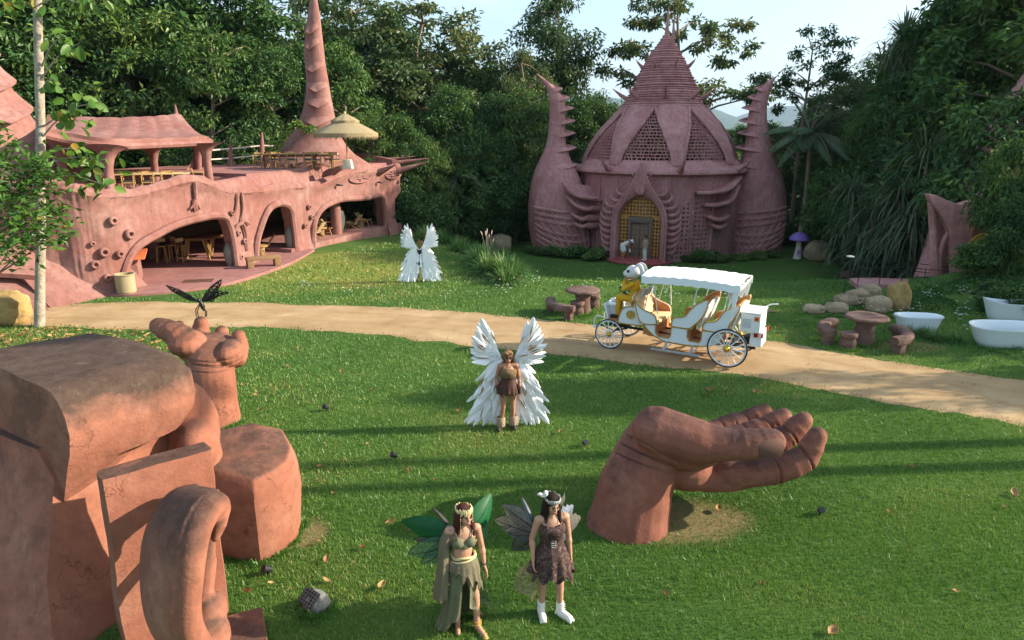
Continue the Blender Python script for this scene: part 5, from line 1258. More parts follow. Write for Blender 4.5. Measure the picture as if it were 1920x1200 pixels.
# ---------------------------------------------------------------- boulders
def boulder(px, py, w, h, d, lb, mat='rock', seed=0, flat=.0, rot=0):
    p = on(px, py); bm = bmesh.new()
    if 1500 < px < 1700 and py > 495 and mat != 'rock_gold': w, h, d = w * 1.3, h * 1.25, d * 1.3
    bmesh.ops.create_icosphere(bm, subdivisions=4, radius=1)
    for v in bm.verts:
        n = v.co.normalized(); q = Vector((abs(n.x) ** .75 * math.copysign(1, n.x), abs(n.y) ** .75 * math.copysign(1, n.y), abs(n.z) ** .75 * math.copysign(1, n.z)))
        w_, h_, d_ = w, h, d
        k = 1 + .16 * mnoise.noise(n * 1.3 + Vector((seed, 0, 0))) + .09 * mnoise.noise(n * 3.1 + Vector((0, seed, 0))) + .035 * mnoise.noise(n * 8 + Vector((0, 0, seed)))
        v.co = Vector((q.x * k * w / 2, q.y * k * d / 2, q.z * k * h / 2))
    me = bpy.data.meshes.new('boulder'); bm.to_mesh(me); bm.free(); me.polygons.foreach_set('use_smooth', [True] * len(me.polygons))
    o = link('boulder', me, mat); o.location = (p.x, p.y, p.z + h * .42); o.rotation_euler = (0, 0, rot); tag(o, lb, 'boulder'); return o
boulder(938, 470, 1.7, 1.35, 1.4, 'large round tan boulder left of the temple at the forest edge', 'rock', 1)
boulder(898, 468, 1.2, .4, .8, 'flat stone between the bollard and the round boulder', 'rock', 11)
boulder(1532, 489, 1.75, 1.6, 1.3, 'big tan boulder beside the purple mushroom', 'rock', 2)
boulder(1682, 580, .72, 1.05, .55, 'tall upright golden standing stone by the bridge', 'rock_gold', 3)
boulder(1525, 587, .55, .26, .4, 'small flat pale stone farthest left of the rock row', 'rock', 4)
boulder(1567, 586, .60, .30, .45, 'flat grey stone second in the rock row', 'rock', 5)
boulder(1588, 571, .66, .32, .5, 'wide flat rock at foot of the lamp post', 'rock', 6)
boulder(1608, 570, .62, .46, .5, 'rounded grey rock right of the lamp post', 'rock', 7)
boulder(1627, 558, .60, .42, .5, 'dark grey rock stacked below the topmost one by the bridge', 'rock', 8)
boulder(1627, 544, .58, .36, .5, 'topmost pale rock next to the bridge deck', 'rock', 9)
boulder(1646, 586, .62, .50, .5, 'brown slanted rock left of the golden standing stone', 'rock', 10)
boulder(1618, 516, 1.9, .62, .8, 'long low pinkish rock ledge behind the bridge rail', 'stone_brown', 12)
boulder(1590, 500, .8, .4, .6, 'small tan rock at left end of the rock ledge', 'rock', 13)
boulder(18, 606, 1.35, 1.15, .9, 'angular golden boulder beside the pale tree trunk', 'rock_gold', 14)
boulder(1425, 585, .9, .1, .4, 'thin flat stepping stone in the grass behind the carriage', 'rock', 15)
boulder(1570, 462, .8, .35, .6, 'low brown rock behind the big tan boulder', 'stone_brown', 16)

# ---------------------------------------------------------------- mushroom, lights, bridge, right-hand shell building
p = on(1495, 485); mu = thing('mushroom_sculpture', 'purple-capped toadstool sculpture with pale stem near the temple', 'sculpture', p)
mb = MB(); mb.lathe([(.30, 0), (.27, .2), (.20, .7), (.17, 1.25), (.2, 1.4)], 20); obj('stem', mb, M['plaster'], mu)
mb = MB(); mb.lathe([(.1, 1.30), (.5, 1.32), (.66, 1.33), (.70, 1.38), (.62, 1.58), (.45, 1.76), (.22, 1.86), (.01, 1.88)], 32); obj('cap', mb, 'purple', mu, angle=60)
mb = MB(); rs = np.random.default_rng(2)
for k in range(14):
    a = rs.uniform(-2.6, -.5); z = rs.uniform(.1, .65); mb.ell((.255 * math.cos(a) * (1 - z * .25), .255 * math.sin(a) * (1 - z * .25), z), (.05, .03, .11), None, 8, 5)
obj('painted_flower', mb, 'purple', mu)
p = on(875, 468); bl = thing('bollard_light', 'square black bollard light with white band at the forest edge', 'bollard', p)
mb = MB(); mb.box((0, 0, .62), (.32, .32, 1.24)); obj('post', mb, 'black', bl, bevel=.01); mb = MB(); mb.box((0, 0, 1.27), (.34, .34, .05)); obj('light_band', mb, 'white_paint', bl); mb = MB(); mb.box((0, 0, 1.33), (.34, .34, .06)); obj('lid', mb, 'black', bl)
mb = MB(); mb.tube([(0, -.16, 1.08), (0, -.175, 1.08)], .035, 12); obj('badge', mb, 'white_paint', bl)
p = on(1580, 566); lp = thing('lamp_post', 'thin dark path lamp with flat disc head among the rocks', 'lamp', p)
mb = MB(); mb.tube([(0, 0, 0), (.03, 0, 1.0), (.06, 0, 1.62)], .014, 7); obj('pole', mb, 'metal_dark', lp); mb = MB(); mb.lathe([(.02, 1.64), (.13, 1.62), (.13, 1.65), (.02, 1.68)], 20, (.06, 0, 0)); obj('head', mb, 'grey_metal', lp)
for px, py, lb in [(740, 862, 'small dark garden spotlight near the angel-winged woman, left of her'), (612, 771, 'tiny garden spotlight at the shaded far side of the lawn'), (1096, 838, 'small garden spotlight between the angel and the open hand'), (1537, 966, 'black garden spotlight on the grass right of the open hand'), (503, 1078, 'grey garden spotlight in front of the terracotta block')]:
    p = gnd(px, py); g = thing('garden_spotlight', lb, 'spotlight', p, random.uniform(-1, 1), 'ground spotlights on the lawn')
    mb = MB(); mb.tube([(0, 0, -.02), (0, 0, .06)], .012, 6); obj('spike', mb, 'black', g)
    mb = MB(); mb.tube([(0, .05, .06), (0, -.03, .11), (0, -.06, .13)], [.035, .05, .055], 12); obj('housing', mb, 'black', g); mb = MB(); mb.tube([(0, -.06, .13), (0, -.063, .132)], .046, 12); obj('lens', mb, 'lens', g)
p = gnd(593, 1140); rk = thing('rock_speaker', 'grey fake-rock garden speaker with dark grille in the grass', 'speaker', p, R(-38))
mb = MB(); mb.ell((0, 0, .10), (.19, .15, .15), None, 16, 10); obj('rock_body', mb.jitter(.03, 9), 'fake_rock', rk)
mb = MB(); m3 = Matrix.Rotation(R(38), 3, 'X'); mb.box((-.01, -.085, .205), (.27, .20, .02), m3); gr = obj('panel', mb, 'black', rk, bevel=.006)
for k in range(5): mb = MB(); mb.box(Vector((-.11 + .05 * k, -.085, .205)) + m3 @ Vector((0, 0, .012)), (.007, .19, .006), m3); obj('grid_line', mb, 'fake_rock', gr)
for k in range(5): mb = MB(); mb.box(Vector((-.01, -.085, .205)) + m3 @ Vector((0, -.08 + .04 * k, .012)), (.25, .007, .006), m3); obj('grid_line', mb, 'fake_rock', gr)
br = thing('footbridge', 'low pink footbridge with thin rails leading to the shell building', 'bridge', on(1690, 545))
a, b = at(1600, 530, 28.6), at(1800, 550, 27.7); a.z = b.z = -.42; mb = MB()
dv = (b - a); nv = Vector((-dv.y, dv.x, 0)).normalized()
mb.sheet(lambda u, v: a.lerp(b, u) + nv * (-.7 + 1.4 * v) + Vector((0, 0, .18 * math.sin(PI * min(1, u * .8 + .2)))), 24, 3, .2); obj('deck', mb, 'temple', br, True)
for s in (-.66, .66):
    tops = []
    for k in range(6):
        q = a.lerp(b, k / 5) + nv * s; q.z = -.42 + .18 * math.sin(PI * min(1, k / 5 * .8 + .2)); mb = MB(); mb.tube([q, q + Vector((0, 0, .72))], .018, 6); obj('rail_post', mb, 'metal_dark', br, True); tops.append(q)
    for hh in (.38, .72): mb = MB(); mb.tube([q + Vector((0, 0, hh)) for q in tops], .014, 6); obj('rail', mb, 'metal_dark', br, True)
sh = thing('shell_building', 'dark pink arched clay building half hidden by trees at right', 'building', (21.5, 29, 0))
YO = [(1784, 566), (1789, 510), (1788, 465), (1780, 432), (1765, 404), (1748, 381), (1741, 364), (1756, 366), (1778, 376), (1800, 384), (1826, 376), (1858, 352), (1856, 378), (1838, 404), (1824, 436), (1816, 480), (1818, 566)]
mb = MB(); mb.prism([at(a, b, 27.6) for a, b in YO], (.1, .55, 0)); obj('arch_column', mb, 'temple', sh, True, bevel=.07)
mb = MB(); mb.tube(catmull([at(1764, 548, 27.9), at(1762, 490, 27.9), at(1768, 455, 27.9), at(1780, 436, 27.9), at(1788, 448, 27.8)], 5), .09, 8); obj('inner_arch', mb, 'temple', sh, True)
mb = MB(); mb.tube(catmull([at(1756, 548, 28.0), at(1752, 480, 28.0), at(1748, 420, 28.0), at(1746, 380, 27.9)], 5), [.2] * 6 + [.14] * 10, 8); obj('arch_jamb', mb, 'temple', sh, True)
mb = MB(); mb.sheet(lambda u, v: at(1752 + 50 * u, 545 - 165 * v + 30 * u * v, 29.2 + .3 * u), 8, 12, .2); obj('recess_wall', mb, 'temple', sh, True)
mb = MB(); mb.sheet(lambda u, v: at(1810 + 60 * u + 18 * v, 560 - 105 * v - 10 * u, 27.9 + 1.6 * u), 8, 10, .25); obj('side_wall', mb, 'temple', sh, True)
mb = MB(); mb.lathe([(4.2, -1), (3.9, 1.5), (3.5, 3.2), (2.9, 5.0), (2.2, 6.6), (1.3, 8.5), (.5, 10.5), (.1, 12)], 32, (23.6, 31.0, 0), wob=lambda a, z: 1 + .05 * math.sin(3 * a + z)); obj('shell_body', mb, 'temple', sh, True)
mb = MB(); mb.sheet(lambda u, v: at(1815 + 55 * u, 455 + 22 * v - 18 * math.sin(PI * u), 27.2 + .3 * v), 10, 5, .06); wg = obj('mural_wing', mb, simple('ochre_paint', (.45, .26, .05), .8, .4, 3), sh, True)
# ---------------------------------------------------------------- people
M['skin'] = simple('skin', (.46, .245, .155), .5, .07, 9, .05, spec=.4)
M['skin_tan'] = simple('skin_tan', (.40, .195, .11), .5, .07, 9, .05, spec=.4)
M['hair_red'] = simple('hair_dark_red', (.055, .016, .012), .6, .4, 60, .5, stretch=(3, 3, .3), spec=.15)
M['hair_black'] = simple('hair_black', (.018, .012, .010), .6, .4, 60, .5, stretch=(3, 3, .3), spec=.12)
M['hair_brown'] = simple('hair_light_brown', (.24, .115, .05), .6, .4, 30, .6)
M['eye'] = simple('eye_dark', (.02, .015, .012), .25, .1, 10, 0, spec=.6)
M['lip'] = simple('lips', (.34, .10, .085), .45, .1, 10, 0)
M['sage'] = simple('sage_gauze', (.135, .135, .075), .8, .35, 7, .5, dist=.02)
M['sage_drape'] = simple('sage_drape', (.15, .13, .08), .85, .3, 6, .5, dist=.02)
M['ivory'] = simple('ivory_gold', (.62, .50, .25), .5, .35, 40, .3)
M['silver'] = simple('silver_leaves', (.33, .34, .32), .4, .4, 40, .3, .3)
M['sandal'] = simple('gold_sandal', (.55, .36, .08), .4, .2, 20, .1, .4)
M['leather'] = simple('brown_leather', (.075, .030, .018), .6, .45, 14, .5)
M['fur'] = simple('tan_fur', (.26, .165, .08), .95, .5, 40, 1.0, dist=.03)
M['fur_pale'] = simple('pale_fur', (.50, .37, .26), .95, .4, 40, 1.0, dist=.03)
M['boot_dark'] = simple('dark_boot', (.035, .025, .022), .6, .3, 20, .3)
M['boot_white'] = simple('white_boot', (.74, .71, .66), .5, .08, 12, .1)
M['yellow'] = simple('yellow_suit', (.62, .33, .012), .75, .12, 10, .35, dist=.015)
M['rabbit'] = simple('rabbit_fur', (.62, .62, .61), .9, .2, 25, .6)
M['khaki'] = simple('khaki_shirt', (.40, .28, .19), .85, .15, 8, .3)
M['white_cloth'] = simple('white_cloth', (.70, .68, .63), .85, .1, 8, .3)
M['feather'] = simple('white_feather', (.88, .89, .90), .75, .05, 20, .15)
M['feather_gold'] = simple('gold_feather', (.30, .17, .05), .55, .4, 20, .2)
t = NT('floral_chiffon'); f = t.noise(22, 4, .7, dist=1.2)
t.bsdf(t.ramp(f, [(.3, (.022, .011, .011)), (.48, (.060, .028, .026)), (.58, (.10, .07, .06)), (.68, (.22, .16, .14))]), .85, 0, t.bump(t.noise(12, 4), .5, .02), .2); M['floral'] = t.m
def gauze(name, col, alpha, col2=None):
    t = NT(name); f = t.noise(7, 5, .65, dist=.6); c = t.mix(f, tuple(x * .6 for x in col), col2 or tuple(min(1, x * 1.5) for x in col))
    d = t.n('ShaderNodeBsdfDiffuse'); t.link(c, d.inputs[0]); tl = t.n('ShaderNodeBsdfTranslucent'); t.link(c, tl.inputs[0]); g = t.n('ShaderNodeBsdfGlossy'); g.inputs['Roughness'].default_value = .5
    m1 = t.n('ShaderNodeMixShader'); m1.inputs[0].default_value = .35; t.link(d.outputs[0], m1.inputs[1]); t.link(tl.outputs[0], m1.inputs[2])
    m2 = t.n('ShaderNodeMixShader'); m2.inputs[0].default_value = .025; t.link(m1.outputs[0], m2.inputs[1]); t.link(g.outputs[0], m2.inputs[2])
    tp = t.n('ShaderNodeBsdfTransparent'); m3 = t.n('ShaderNodeMixShader'); m3.inputs[0].default_value = alpha; t.link(tp.outputs[0], m3.inputs[1]); t.link(m2.outputs[0], m3.inputs[2]); t.link(m3.outputs[0], t.out.inputs[0]); M[name] = t.m
gauze('green_leaf_wing', (.008, .10, .032), .93, (.02, .20, .06)); gauze('pale_green_wing', (.09, .22, .14), .42); gauze('grey_wing', (.20, .19, .18), .55, (.34, .30, .25)); gauze('blue_wing', (.12, .16, .27), .75, (.42, .46, .55)); gauze('smoke_wing', (.05, .055, .055), .70, (.24, .24, .21)); gauze('tulle', (.34, .25, .17), .30); gauze('green_tulle', (.12, .17, .11), .35)

def hand(mb, w, d, pn, curl=.5, s=1.0, flip=1):
    w, d, pn = Vector(w), Vector(d).normalized(), Vector(pn); pn = (pn - d * pn.dot(d)).normalized(); ac = d.cross(pn) * flip
    rot = Matrix((ac, pn, d)).transposed()
    mb.ell(w + d * .045 * s, (.037 * s, .016 * s, .052 * s), rot, 10, 7)
    for k, (o, L) in enumerate([(-.028, .068), (-.009, .078), (.010, .073), (.028, .058)]):
        b = w + d * .082 * s + ac * (o * s); m = b + (d * math.cos(curl * .6) + pn * math.sin(curl * .6)) * (L * .55 * s) + ac * (o * .15 * s); e = m + (d * math.cos(curl * 1.6) + pn * math.sin(curl * 1.6)) * (L * .5 * s)
        mb.cap(b - d * .02 * s, m, .0095 * s, .0088 * s, 8); mb.cap(m, e, .0088 * s, .0072 * s, 8)
    b = w + d * .025 * s - ac * .032 * s; m = b + (d * .7 - ac * .6 + pn * .35) * .045 * s; mb.cap(b, m, .012 * s, .0105 * s, 8); mb.cap(m, m + (d * .9 - ac * .15 + pn * .3) * .032 * s, .0105 * s, .008 * s, 8)

def figure(J, male=False, foot_dir=None, bare=True, scale=1.0, hands=True, curl=.5, headrot=0, headtilt=0, face=True):
    g = lambda k: Vector(J[k]); mb = MB(); k = 1.12 if male else 1.0
    H = g('head'); HR = Matrix.Rotation(R(headrot), 3, 'Z') @ Matrix.Rotation(R(headtilt), 3, 'X')
    h = lambda x, y, z: H + HR @ Vector((x, y, z))
    if face:
        mb.ell(h(0, .012, .02), (.073, .092, .10), HR, 16, 11); mb.ell(h(0, -.022, -.045), (.056, .066, .068), HR, 14, 9); mb.ell(h(0, -.045, -.085), (.032, .034, .026), HR, 10, 7)
        mb.cap(h(0, -.082, .02), h(0, -.105, -.022), .010, .014, 8); mb.ell(h(0, -.088, -.058), (.026, .012, .010), HR, 8, 6)
        for s in (-1, 1): mb.ell(h(s * .074, .015, -.01), (.012, .022, .032), HR, 8, 6); mb.ell(h(s * .035, -.07, -.02), (.024, .02, .022), HR, 8, 6)
    else: mb.ell(H, (.08, .09, .11), HR, 14, 9)
    mb.cap(g('neck'), h(0, .015, -.05), .05 * k, .045 * k, 12)
    ch, wa, pe = g('chest'), g('waist'), g('pelvis')
    up = (ch - pe).normalized(); sa, sb = g('sh_a'), g('sh_b'); ac = (sb - sa); ac = ac.normalized(); fw = up.cross(ac) * -1
    if (fw.length < .5): fw = Vector((0, -1, 0))
    TR_ = Matrix((ac, -fw, up)).transposed()
    mb.ell(ch, (.145 * k, .098 * k, .165), TR_, 18, 11); mb.ell(wa, (.118 * k, .088 * k, .15), TR_, 18, 11); mb.ell(pe, (.158 * (1 if not male else .98), .112, .125), TR_, 18, 11)
    mb.cap(sa, sb, .052 * k, .052 * k, 12); mb.cap(ch + up * .06, g('neck'), .09, .055, 12)
    if not male:
        for s in (-1, 1): mb.ell(ch + ac * (s * .068) + fw * .075 + up * -.005, (.062, .058, .062), TR_, 12, 8)
    for s in 'ab':
        a, e, w = g('sh_' + s), g('el_' + s), g('wr_' + s)
        mb.cap(a, e, .050 * k, .037 * k, 12); mb.cap(e, w, .038 * k, .026 * k, 12); mb.ell(e.lerp(w, .25), (.042 * k, .042 * k, .075), (w - e).to_track_quat('Z', 'Y').to_matrix(), 10, 7)
        if hands: hand(mb, w, J.get('hd_' + s, tuple(w - e)), J.get('pn_' + s, (-1 if s == 'b' else 1, 0, 0)), J.get('cu_' + s, curl), 1.08 * k, 1 if s == 'a' else -1)
        hp, kn, an, to = g('hip_' + s), g('kn_' + s), g('an_' + s), g('toe_' + s)
        mb.cap(hp, kn, .088 * k, .053 * k, 14); mb.cap(kn, an, .054 * k, .036 * k, 12); d = (an - kn); mb.ell(kn.lerp(an, .28) + Vector(J.get('back', (0, .018, 0))), (.056 * k, .058 * k, .13), d.to_track_quat('Z', 'Y').to_matrix(), 12, 9)
        mb.ell(kn, (.054 * k, .056 * k, .06), None, 10, 7)
        mb.cap(an + Vector((0, 0, -.02)), to, .038 * k, .028 * k, 10, .8); hl = an + (an - to).normalized() * .035; hl.z = to.z + .005; mb.cap(hl, to, .034 * k, .026 * k, 10)
    return mb, h, TR_, fw, up, ac
def person(label, loc, rz, J, skin='skin', cat='person', group=None, **kw):
    p = thing('person', label, cat, loc, rz, group); mb, h, TR_, fw, up, ac = figure(J, **kw)
    me = fuse(mb, .0085, 'body', 2); link('body', me, skin, p); return p, h
def face_parts(p, h):
    for s in (-1, 1):
        mb = MB(); mb.ell(h(s * .031, -.088, .004), (.015, .008, .008), None, 10, 6); obj('eye', mb, 'eye', p)
        mb = MB(); mb.tube([h(s * .014, -.096, .024), h(s * .034, -.093, .030), h(s * .052, -.078, .024)], [.004, .005, .003], 6); obj('eyebrow', mb, 'hair_black', p)
    mb = MB(); mb.ell(h(0, -.099, -.055), (.022, .008, .0065), None, 10, 6); mb.ell(h(0, -.097, -.066), (.018, .008, .007), None, 10, 6); obj('lips', mb, 'lip', p)
def long_hair(p, h, mat, zlen, front=True, width=1.0, vox=.011, seed=0):
    mb = MB(); mb.ell(h(0, .03, .045), (.090, .104, .098), None, 16, 10); mb.ell(h(0, .065, -.03), (.088, .07, .12), None, 14, 9)
    H0 = h(0, 0, 0); rs = np.random.default_rng(seed)
    for k in range(15):
        a = R(-28 + 236 * k / 14) if front else R(10 + 160 * k / 14)
        x, y = math.cos(a) * .083, .028 + math.sin(a) * .083
        zb = H0.z - zlen * rs.uniform(.86, 1.05) * (.82 if y < 0 else 1); sw = .025 * math.sin(k * 1.9)
        mb.tube(catmull([h(x * .9, y, .06), h(x * 1.08, y * 1.05, -.06), Vector((H0.x + x * 1.25 * width + sw * .4, H0.y + .02 + y * 1.15 - (.03 if y < 0 else 0), H0.z - zlen * .5)), Vector((H0.x + x * 1.3 * width + sw, H0.y + .03 + y * 1.2 - (.035 if y < .03 else 0), zb))], 4), np.interp(np.linspace(0, 3, 13), [0, 1, 2, 3], [.024, .030, .028, .008]), 8)
    o = link('hair', fuse(mb, vox, 'hair', 1), mat, p); mb = MB()
    for k in range(46):
        a = R(rs.uniform(-30, 210)); x, y = math.cos(a) * .092, .028 + math.sin(a) * .092; L_ = zlen * rs.uniform(.7, 1.12); w1, w2 = rs.normal(0, .018, 2)
        mb.tube(catmull([h(x * .7, y * .8, .09), h(x * 1.02, y, -.02), Vector((H0.x + x * 1.35 * width + w1, H0.y + .02 + y * 1.2 - (.035 if y < 0 else 0), H0.z - L_ * .55)), Vector((H0.x + x * 1.42 * width + w2, H0.y + .025 + y * 1.25 - (.04 if y < .03 else 0), H0.z - L_))], 4), np.linspace(.0045, .002, 13), 4)
    st = obj('hair_strands', mb, mat, o); tag(st, kind='stuff'); return o
def ringsheet(name, p, mat, spec, a0=0, a1=360, nu=48, nv=14, th=.006, fold=0, nf=9, hem=0, c=(0, 0), hemfn=None):
    """cloth round the body: spec = [(z, rx, ry, cx, cy)] from top to bottom; folds grow downwards"""
    zs = [s[0] for s in spec]
    def fn(u, v):
        a = R(a0 + (a1 - a0) * u); i = v * (len(spec) - 1); k0, k1 = spec[int(i)], spec[min(int(i) + 1, len(spec) - 1)]; f = i - int(i); q = [x + (y - x) * f for x, y in zip(k0, k1)]
        ff = 1 + fold * v ** 1.2 * math.sin(nf * a + 1.3 * math.sin(a * 2)); z = q[0] + (hem * v ** 2 * math.sin(nf * a * .7 + 1) if hem else 0) + (hemfn(a) * v ** 2 if hemfn else 0)
        return Vector((q[3] + math.cos(a) * q[1] * ff, q[4] + math.sin(a) * q[2] * ff, z))
    mb = MB(); mb.sheet(fn, nu, nv, th); return obj(name, mb, mat, p, angle=75)
def crown(p, h, mat, n=26, r=.098, zz=.07, seed=1, ht=.05):
    mb = MB(); rs = np.random.default_rng(seed)
    for k in range(n):
        a = 2 * PI * k / n; d = Vector((math.cos(a) * .95, math.sin(a) * 1.12, 0)); c_ = h(d.x * r, d.y * r + .015, zz + rs.uniform(-.012, .015))
        fr = max(0, -math.sin(a)); mb.ell(c_, (.016 + .008 * fr, .010, .016 + ht * .35 * (.4 + fr) * rs.uniform(.6, 1.1)), Matrix.Rotation(a + PI / 2, 3, 'Z') @ Matrix.Rotation(rs.uniform(-.4, .4), 3, 'Y'), 7, 5)
    return obj('crown', mb, mat, p, smooth=False)

STAND = dict(head=(0, -.01, 1.545), neck=(0, .012, 1.39), chest=(0, .005, 1.235), waist=(0, 0, 1.08), pelvis=(0, .008, .93), sh_a=(-.165, .01, 1.355), sh_b=(.165, .01, 1.355),
             el_a=(-.205, .03, 1.08), el_b=(.205, .03, 1.08), wr_a=(-.215, -.02, .84), wr_b=(.215, -.02, .84), hip_a=(-.085, .01, .88), hip_b=(.085, .01, .88), kn_a=(-.09, -.01, .49), kn_b=(.09, -.01, .49),
             an_a=(-.09, .03, .085), an_b=(.09, .03, .085), toe_a=(-.11, -.13, .028), toe_b=(.11, -.13, .028))
def leafwing(p, base, tip, w, mat, Y0, Y1, bend=.12, ribs=3, ragged=0, th=.004, name='wing'):
    b, e = at(base[0], base[1], Y0), at(tip[0], tip[1], Y1); d = e - b; L = d.length; u_ = d.normalized(); wd = Vector((-u_.z, 0, u_.x)); wd.normalize(); nn_ = u_.cross(wd); wm = w * .0066
    def fn(u, v):
        x = v * 2 - 1; k = math.sin(PI * min(.985, .04 + u ** .8 * .945)) ** .8 * (1 + ragged * .25 * math.sin(u * 37 + x * 5) * abs(x))
        return b + u_ * (L * u) + wd * (wm * .5 * k * x + bend * L * (u * u - u) * .6) + nn_ * (.08 * L * (1 - x * x) * k - .1 * L * u * u)
    mb = MB(); mb.sheet(fn, 22, 8, th); o = obj(name, mb, mat, p, True, angle=80)
    mb = MB(); mb.tube([fn(u, .5) for u in np.linspace(0, 1, 14)], np.linspace(.008, .003, 14), 5)
    mb.tube([fn(u, 0.0) for u in np.linspace(0, 1, 14)], .004, 5)
    for k in range(ribs * 2):
        s = k % 2; u0 = .15 + .6 * (k // 2) / max(1, ribs); mb.tube([fn(u0, .5), fn(min(1, u0 + .16), .5 + (.46 if s else -.46))], .003, 4)
    obj('wing_vein', mb, 'boot_dark' if mat not in ('green_leaf_wing',) else 'green_leaf_wing', o, True); return o

# --- woman in sage green with leaf wings
J = dict(STAND); J.update(pelvis=(-.025, .008, .93), hip_a=(-.11, .01, .875), hip_b=(.06, .01, .89), waist=(-.012, 0, 1.08), head=(.02, -.012, 1.54), kn_b=(.12, -.06, .49), an_b=(.14, -.06, .085), toe_b=(.20, -.22, .028), el_b=(.225, .04, 1.08), wr_b=(.245, -.02, .85), hd_b=(.25, -.25, -.9), pn_b=(-1, 0, 0), kn_a=(-.08, 0, .49), an_a=(-.08, .06, .085), toe_a=(-.10, -.1, .028))
p, h = person('woman in sage green gown with gold crown and green leaf wings', gnd(872, 1178), R(14), J, 'skin', headrot=22)
face_parts(p, h); long_hair(p, h, 'hair_red', .40, True, 1.05, seed=3); crown(p, h, 'ivory', 28, .094, .085, 4, .06)
mb = MB()
for s in (-1, 1):
    for k in range(12): mb.ell(h(s * .082, -.045, .04 - k * .021), (.005, .005, .008), None, 6, 4)
obj('crown_tassel', mb, 'ivory', p)
mb = MB(); 
for s in (-1, 1): mb.ell((s * .070, -.075, 1.232), (.070, .062, .066), None, 14, 9); mb.tube([(s * .075, -.10, 1.28), (s * .10, -.055, 1.36), (s * .11, .02, 1.40)], .010, 6)
mb.tube(catmull([(-.14, -.03, 1.205), (0, -.115, 1.185), (.14, -.03, 1.205), (.12, .09, 1.21), (-.12, .09, 1.21), (-.14, -.03, 1.205)], 5), .018, 7); mb.ell((0, -.11, 1.20), (.035, .02, .03)); link('bra_top', fuse(mb, .009, 'bra_top', 1), 'sage', p)
ringsheet('skirt', p, 'sage', [(1.03, .125, .098, 0, .005), (.95, .165, .125, 0, .008), (.75, .185, .15, -.01, .01), (.45, .20, .17, -.03, .03), (.18, .22, .2, -.05, .05), (.04, .27, .23, -.06, .06)], -70, 262, 64, 22, .006, .10, 13, .02, hemfn=lambda a: .34 * max(0, math.cos(a + R(70))) ** 2)
ringsheet('skirt_flounce', p, 'sage_drape', [(1.0, .135, .108, 0, 0), (.92, .175, .135, 0, 0), (.80, .19, .15, .005, -.005), (.70, .20, .16, .01, -.01)], -150, 20, 36, 10, .006, .07, 17, .06, hemfn=lambda a: -.16 * math.sin(a + R(60)))
ringsheet('back_panel', p, 'green_tulle', [(.98, .16, .12, 0, .02), (.6, .22, .18, .03, .06), (.2, .27, .24, .06, .12), (.03, .31, .28, .07, .14)], 10, 165, 30, 12, .004, .07, 11)
mb = MB(); mb.tube([(math.cos(a) * .135, math.sin(a) * .105, 1.03 + .012 * math.sin(a * 3)) for a in np.linspace(0, 2 * PI, 30)], .016, 7); mb.tube([(math.cos(a) * .145, math.sin(a) * .112, .995 + .02 * math.cos(a)) for a in np.linspace(0, 2 * PI, 30)], .012, 7); obj('belt', mb, 'ivory', p)
mb = MB(); P = catmull([(-.15, .03, 1.39), (-.215, .03, 1.20), (-.235, .02, 1.0), (-.25, .01, .80), (-.27, .02, .62), (-.28, .03, .50)], 5)
rr = np.interp(np.linspace(0, 5, len(P)), range(6), [.055, .078, .088, .095, .11, .12]); rings = []
for i, (q, r) in enumerate(zip(P, rr)): rings.append([q + Vector((math.cos(a) * r * .8, math.sin(a) * r * 1.15, 0)) * (1 + .14 * (i / len(P)) * math.sin(6 * a)) for a in np.linspace(0, 2 * PI, 28, endpoint=False)])
mb.loft(rings); obj('draped_sleeve', mb, 'sage_drape', p, angle=75)
mb = MB(); mb.tube([(.238 + .032 * math.cos(a), -.01 + .032 * math.sin(a), .88) for a in np.linspace(0, 2 * PI, 14)], .007, 6); obj('bracelet', mb, 'black', p)
mb = MB(); mb.cap((.145, -.05, .018), (.205, -.235, .016), .040, .036, 10, .45)
for q in (.2, .5, .8): mb.tube([(.145 + .06 * q - .04, -.05 - .18 * q, .03), (.145 + .06 * q, -.06 - .18 * q, .075 - .03 * q), (.145 + .06 * q + .04, -.05 - .18 * q, .03)], .009, 6)
for z in (.09, .13): mb.tube([(.14 + .045 * math.cos(a), -.06 + .045 * math.sin(a), z) for a in np.linspace(0, 2 * PI, 12)], .009, 6)
obj('sandal', mb, 'sandal', p)
Y0 = p.location.y + .12
for base, tip, w, mt, y1, bd in [((856, 1004), (766, 966), 46, 'green_leaf_wing', .25, .16), ((886, 998), (941, 934), 42, 'green_leaf_wing', .25, .10), ((888, 1002), (935, 966), 36, 'pale_green_wing', .2, -.1), ((855, 1010), (776, 1030), 48, 'pale_green_wing', .15, -.12), ((857, 1012), (798, 1052), 40, 'pale_green_wing', .1, -.1), ((888, 1006), (924, 1022), 46, 'pale_green_wing', .12, .2), ((852, 990), (820, 944), 8, 'smoke_wing', .2, .2), ((850, 1004), (785, 1004), 16, 'smoke_wing', .2, .1)]:
    leafwing(p, base, tip, w, mt, Y0, Y0 + y1, bd)
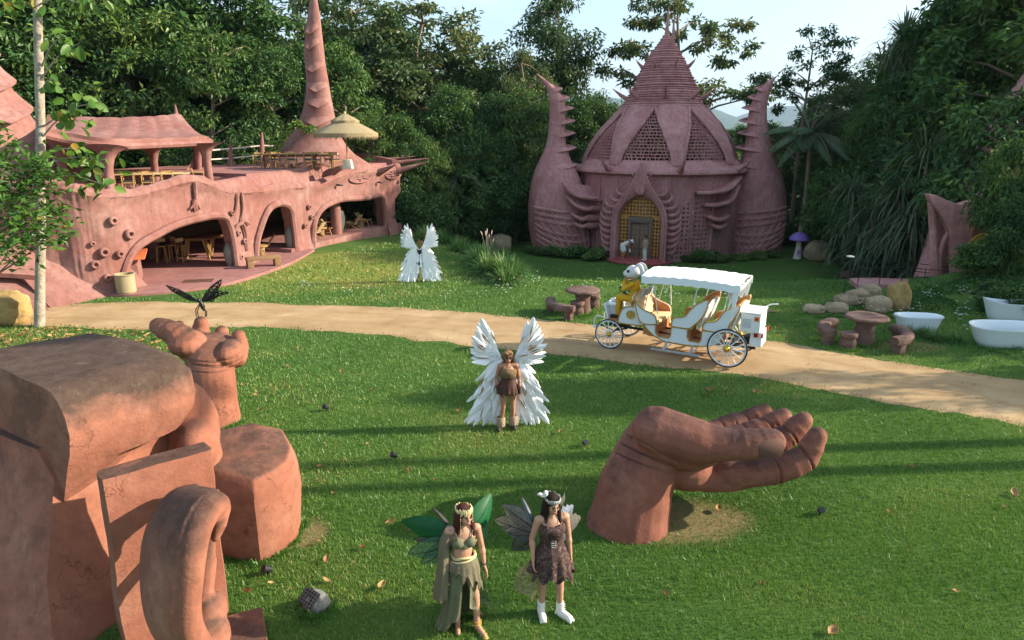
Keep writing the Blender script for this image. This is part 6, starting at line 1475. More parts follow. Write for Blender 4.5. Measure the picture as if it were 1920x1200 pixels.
# --- woman in brown floral dress
J = dict(STAND); J.update(pelvis=(.02, .008, .93), hip_a=(-.065, .01, .89), hip_b=(.105, .01, .875), waist=(.01, 0, 1.08), sh_a=(-.165, .01, 1.345), el_a=(-.235, .04, 1.08), wr_a=(-.24, -.05, .85), wr_b=(.235, -.01, .84), el_b=(.215, .03, 1.08), kn_a=(-.10, .0, .49), an_a=(-.11, .04, .085), toe_a=(-.12, -.10, .028), kn_b=(.10, -.04, .49), an_b=(.115, -.03, .085), toe_b=(.20, -.16, .028))
p, h = person('woman in brown floral dress, white ankle boots and grey fairy wings', gnd(1032, 1152), R(10), J, 'skin', headrot=12, headtilt=10)
face_parts(p, h); long_hair(p, h, 'hair_black', .44, True, .95, seed=5); crown(p, h, 'silver', 22, .093, .085, 7, .025)
mb = MB(); mb.ell(h(-.11, .06, .11), (.05, .02, .022), Matrix.Rotation(R(25), 3, 'Y'), 10, 6); mb.ell(h(-.15, .06, .14), (.035, .015, .02), None, 8, 6); mb.ell(h(-.08, .05, .14), (.03, .02, .045), None, 8, 6); obj('white_flower', mb, 'white_cloth', p)
ringsheet('bodice', p, 'floral', [(1.30, .130, .105, 0, -.008), (1.24, .155, .140, 0, -.02), (1.17, .145, .118, 0, -.012), (1.08, .126, .096, 0, 0), (1.00, .140, .108, 0, .005)], 0, 360, 48, 12, .008, .0, 5, hemfn=None)
mb = MB()
for s in (-1, 1): mb.ell((s * .07, -.088, 1.245), (.066, .056, .062), None, 14, 9); mb.tube([(s * .075, -.11, 1.29), (s * .095, -.05, 1.375), (s * .10, .03, 1.40)], .008, 6)
link('bust', fuse(mb, .010, 'bust', 1), 'floral', p)
mb = MB()
for k in range(6): mb.tube([(-.03, -.118 + .002 * k, 1.18 - k * .03), (.03, -.116 + .002 * k, 1.165 - k * .03)], .005, 5); mb.tube([(.03, -.118 + .002 * k, 1.18 - k * .03), (-.03, -.116 + .002 * k, 1.165 - k * .03)], .005, 5)
obj('lacing', mb, 'silver', p)
ringsheet('skirt', p, 'floral', [(1.02, .138, .108, 0, .005), (.95, .175, .145, 0, .0), (.82, .215, .19, 0, 0), (.70, .25, .22, 0, .0), (.63, .275, .245, 0, .01)], 0, 360, 80, 14, .006, .10, 14, .05)
ringsheet('underskirt', p, 'tulle', [(.85, .20, .18, 0, .02), (.68, .26, .25, 0, .05), (.50, .31, .31, -.03, .10), (.38, .36, .36, -.06, .13)], -15, 235, 60, 12, .004, .07, 12, .04)
for s, J2 in (('a', 1), ('b', 1)):
    an, to = Vector(J['an_' + s]), Vector(J['toe_' + s]); mb = MB(); mb.cap(an + Vector((0, .0, .09)), an + Vector((0, 0, -.03)), .052, .050, 14); mb.cap(an + Vector((0, .03, -.04)), to + Vector((0, -.01, .02)), .05, .046, 14, .9); mb.box(((an.x + to.x) / 2, (an.y + to.y) / 2, .018), (.085, .26, .034), math.atan2(to.y - an.y, to.x - an.x) + PI / 2)
    bt = link('boot', fuse(mb, .009, 'boot', 2), 'boot_white', p)
    mb = MB(); d = (to - an).normalized()
    for k in range(5): q = an + d * .062 + Vector((0, 0, .13 - k * .03)); mb.tube([q + Vector((-.025, 0, 0)), q + Vector((.025, 0, -.008))], .004, 5)
    obj('lace', mb, 'white_cloth', bt)
Y0 = p.location.y + .12
for base, tip, w, mt, y1, bd, rg in [((1002, 985), (948, 940), 34, 'grey_wing', .2, .14, 0), ((1002, 995), (934, 968), 44, 'grey_wing', .25, .2, .4), ((1004, 1000), (958, 998), 34, 'blue_wing', .15, .3, 0), ((1004, 1004), (966, 1030), 40, 'smoke_wing', .12, .25, .3), ((1038, 985), (1090, 955), 38, 'blue_wing', .2, .1, .9), ((1038, 995), (1106, 982), 54, 'grey_wing', .25, .2, .5), ((1038, 1000), (1080, 1014), 44, 'blue_wing', .15, .2, .2), ((1000, 975), (985, 926), 9, 'blue_wing', .2, .05, 0), ((1050, 950), (1077, 929), 12, 'smoke_wing', .35, .1, .5)]:
    leafwing(p, base, tip, w, mt, Y0, Y0 + y1, bd, 3, rg)
# --- winged woman on the lawn
fm = MB()
def featherf(u, v):
    x = v * 2 - 1; k = min(1, .25 + u * 4) * max(.0, 1 - u) ** .5 * (1 - .2 * abs(math.sin(u * 19 + x * 2)) * (u > .4)) + .01; return Vector((x * .5 * k, .10 * u * u + .10 * x * x, u))
fm.sheet(featherf, 10, 4, .02); FEATHER = fm.mesh('feather', angle=80); FEATHER.materials.append(M['feather'])
fm = MB(); fm.sheet(lambda u, v: Vector(((v - .5) * .30 * math.sin(PI * min(.97, u + .04)), .16 * u * (1 - u) - .03, u)), 10, 3, .02); FGOLD = fm.mesh('gold_feather', angle=80); FGOLD.materials.append(M['feather_gold'])
def wing_layout(seed, nup, nlo):
    """one wing on the -x side: list of (base, angle deg in xz from +x, length, width, y, gold)"""
    rs = np.random.default_rng(seed); out = []
    for layer in range(4):
        n = nup // 4
        for k in range(n):
            t_ = (k + rs.uniform(0, .6)) / n; f = layer / 3
            bx, bz = np.interp(t_, [0, 1], [-.16, -.30]) - .10 * f * (1 - t_) - .12 * f, np.interp(t_, [0, 1], [1.42, 1.62]) + .34 * f * t_
            an = np.interp(t_, [0, .5, 1], [184, 140, 92]) + rs.normal(0, 4); L = np.interp(t_, [0, .4, 1], [.40, .48, .50]) * (1.0 - .03 * layer)
            out.append((bx, bz, an, L * .94, .155, .10 - .022 * layer, 0))
    for layer in range(6):
        n = nlo // 6; f = layer / 5
        for k in range(n):
            t_ = (k + rs.uniform(0, .7)) / n
            z0 = 1.36 - .98 * f; x0 = np.interp(f, [0, .5, 1], [-.16, -.26, -.36]) ; wid = np.interp(f, [0, .4, 1], [.20, .42, .46])
            bx = x0 + wid * (.5 - t_) ; an = np.interp(t_, [0, 1], [272, 218]) + rs.normal(0, 5); L = .42 + .06 * f
            out.append((bx - .02, z0 + rs.normal(0, .03), an, L * .92, .165, .16 - .018 * (5 - layer), 0))
    for k in range(16):
        up_ = k < 9; t_ = rs.uniform(0, 1)
        if up_: out.append((-.20 - .26 * rs.uniform(), 1.48 + .46 * t_, 100 + 80 * (1 - t_), rs.uniform(.2, .32), .085, .01, 1))
        else: out.append((-.18 - .34 * rs.uniform(), 1.2 - .95 * t_, 235 + 30 * rs.uniform(), rs.uniform(.18, .3), .08, .02, 1))
    return out
def angel_wings(p, stuff, seed, flipY=1, sep=1.0):
    for s in (1, -1):
        lay = wing_layout(seed + (s > 0), 56, 72)
        mb = MB(); mb.tube(catmull([(s * -.02, flipY * .12, 1.30), (s * -.14, flipY * .13, 1.45), (s * -.30, flipY * .14, 1.75), (s * -.40, flipY * .15, 2.0)], 4), .02, 7); mb.tube(catmull([(s * -.10, flipY * .13, 1.42), (s * -.3, flipY * .17, .9), (s * -.4, flipY * .2, .4)], 4), .018, 7)
        w = obj('wing', mb, 'feather', p); sm = MB(); sg = MB()
        UP = [(-.13, 1.42), (-.40, 1.40), (-.62, 1.46), (-.60, 1.62), (-.55, 1.85), (-.46, 2.08), (-.40, 2.16), (-.32, 2.0), (-.24, 1.75), (-.15, 1.52)]; LO = [(-.12, 1.44), (-.30, 1.36), (-.45, 1.10), (-.54, .75), (-.62, .40), (-.66, .14), (-.45, .10), (-.22, .12), (-.18, .5), (-.12, .9)]
        for pl_ in (UP, LO):
            mm = MB(); mm.prism([(x * s, flipY * (.16 if pl_ is UP else .19), z) for x, z in pl_], (0, flipY * .015, 0)); obj('wing_membrane', mm, 'feather', w)
        for bx, bz, an, L, wd, y, gold in lay:
            a = R(an); d = Vector((math.cos(a) * s if s > 0 else -math.cos(a), 0, math.sin(a))); d = Vector((math.cos(a) * s, 0, math.sin(a)))
            if stuff:
                fsrc = FGOLD if gold else FEATHER
            tl_ = random.uniform(-.35, .35); tw_ = random.uniform(-.5, .5); d = Vector((d.x, flipY * tl_ * .6, d.z)).normalized(); side = Vector((-d.z, tw_, d.x)).normalized(); nrm = d.cross(side); side = nrm.cross(d) * -1; nrm = nrm * (1 if nrm.y * flipY > 0 else -1)
            m = Matrix((side * wd, nrm * .35 * L * .5, d * L)).transposed().to_4x4(); m.translation = Vector((bx * s, flipY * (y + .02) + (0 if not gold else -flipY * .02), max(bz, .02)))
            if d.z * L + m.translation.z < .015 and d.z < 0: m = Matrix.Translation((0, 0, .015 - (d.z * L + m.translation.z))) @ m
            if stuff:
                tg = sg if gold else sm; tg.add([m @ v.co for v in fsrc.vertices], [tuple(q.vertices) for q in fsrc.polygons])
            else:
                o = bpy.data.objects.new('feather', FGOLD if gold else FEATHER); COL.objects.link(o); o.parent = w; o.matrix_local = m
        if stuff:
            o = obj('feathers', sm, 'feather', w, angle=80); tag(o, kind='stuff'); o = obj('gold_feathers', sg, 'feather_gold', w, angle=80); tag(o, kind='stuff')
J = dict(STAND); J.update(kn_a=(-.10, -.04, .49), an_a=(-.15, -.02, .085), toe_a=(-.20, -.15, .03), an_b=(.10, .05, .085), toe_b=(.12, -.09, .03), wr_a=(-.20, -.06, .86), el_a=(-.235, .03, 1.09), wr_b=(.23, -.04, .84), el_b=(.22, .04, 1.08))
p, h = person('woman in fur top and brown leather shorts wearing huge white feather wings', gnd(953, 804), R(2), J, 'skin_tan', headrot=5)
face_parts(p, h)
mb = MB(); rs = np.random.default_rng(9)
for k in range(70):
    a = rs.uniform(0, 2 * PI); z = rs.uniform(-.17, .05)
    if math.sin(a) < .05: continue
    mb.ell(h(math.cos(a) * (.10 + .02 * (z < 0)), .02 + math.sin(a) * .105, z), (.032, .032, .04), None, 8, 6)
mb.ell(h(0, .02, .055), (.098, .112, .085), None, 18, 12); mb.ell(h(-.05, -.05, .085), (.045, .04, .03)); mb.ell(h(.05, -.05, .085), (.045, .04, .03)); link('hair', fuse(mb, .011, 'hair', 1), 'hair_brown', p)
mb = MB()
for s in (-1, 1): mb.ell(h(s * .034, -.102, .005), (.030, .010, .020), None, 10, 6); mb.tube([h(s * .06, -.095, .012), h(s * .08, -.01, .012)], .004, 5)
mb.tube([h(-.01, -.11, .01), h(.01, -.11, .01)], .004, 5); obj('sunglasses', mb, 'black', p)
ringsheet('fur_top', p, 'fur', [(1.305, .140, .110, 0, -.01), (1.25, .158, .142, 0, -.022), (1.17, .150, .125, 0, -.015), (1.135, .135, .108, 0, -.008)], 0, 360, 60, 10, .014, .03, 23, .012)
ringsheet('corset', p, 'leather', [(1.15, .130, .102, 0, 0), (1.07, .126, .098, 0, 0), (.97, .158, .122, 0, .005)], 0, 360, 40, 8, .01)
ringsheet('skirt', p, 'leather', [(1.0, .155, .120, 0, .005), (.93, .185, .145, 0, .008), (.85, .200, .160, 0, .01), (.79, .21, .17, 0, .01)], 0, 360, 72, 10, .012, .09, 15, .03)
mb = MB(); mb.box((-.19, -.05, .92), (.09, .06, .12)); mb.box((.19, -.03, .93), (.06, .08, .10)); obj('belt_pouch', mb, 'leather', p, bevel=.015)
mb = MB(); mb.tube([(math.cos(a) * .075, -.03 + math.sin(a) * .06 - .03, 1.36 + .03 * math.sin(a)) for a in np.linspace(-PI, 0, 14)], .005, 5); mb.ell((0, -.115, 1.31), (.012, .008, .02)); obj('necklace', mb, 'ivory', p)
for s in 'ab':
    an, to = Vector(J['an_' + s]), Vector(J['toe_' + s]); mb = MB(); mb.cap(an + Vector((0, .03, -.04)), to + Vector((0, -.01, .015)), .05, .045, 12); mb.cap(an + Vector((0, 0, .06)), an, .05, .05, 12); link('boot', fuse(mb, .01, 'boot', 1), 'boot_dark', p)
    c_ = an + Vector((0, 0, .13)); o = ringsheet('fur_cuff', p, 'fur_pale', [(.27, .062, .064, c_.x, c_.y), (.22, .075, .076, c_.x, c_.y), (.14, .072, .074, c_.x, c_.y - .005), (.09, .064, .066, c_.x, c_.y - .01)], 0, 360, 40, 8, .02, .05, 13, .02)
    wv, ev_ = Vector(J['wr_' + s]), Vector(J['el_' + s]); mb = MB(); mb.tube([wv.lerp(ev_, .35), wv, wv + (wv - ev_).normalized() * .07], [.036, .034, .040], 12); obj('glove', mb, 'boot_dark', p)
angel_wings(p, False, 11)
# --- winged woman seen from behind on the slope
J = dict(STAND); p, h = person('person seen from behind with white feather wings on the sunny slope', on(789, 527), R(184), J, 'skin_tan')
mb = MB(); mb.ell(h(0, .03, .03), (.09, .10, .10)); mb.ell(h(0, .09, .12), (.05, .05, .05)); mb.cap(h(0, .09, -.05), h(0, .08, -.3), .06, .03); link('hair', fuse(mb, .013, 'hair', 1), 'hair_brown', p)
ringsheet('black_top', p, 'boot_dark', [(1.33, .15, .11, 0, 0), (1.2, .155, .125, 0, -.01), (1.05, .13, .10, 0, 0), (.9, .17, .13, 0, 0), (.7, .19, .16, 0, 0)], 0, 360, 40, 10, .01)
angel_wings(p, True, 21)
# --- driver in yellow suit and rabbit mask
CM = Matrix.Translation(cg.location) @ Matrix.Rotation(R(150), 4, 'Z')
J = dict(head=(0, -.06, 1.99), neck=(0, -.01, 1.83), chest=(0, .02, 1.66), waist=(0, .03, 1.50), pelvis=(0, .02, 1.385), sh_a=(-.18, .0, 1.79), sh_b=(.18, .0, 1.79), el_a=(-.22, -.22, 1.60), el_b=(.22, -.24, 1.62), wr_a=(-.10, -.28, 1.84), wr_b=(.12, -.26, 1.86),
         hip_a=(-.09, 0, 1.36), hip_b=(.09, 0, 1.36), kn_a=(-.13, -.44, 1.33), kn_b=(.13, -.40, 1.36), an_a=(-.13, -.46, .90), an_b=(.13, -.40, .90), toe_a=(-.14, -.62, .82), toe_b=(.14, -.58, .82), back=(0, .01, 0), hd_a=(.3, .5, .9), hd_b=(-.3, .5, .9), pn_a=(.6, .8, 0), pn_b=(-.6, .8, 0))
q = CM @ Vector((1.14, .14, 0)); p, h = person('driver in yellow suit and white rabbit mask, hands raised to the face', (q.x, q.y, 0.03), R(240), J, 'skin_tan', male=True, curl=1.0)
mb = MB(); mb.ell((0, .025, 1.66), (.185, .135, .20)); mb.ell((0, .03, 1.50), (.17, .135, .17)); mb.ell((0, .02, 1.38), (.19, .16, .13)); mb.cap((-.18, 0, 1.79), (.18, 0, 1.79), .07, .07)
for s in 'ab':
    G = lambda k: Vector(J[k + s]); mb.cap(G('sh_'), G('el_'), .072, .058); mb.cap(G('el_'), G('el_').lerp(G('wr_'), .85), .058, .046)
link('jacket', fuse(mb, .012, 'jacket', 2), 'yellow', p)
mb = MB()
for s in 'ab':
    G = lambda k: Vector(J[k + s]); mb.cap(G('hip_'), G('kn_'), .112, .085); mb.cap(G('kn_'), G('an_') + Vector((0, 0, .02)), .085, .072)
mb.ell((0, .01, 1.36), (.18, .15, .10)); link('trousers', fuse(mb, .012, 'trousers', 2), 'yellow', p)
for s in 'ab':
    an, to = Vector(J['an_' + s]), Vector(J['toe_' + s]); mb = MB(); mb.cap(an + Vector((0, .04, -.05)), to, .05, .045); mb.cap(an, an + Vector((0, 0, -.05)), .05, .05); link('shoe', fuse(mb, .012, 'shoe', 1), 'boot_dark', p)
mb = MB(); mb.ell((0, -.05, 2.10), (.185, .215, .19)); mb.ell((0, -.22, 2.04), (.11, .12, .10)); mb.ell((-.10, -.12, 2.04), (.09, .12, .1)); mb.ell((.10, -.12, 2.04), (.09, .12, .1)); mk = link('rabbit_mask', fuse(mb, .014, 'rabbit_mask', 3), 'rabbit', p)
for s in (-1, 1):
    mb = MB(); mb.tube(catmull([(s * .07, .02, 2.24), (s * .10, .10, 2.32), (s * .13, .20, 2.27), (s * .15, .26, 2.10), (s * .15, .27, 1.90)], 4), np.interp(np.linspace(0, 4, 17), range(5), [.035, .055, .062, .058, .02]), 12, flat=.5, upref=(0, 1, .6)); obj('ear', mb, 'rabbit', mk)
    mb = MB(); mb.ell((s * .155, -.14, 2.13), (.03, .055, .045), None, 12, 8); obj('eye_ring', mb, 'leather', mk); mb = MB(); mb.ell((s * .178, -.15, 2.13), (.016, .032, .03), None, 10, 7); obj('eye', mb, 'eye', mk)
mb = MB(); mb.ell((0, -.335, 2.06), (.03, .02, .022)); obj('nose', mb, 'lip', mk)
# --- two visitors at the temple door
def porz(e, r): q = por(e, r, TB + .30); return q
J = dict(STAND); J.update(wr_a=(-.12, -.22, .98), el_a=(-.22, -.02, 1.1)); p, h = person('man in tan shirt and white trousers standing at the temple door', porz(.62, 7.3), R(-60), J, 'skin_tan', male=True)
ringsheet('shirt', p, 'khaki', [(1.40, .12, .09, 0, .01), (1.33, .20, .125, 0, .005), (1.15, .18, .135, 0, 0), (.95, .185, .14, 0, 0), (.82, .19, .145, 0, 0)], 0, 360, 40, 10, .01, .03, 7)
mb = MB()
for s in 'ab':
    G = lambda k: Vector(J[k + s]); mb.cap(G('hip_'), G('kn_'), .115, .085); mb.cap(G('kn_'), G('an_'), .085, .07); mb.cap(G('an_') + Vector((0, .03, -.04)), G('toe_'), .05, .045)
link('trousers', fuse(mb, .013, 'trousers', 2), 'white_cloth', p)
mb = MB()
for s in 'ab': mb.cap(J['sh_' + s], J['el_' + s], .075, .06)
link('sleeves', fuse(mb, .013, 'sleeves', 1), 'khaki', p)
mb = MB(); mb.ell(h(0, .02, .04), (.085, .10, .085)); obj('hair', mb, 'hair_black', p)
J = dict(head=(0, -.50, 1.18), neck=(0, -.36, 1.15), chest=(0, -.24, 1.10), waist=(0, -.08, 1.03), pelvis=(0, .08, .93), sh_a=(-.16, -.30, 1.13), sh_b=(.16, -.30, 1.13), el_a=(-.2, -.36, .88), el_b=(.2, -.36, .88), wr_a=(-.14, -.46, .68), wr_b=(.14, -.46, .68), hip_a=(-.085, .08, .88), hip_b=(.085, .08, .88), kn_a=(-.09, -.02, .49), kn_b=(.09, .03, .49), an_a=(-.09, .06, .085), an_b=(.09, .08, .085), toe_a=(-.1, -.09, .028), toe_b=(.1, -.07, .028))
p, h = person('person in white dress and sun hat bending forward at the temple door', porz(-.85, 7.3), R(82), J, 'skin_tan', headtilt=45)
mb = MB(); mb.ell((0, -.24, 1.10), (.17, .17, .16)); mb.ell((0, -.08, 1.03), (.15, .16, .16)); mb.ell((0, .09, .92), (.19, .17, .17)); mb.cap((0, .07, .86), (0, .02, .62), .20, .22); link('dress', fuse(mb, .015, 'dress', 2), 'white_cloth', p)
mb = MB(); hm = Matrix.Translation(h(0, .01, .07)) @ Matrix.Rotation(R(38), 4, 'X'); mb.lathe([(.02, .12), (.08, .11), (.10, .03), (.11, .0), (.20, -.015), (.24, -.03), (.235, -.04), (.1, -.02)], 26); mb.xf(hm); obj('sun_hat', mb, 'white_cloth', p)
mb = MB(); mb.box((0, -.42, .60), (.26, .12, .24)); obj('bag', mb, 'white_cloth', p, bevel=.03)
# ---------------------------------------------------------------- vegetation
def leafmat(name, stops, trans=.3, rough=.45, gl=.025, hue=.25):
    t = NT(name); at_ = t.n('ShaderNodeAttribute', attribute_name='tint'); oi = t.n('ShaderNodeObjectInfo')
    f = t.math('ADD', at_.outputs['Fac'], t.math('MULTIPLY', t.math('SUBTRACT', oi.outputs['Random'], .5), hue)); c = t.ramp(f, stops)
    d = t.n('ShaderNodeBsdfDiffuse'); t.link(c, d.inputs[0]); tl = t.n('ShaderNodeBsdfTranslucent'); t.link(t.mix(.4, c, (.12, .16, .01)), tl.inputs[0]); g = t.n('ShaderNodeBsdfGlossy'); g.inputs['Roughness'].default_value = rough
    m1 = t.n('ShaderNodeMixShader'); m1.inputs[0].default_value = trans; t.link(d.outputs[0], m1.inputs[1]); t.link(tl.outputs[0], m1.inputs[2])
    m2 = t.n('ShaderNodeMixShader'); m2.inputs[0].default_value = gl; t.link(m1.outputs[0], m2.inputs[1]); t.link(g.outputs[0], m2.inputs[2]); t.link(m2.outputs[0], t.out.inputs[0]); M[name] = t.m
leafmat('leaf_jungle', [(.0, (0.024, 0.067, 0.021)), (.35, (0.051, 0.127, 0.033)), (.7, (0.108, 0.202, 0.046)), (1.0, (0.233, 0.290, 0.065))])
leafmat('leaf_open', [(.0, (0.029, 0.069, 0.025)), (.4, (0.064, 0.124, 0.044)), (.75, (0.132, 0.173, 0.065)), (1.0, (0.277, 0.210, 0.076))])
leafmat('leaf_bright', [(.0, (0.031, 0.088, 0.018)), (.5, (0.081, 0.188, 0.027)), (.85, (0.163, 0.263, 0.037)), (1.0, (0.425, 0.250, 0.037))], .4)
leafmat('leaf_blue', [(.0, (.014, .035, .022)), (.5, (.035, .075, .045)), (1.0, (.09, .13, .07))])
leafmat('strap_leaf', [(.0, (0.035, 0.072, 0.035)), (.5, (0.080, 0.136, 0.064)), (.8, (0.144, 0.192, 0.096)), (1.0, (0.240, 0.176, 0.096))])
leafmat('grass_blade', [(.0, (0.042, 0.129, 0.018)), (.45, (0.082, 0.221, 0.029)), (.8, (0.164, 0.299, 0.044)), (1.0, (0.401, 0.342, 0.111))], .35, .5, .05, 0)
leafmat('dry_leaf', [(.0, (.22, .10, .035)), (.5, (.40, .22, .08)), (1.0, (.52, .36, .14))], .3, .6, .03, .6)
leafmat('white_petal', [(.0, (.7, .7, .7)), (1.0, (.85, .85, .82))], .3)
leafmat('reed', [(.0, (0.036, 0.108, 0.024)), (.5, (0.084, 0.216, 0.054)), (.85, (0.168, 0.312, 0.084)), (1.0, (0.504, 0.432, 0.240))], .4)

def unit(a): return a / np.maximum(np.linalg.norm(a, axis=1, keepdims=True), 1e-9)
def leaves(B, D, N, L, W, tint, fold=.12):
    S = unit(np.cross(D, N)); N = np.cross(S, D); L = np.asarray(L)[:, None]; W = np.asarray(W)[:, None]
    V = np.stack([B, B + D * L * .45 + S * W * .5 + N * L * fold, B + D * L - N * L * .08, B + D * L * .45 - S * W * .5 + N * L * fold], 1)
    n = len(B); F_ = np.arange(n * 4).reshape(n, 4); return V.reshape(-1, 3), F_, np.repeat(tint, 4)
def tree_arch(name, seed, H, r0, blobs, nleaf, L, W, csize, mat, bark='bark', droop=.35, trunk_top=.8, lean=.4, flat=.7, limb=True, tintbias=0, shell=.5):
    rs = np.random.default_rng(seed); rd_ = random.Random(seed)
    mb = MB(); P = [Vector((0, 0, -.6))]; n_ = 9
    for k in range(1, n_ + 1): P.append(Vector((lean * math.sin(k * .7 + seed) * k / n_, lean * math.cos(k * .9 + seed) * k / n_, H * trunk_top * k / n_)))
    rad = [r0 * (1.25 if k == 0 else (1 - .78 * k / n_)) for k in range(n_ + 1)]; mb.tube(P, rad, 10)
    C = []; CS = []
    for (c, r, n) in blobs:
        u = unit(rs.normal(size=(n, 3))); q = rs.uniform(shell, 1.0, (n, 1)) ** .7; C.append(np.array(c) + u * q * np.array(r)); CS.append(np.full(n, csize) * rs.uniform(.6, 1.35, n))
    C = np.concatenate(C); CS = np.concatenate(CS); C[:, 2] = np.maximum(C[:, 2], .35)
    if limb:
        order = rs.permutation(len(C))[:max(10, len(C) // 4)]
        for i in order:
            e = Vector(C[i]); zt = min(H * trunk_top * .95, max(H * .12, e.z - .35 * math.hypot(e.x, e.y) - .2)); f = zt / (H * trunk_top) * n_; k = min(int(f) + 1, n_); b = P[k - 1].lerp(P[k], f - int(f)) if k < n_ else P[n_]
            m = b.lerp(e, .5) + Vector((rd_.uniform(-.3, .3), rd_.uniform(-.3, .3), .25)); rr = min(.42 * r0, .03 + .018 * (e - b).length); mb.tube([b, m, e], [rr, rr * .6, rr * .2], 6)
    tm = mb.mesh(name + '_trunk'); tm.materials.append(M[bark])
    k = rs.integers(0, len(C), nleaf); off = unit(rs.normal(size=(nleaf, 3))) * (rs.uniform(0, 1, (nleaf, 1)) ** .45); off[:, 2] *= flat
    B = C[k] + off * CS[k][:, None]
    ctr = C.mean(0); out = unit(B - np.array([0, 0, ctr[2] * .8]))
    D = unit(off * .7 + rs.normal(size=(nleaf, 3)) * .55 + np.array([0, 0, -droop])); N = unit(out * .7 + np.array([0, 0, .7]) + rs.normal(size=(nleaf, 3)) * .5)
    ct = rs.uniform(0, 1, len(C)); tint = np.clip(.42 + (ct[k] - .5) * .5 + rs.normal(0, .14, nleaf) + tintbias, 0, 1)
    V, F_, T = leaves(B, D, N, L * rs.uniform(.7, 1.3, nleaf), W * rs.uniform(.7, 1.3, nleaf), tint)
    cm_ = np_mesh(name + '_crown', V, F_, T); cm_.materials.append(M[mat]); return (tm, cm_, H)
AR = {}
AR['dense'] = tree_arch('dense', 1, 14, .28, [((0, 0, 9.5), (3.6, 3.4, 4.2), 70), ((1.2, -.6, 5.2), (3.6, 3.4, 3.6), 60), ((-1.4, .4, 3.0), (3.3, 3.1, 2.4), 45), ((.5, .3, 12.6), (1.8, 1.8, 1.5), 16)], 17000, .42, .17, .95, 'leaf_jungle')
AR['dense2'] = tree_arch('dense2', 2, 14, .25, [((.6, 0, 8.0), (3.2, 3.2, 5.2), 95), ((-1.0, -.5, 3.6), (3.4, 3.2, 2.8), 55), ((1.6, .6, 11.5), (1.8, 1.8, 1.8), 22), ((-1.6, .2, 10.4), (1.6, 1.6, 1.6), 18)], 17000, .34, .13, .85, 'leaf_jungle', tintbias=.08)
AR['open'] = tree_arch('open', 3, 16, .26, [((.4, 0, 13.2), (3.4, 3.2, 2.4), 34), ((-2.4, .4, 10.8), (2.2, 2.0, 1.6), 20), ((2.8, -.5, 10.4), (2.3, 2.0, 1.5), 20), ((.2, 1.5, 8.8), (2.2, 2.0, 1.3), 14), ((1.6, -1.5, 7.6), (1.9, 1.6, 1.2), 10)], 7600, .36, .17, .72, 'leaf_open', trunk_top=.88, flat=.55)
AR['tall'] = tree_arch('tall', 4, 18, .30, [((0, 0, 14.5), (2.8, 2.8, 3.0), 46), ((.8, .4, 10.5), (3.2, 3.0, 2.6), 46), ((-1.2, 0, 7.0), (3.0, 2.8, 2.4), 36)], 12500, .38, .16, .85, 'leaf_open', trunk_top=.9)
AR['sparse'] = tree_arch('sparse', 5, 18, .26, [((-.4, 0, 15.5), (3.0, 2.4, 2.4), 26), ((2.9, .2, 13.0), (2.0, 1.8, 1.7), 15), ((4.0, -.2, 9.6), (1.8, 1.4, .9), 10), ((-2.6, .3, 11.6), (2.2, 1.7, 1.5), 15), ((1.8, .3, 9.8), (1.6, 1.4, 1.1), 9), ((-1.6, -.2, 8.8), (2.0, 1.5, 1.0), 10)], 6000, .36, .17, .62, 'leaf_open', trunk_top=.9, lean=.25, flat=.6, tintbias=.12, shell=.7)
AR['bush'] = tree_arch('bush', 6, 2.6, .05, [((0, 0, 1.2), (1.25, 1.2, 1.1), 42), ((.5, .2, .7), (1.2, 1.1, .7), 25)], 4200, .26, .11, .42, 'leaf_jungle', trunk_top=.6, lean=.1)
AR['bush_b'] = tree_arch('bush_b', 7, 1.0, .025, [((0, 0, .5), (.6, .55, .45), 24)], 1100, .16, .07, .22, 'leaf_jungle', trunk_top=.6, lean=.05, tintbias=.15)
AR['broad'] = tree_arch('broad', 8, 9, .16, [((0, 0, 6.4), (2.9, 2.6, 2.0), 46), ((-1.4, -.8, 4.2), (2.4, 2.2, 1.5), 34), ((1.5, .2, 4.6), (2.4, 2.2, 1.5), 30)], 8000, .40, .17, .8, 'leaf_jungle', tintbias=-.05)
def plant(kind, name, loc, H, wid, rz, label, cat='tree', group=None):
    tm, cm_, h0 = AR[kind]; o = thing(name, label, cat, loc, rz, group); s = H / h0; o.scale = (s * wid, s * wid, s)
    a = link('trunk' if cat == 'tree' else 'stem', tm, None, o); b = link('crown' if cat == 'tree' else 'foliage', cm_, None, o); return o
def tree_px(px, top, Y, kind, wid, label, group=None, rz=None):
    q = at(px, top, Y); z0 = tzf(q.x, Y); return plant(kind, 'tree', (q.x, Y, z0 - .2), q.z - z0, wid, random.uniform(0, 6.28) if rz is None else rz, label, 'tree', group)
ORD = ['first', 'second', 'third', 'fourth', 'fifth', 'sixth', 'seventh', 'eighth', 'ninth', 'tenth', 'eleventh', 'twelfth', 'thirteenth', 'fourteenth', 'fifteenth', 'sixteenth', 'seventeenth']
def ordl(lst, k): return ORD[sorted(range(len(lst)), key=lambda i: lst[i][0]).index(k)]
GL = 'forest trees behind the cafe'; GM = 'forest trees between cafe and temple'; GR = 'forest trees right of the temple'; GB = 'far trees of the rear forest'
LT = [(-170, -80, 38, 'dense', 1.1), (-60, -100, 41, 'dense2', 1.2), (50, -60, 43, 'dense', 1.15), (140, -90, 47, 'tall', 1.2), (215, -50, 44, 'dense2', 1.2), (300, -70, 48, 'dense', 1.2), (375, 20, 43.5, 'dense2', 1.1), (440, -30, 49, 'dense', 1.15), (505, 60, 46.5, 'dense2', 1.0), (560, -50, 56, 'open', 1.1), (640, 80, 49, 'dense', 1.0)]
for k, a in enumerate(LT): tree_px(*a, 'dense green tree rising behind the cafe, %s from the left' % ordl(LT, k), GL)
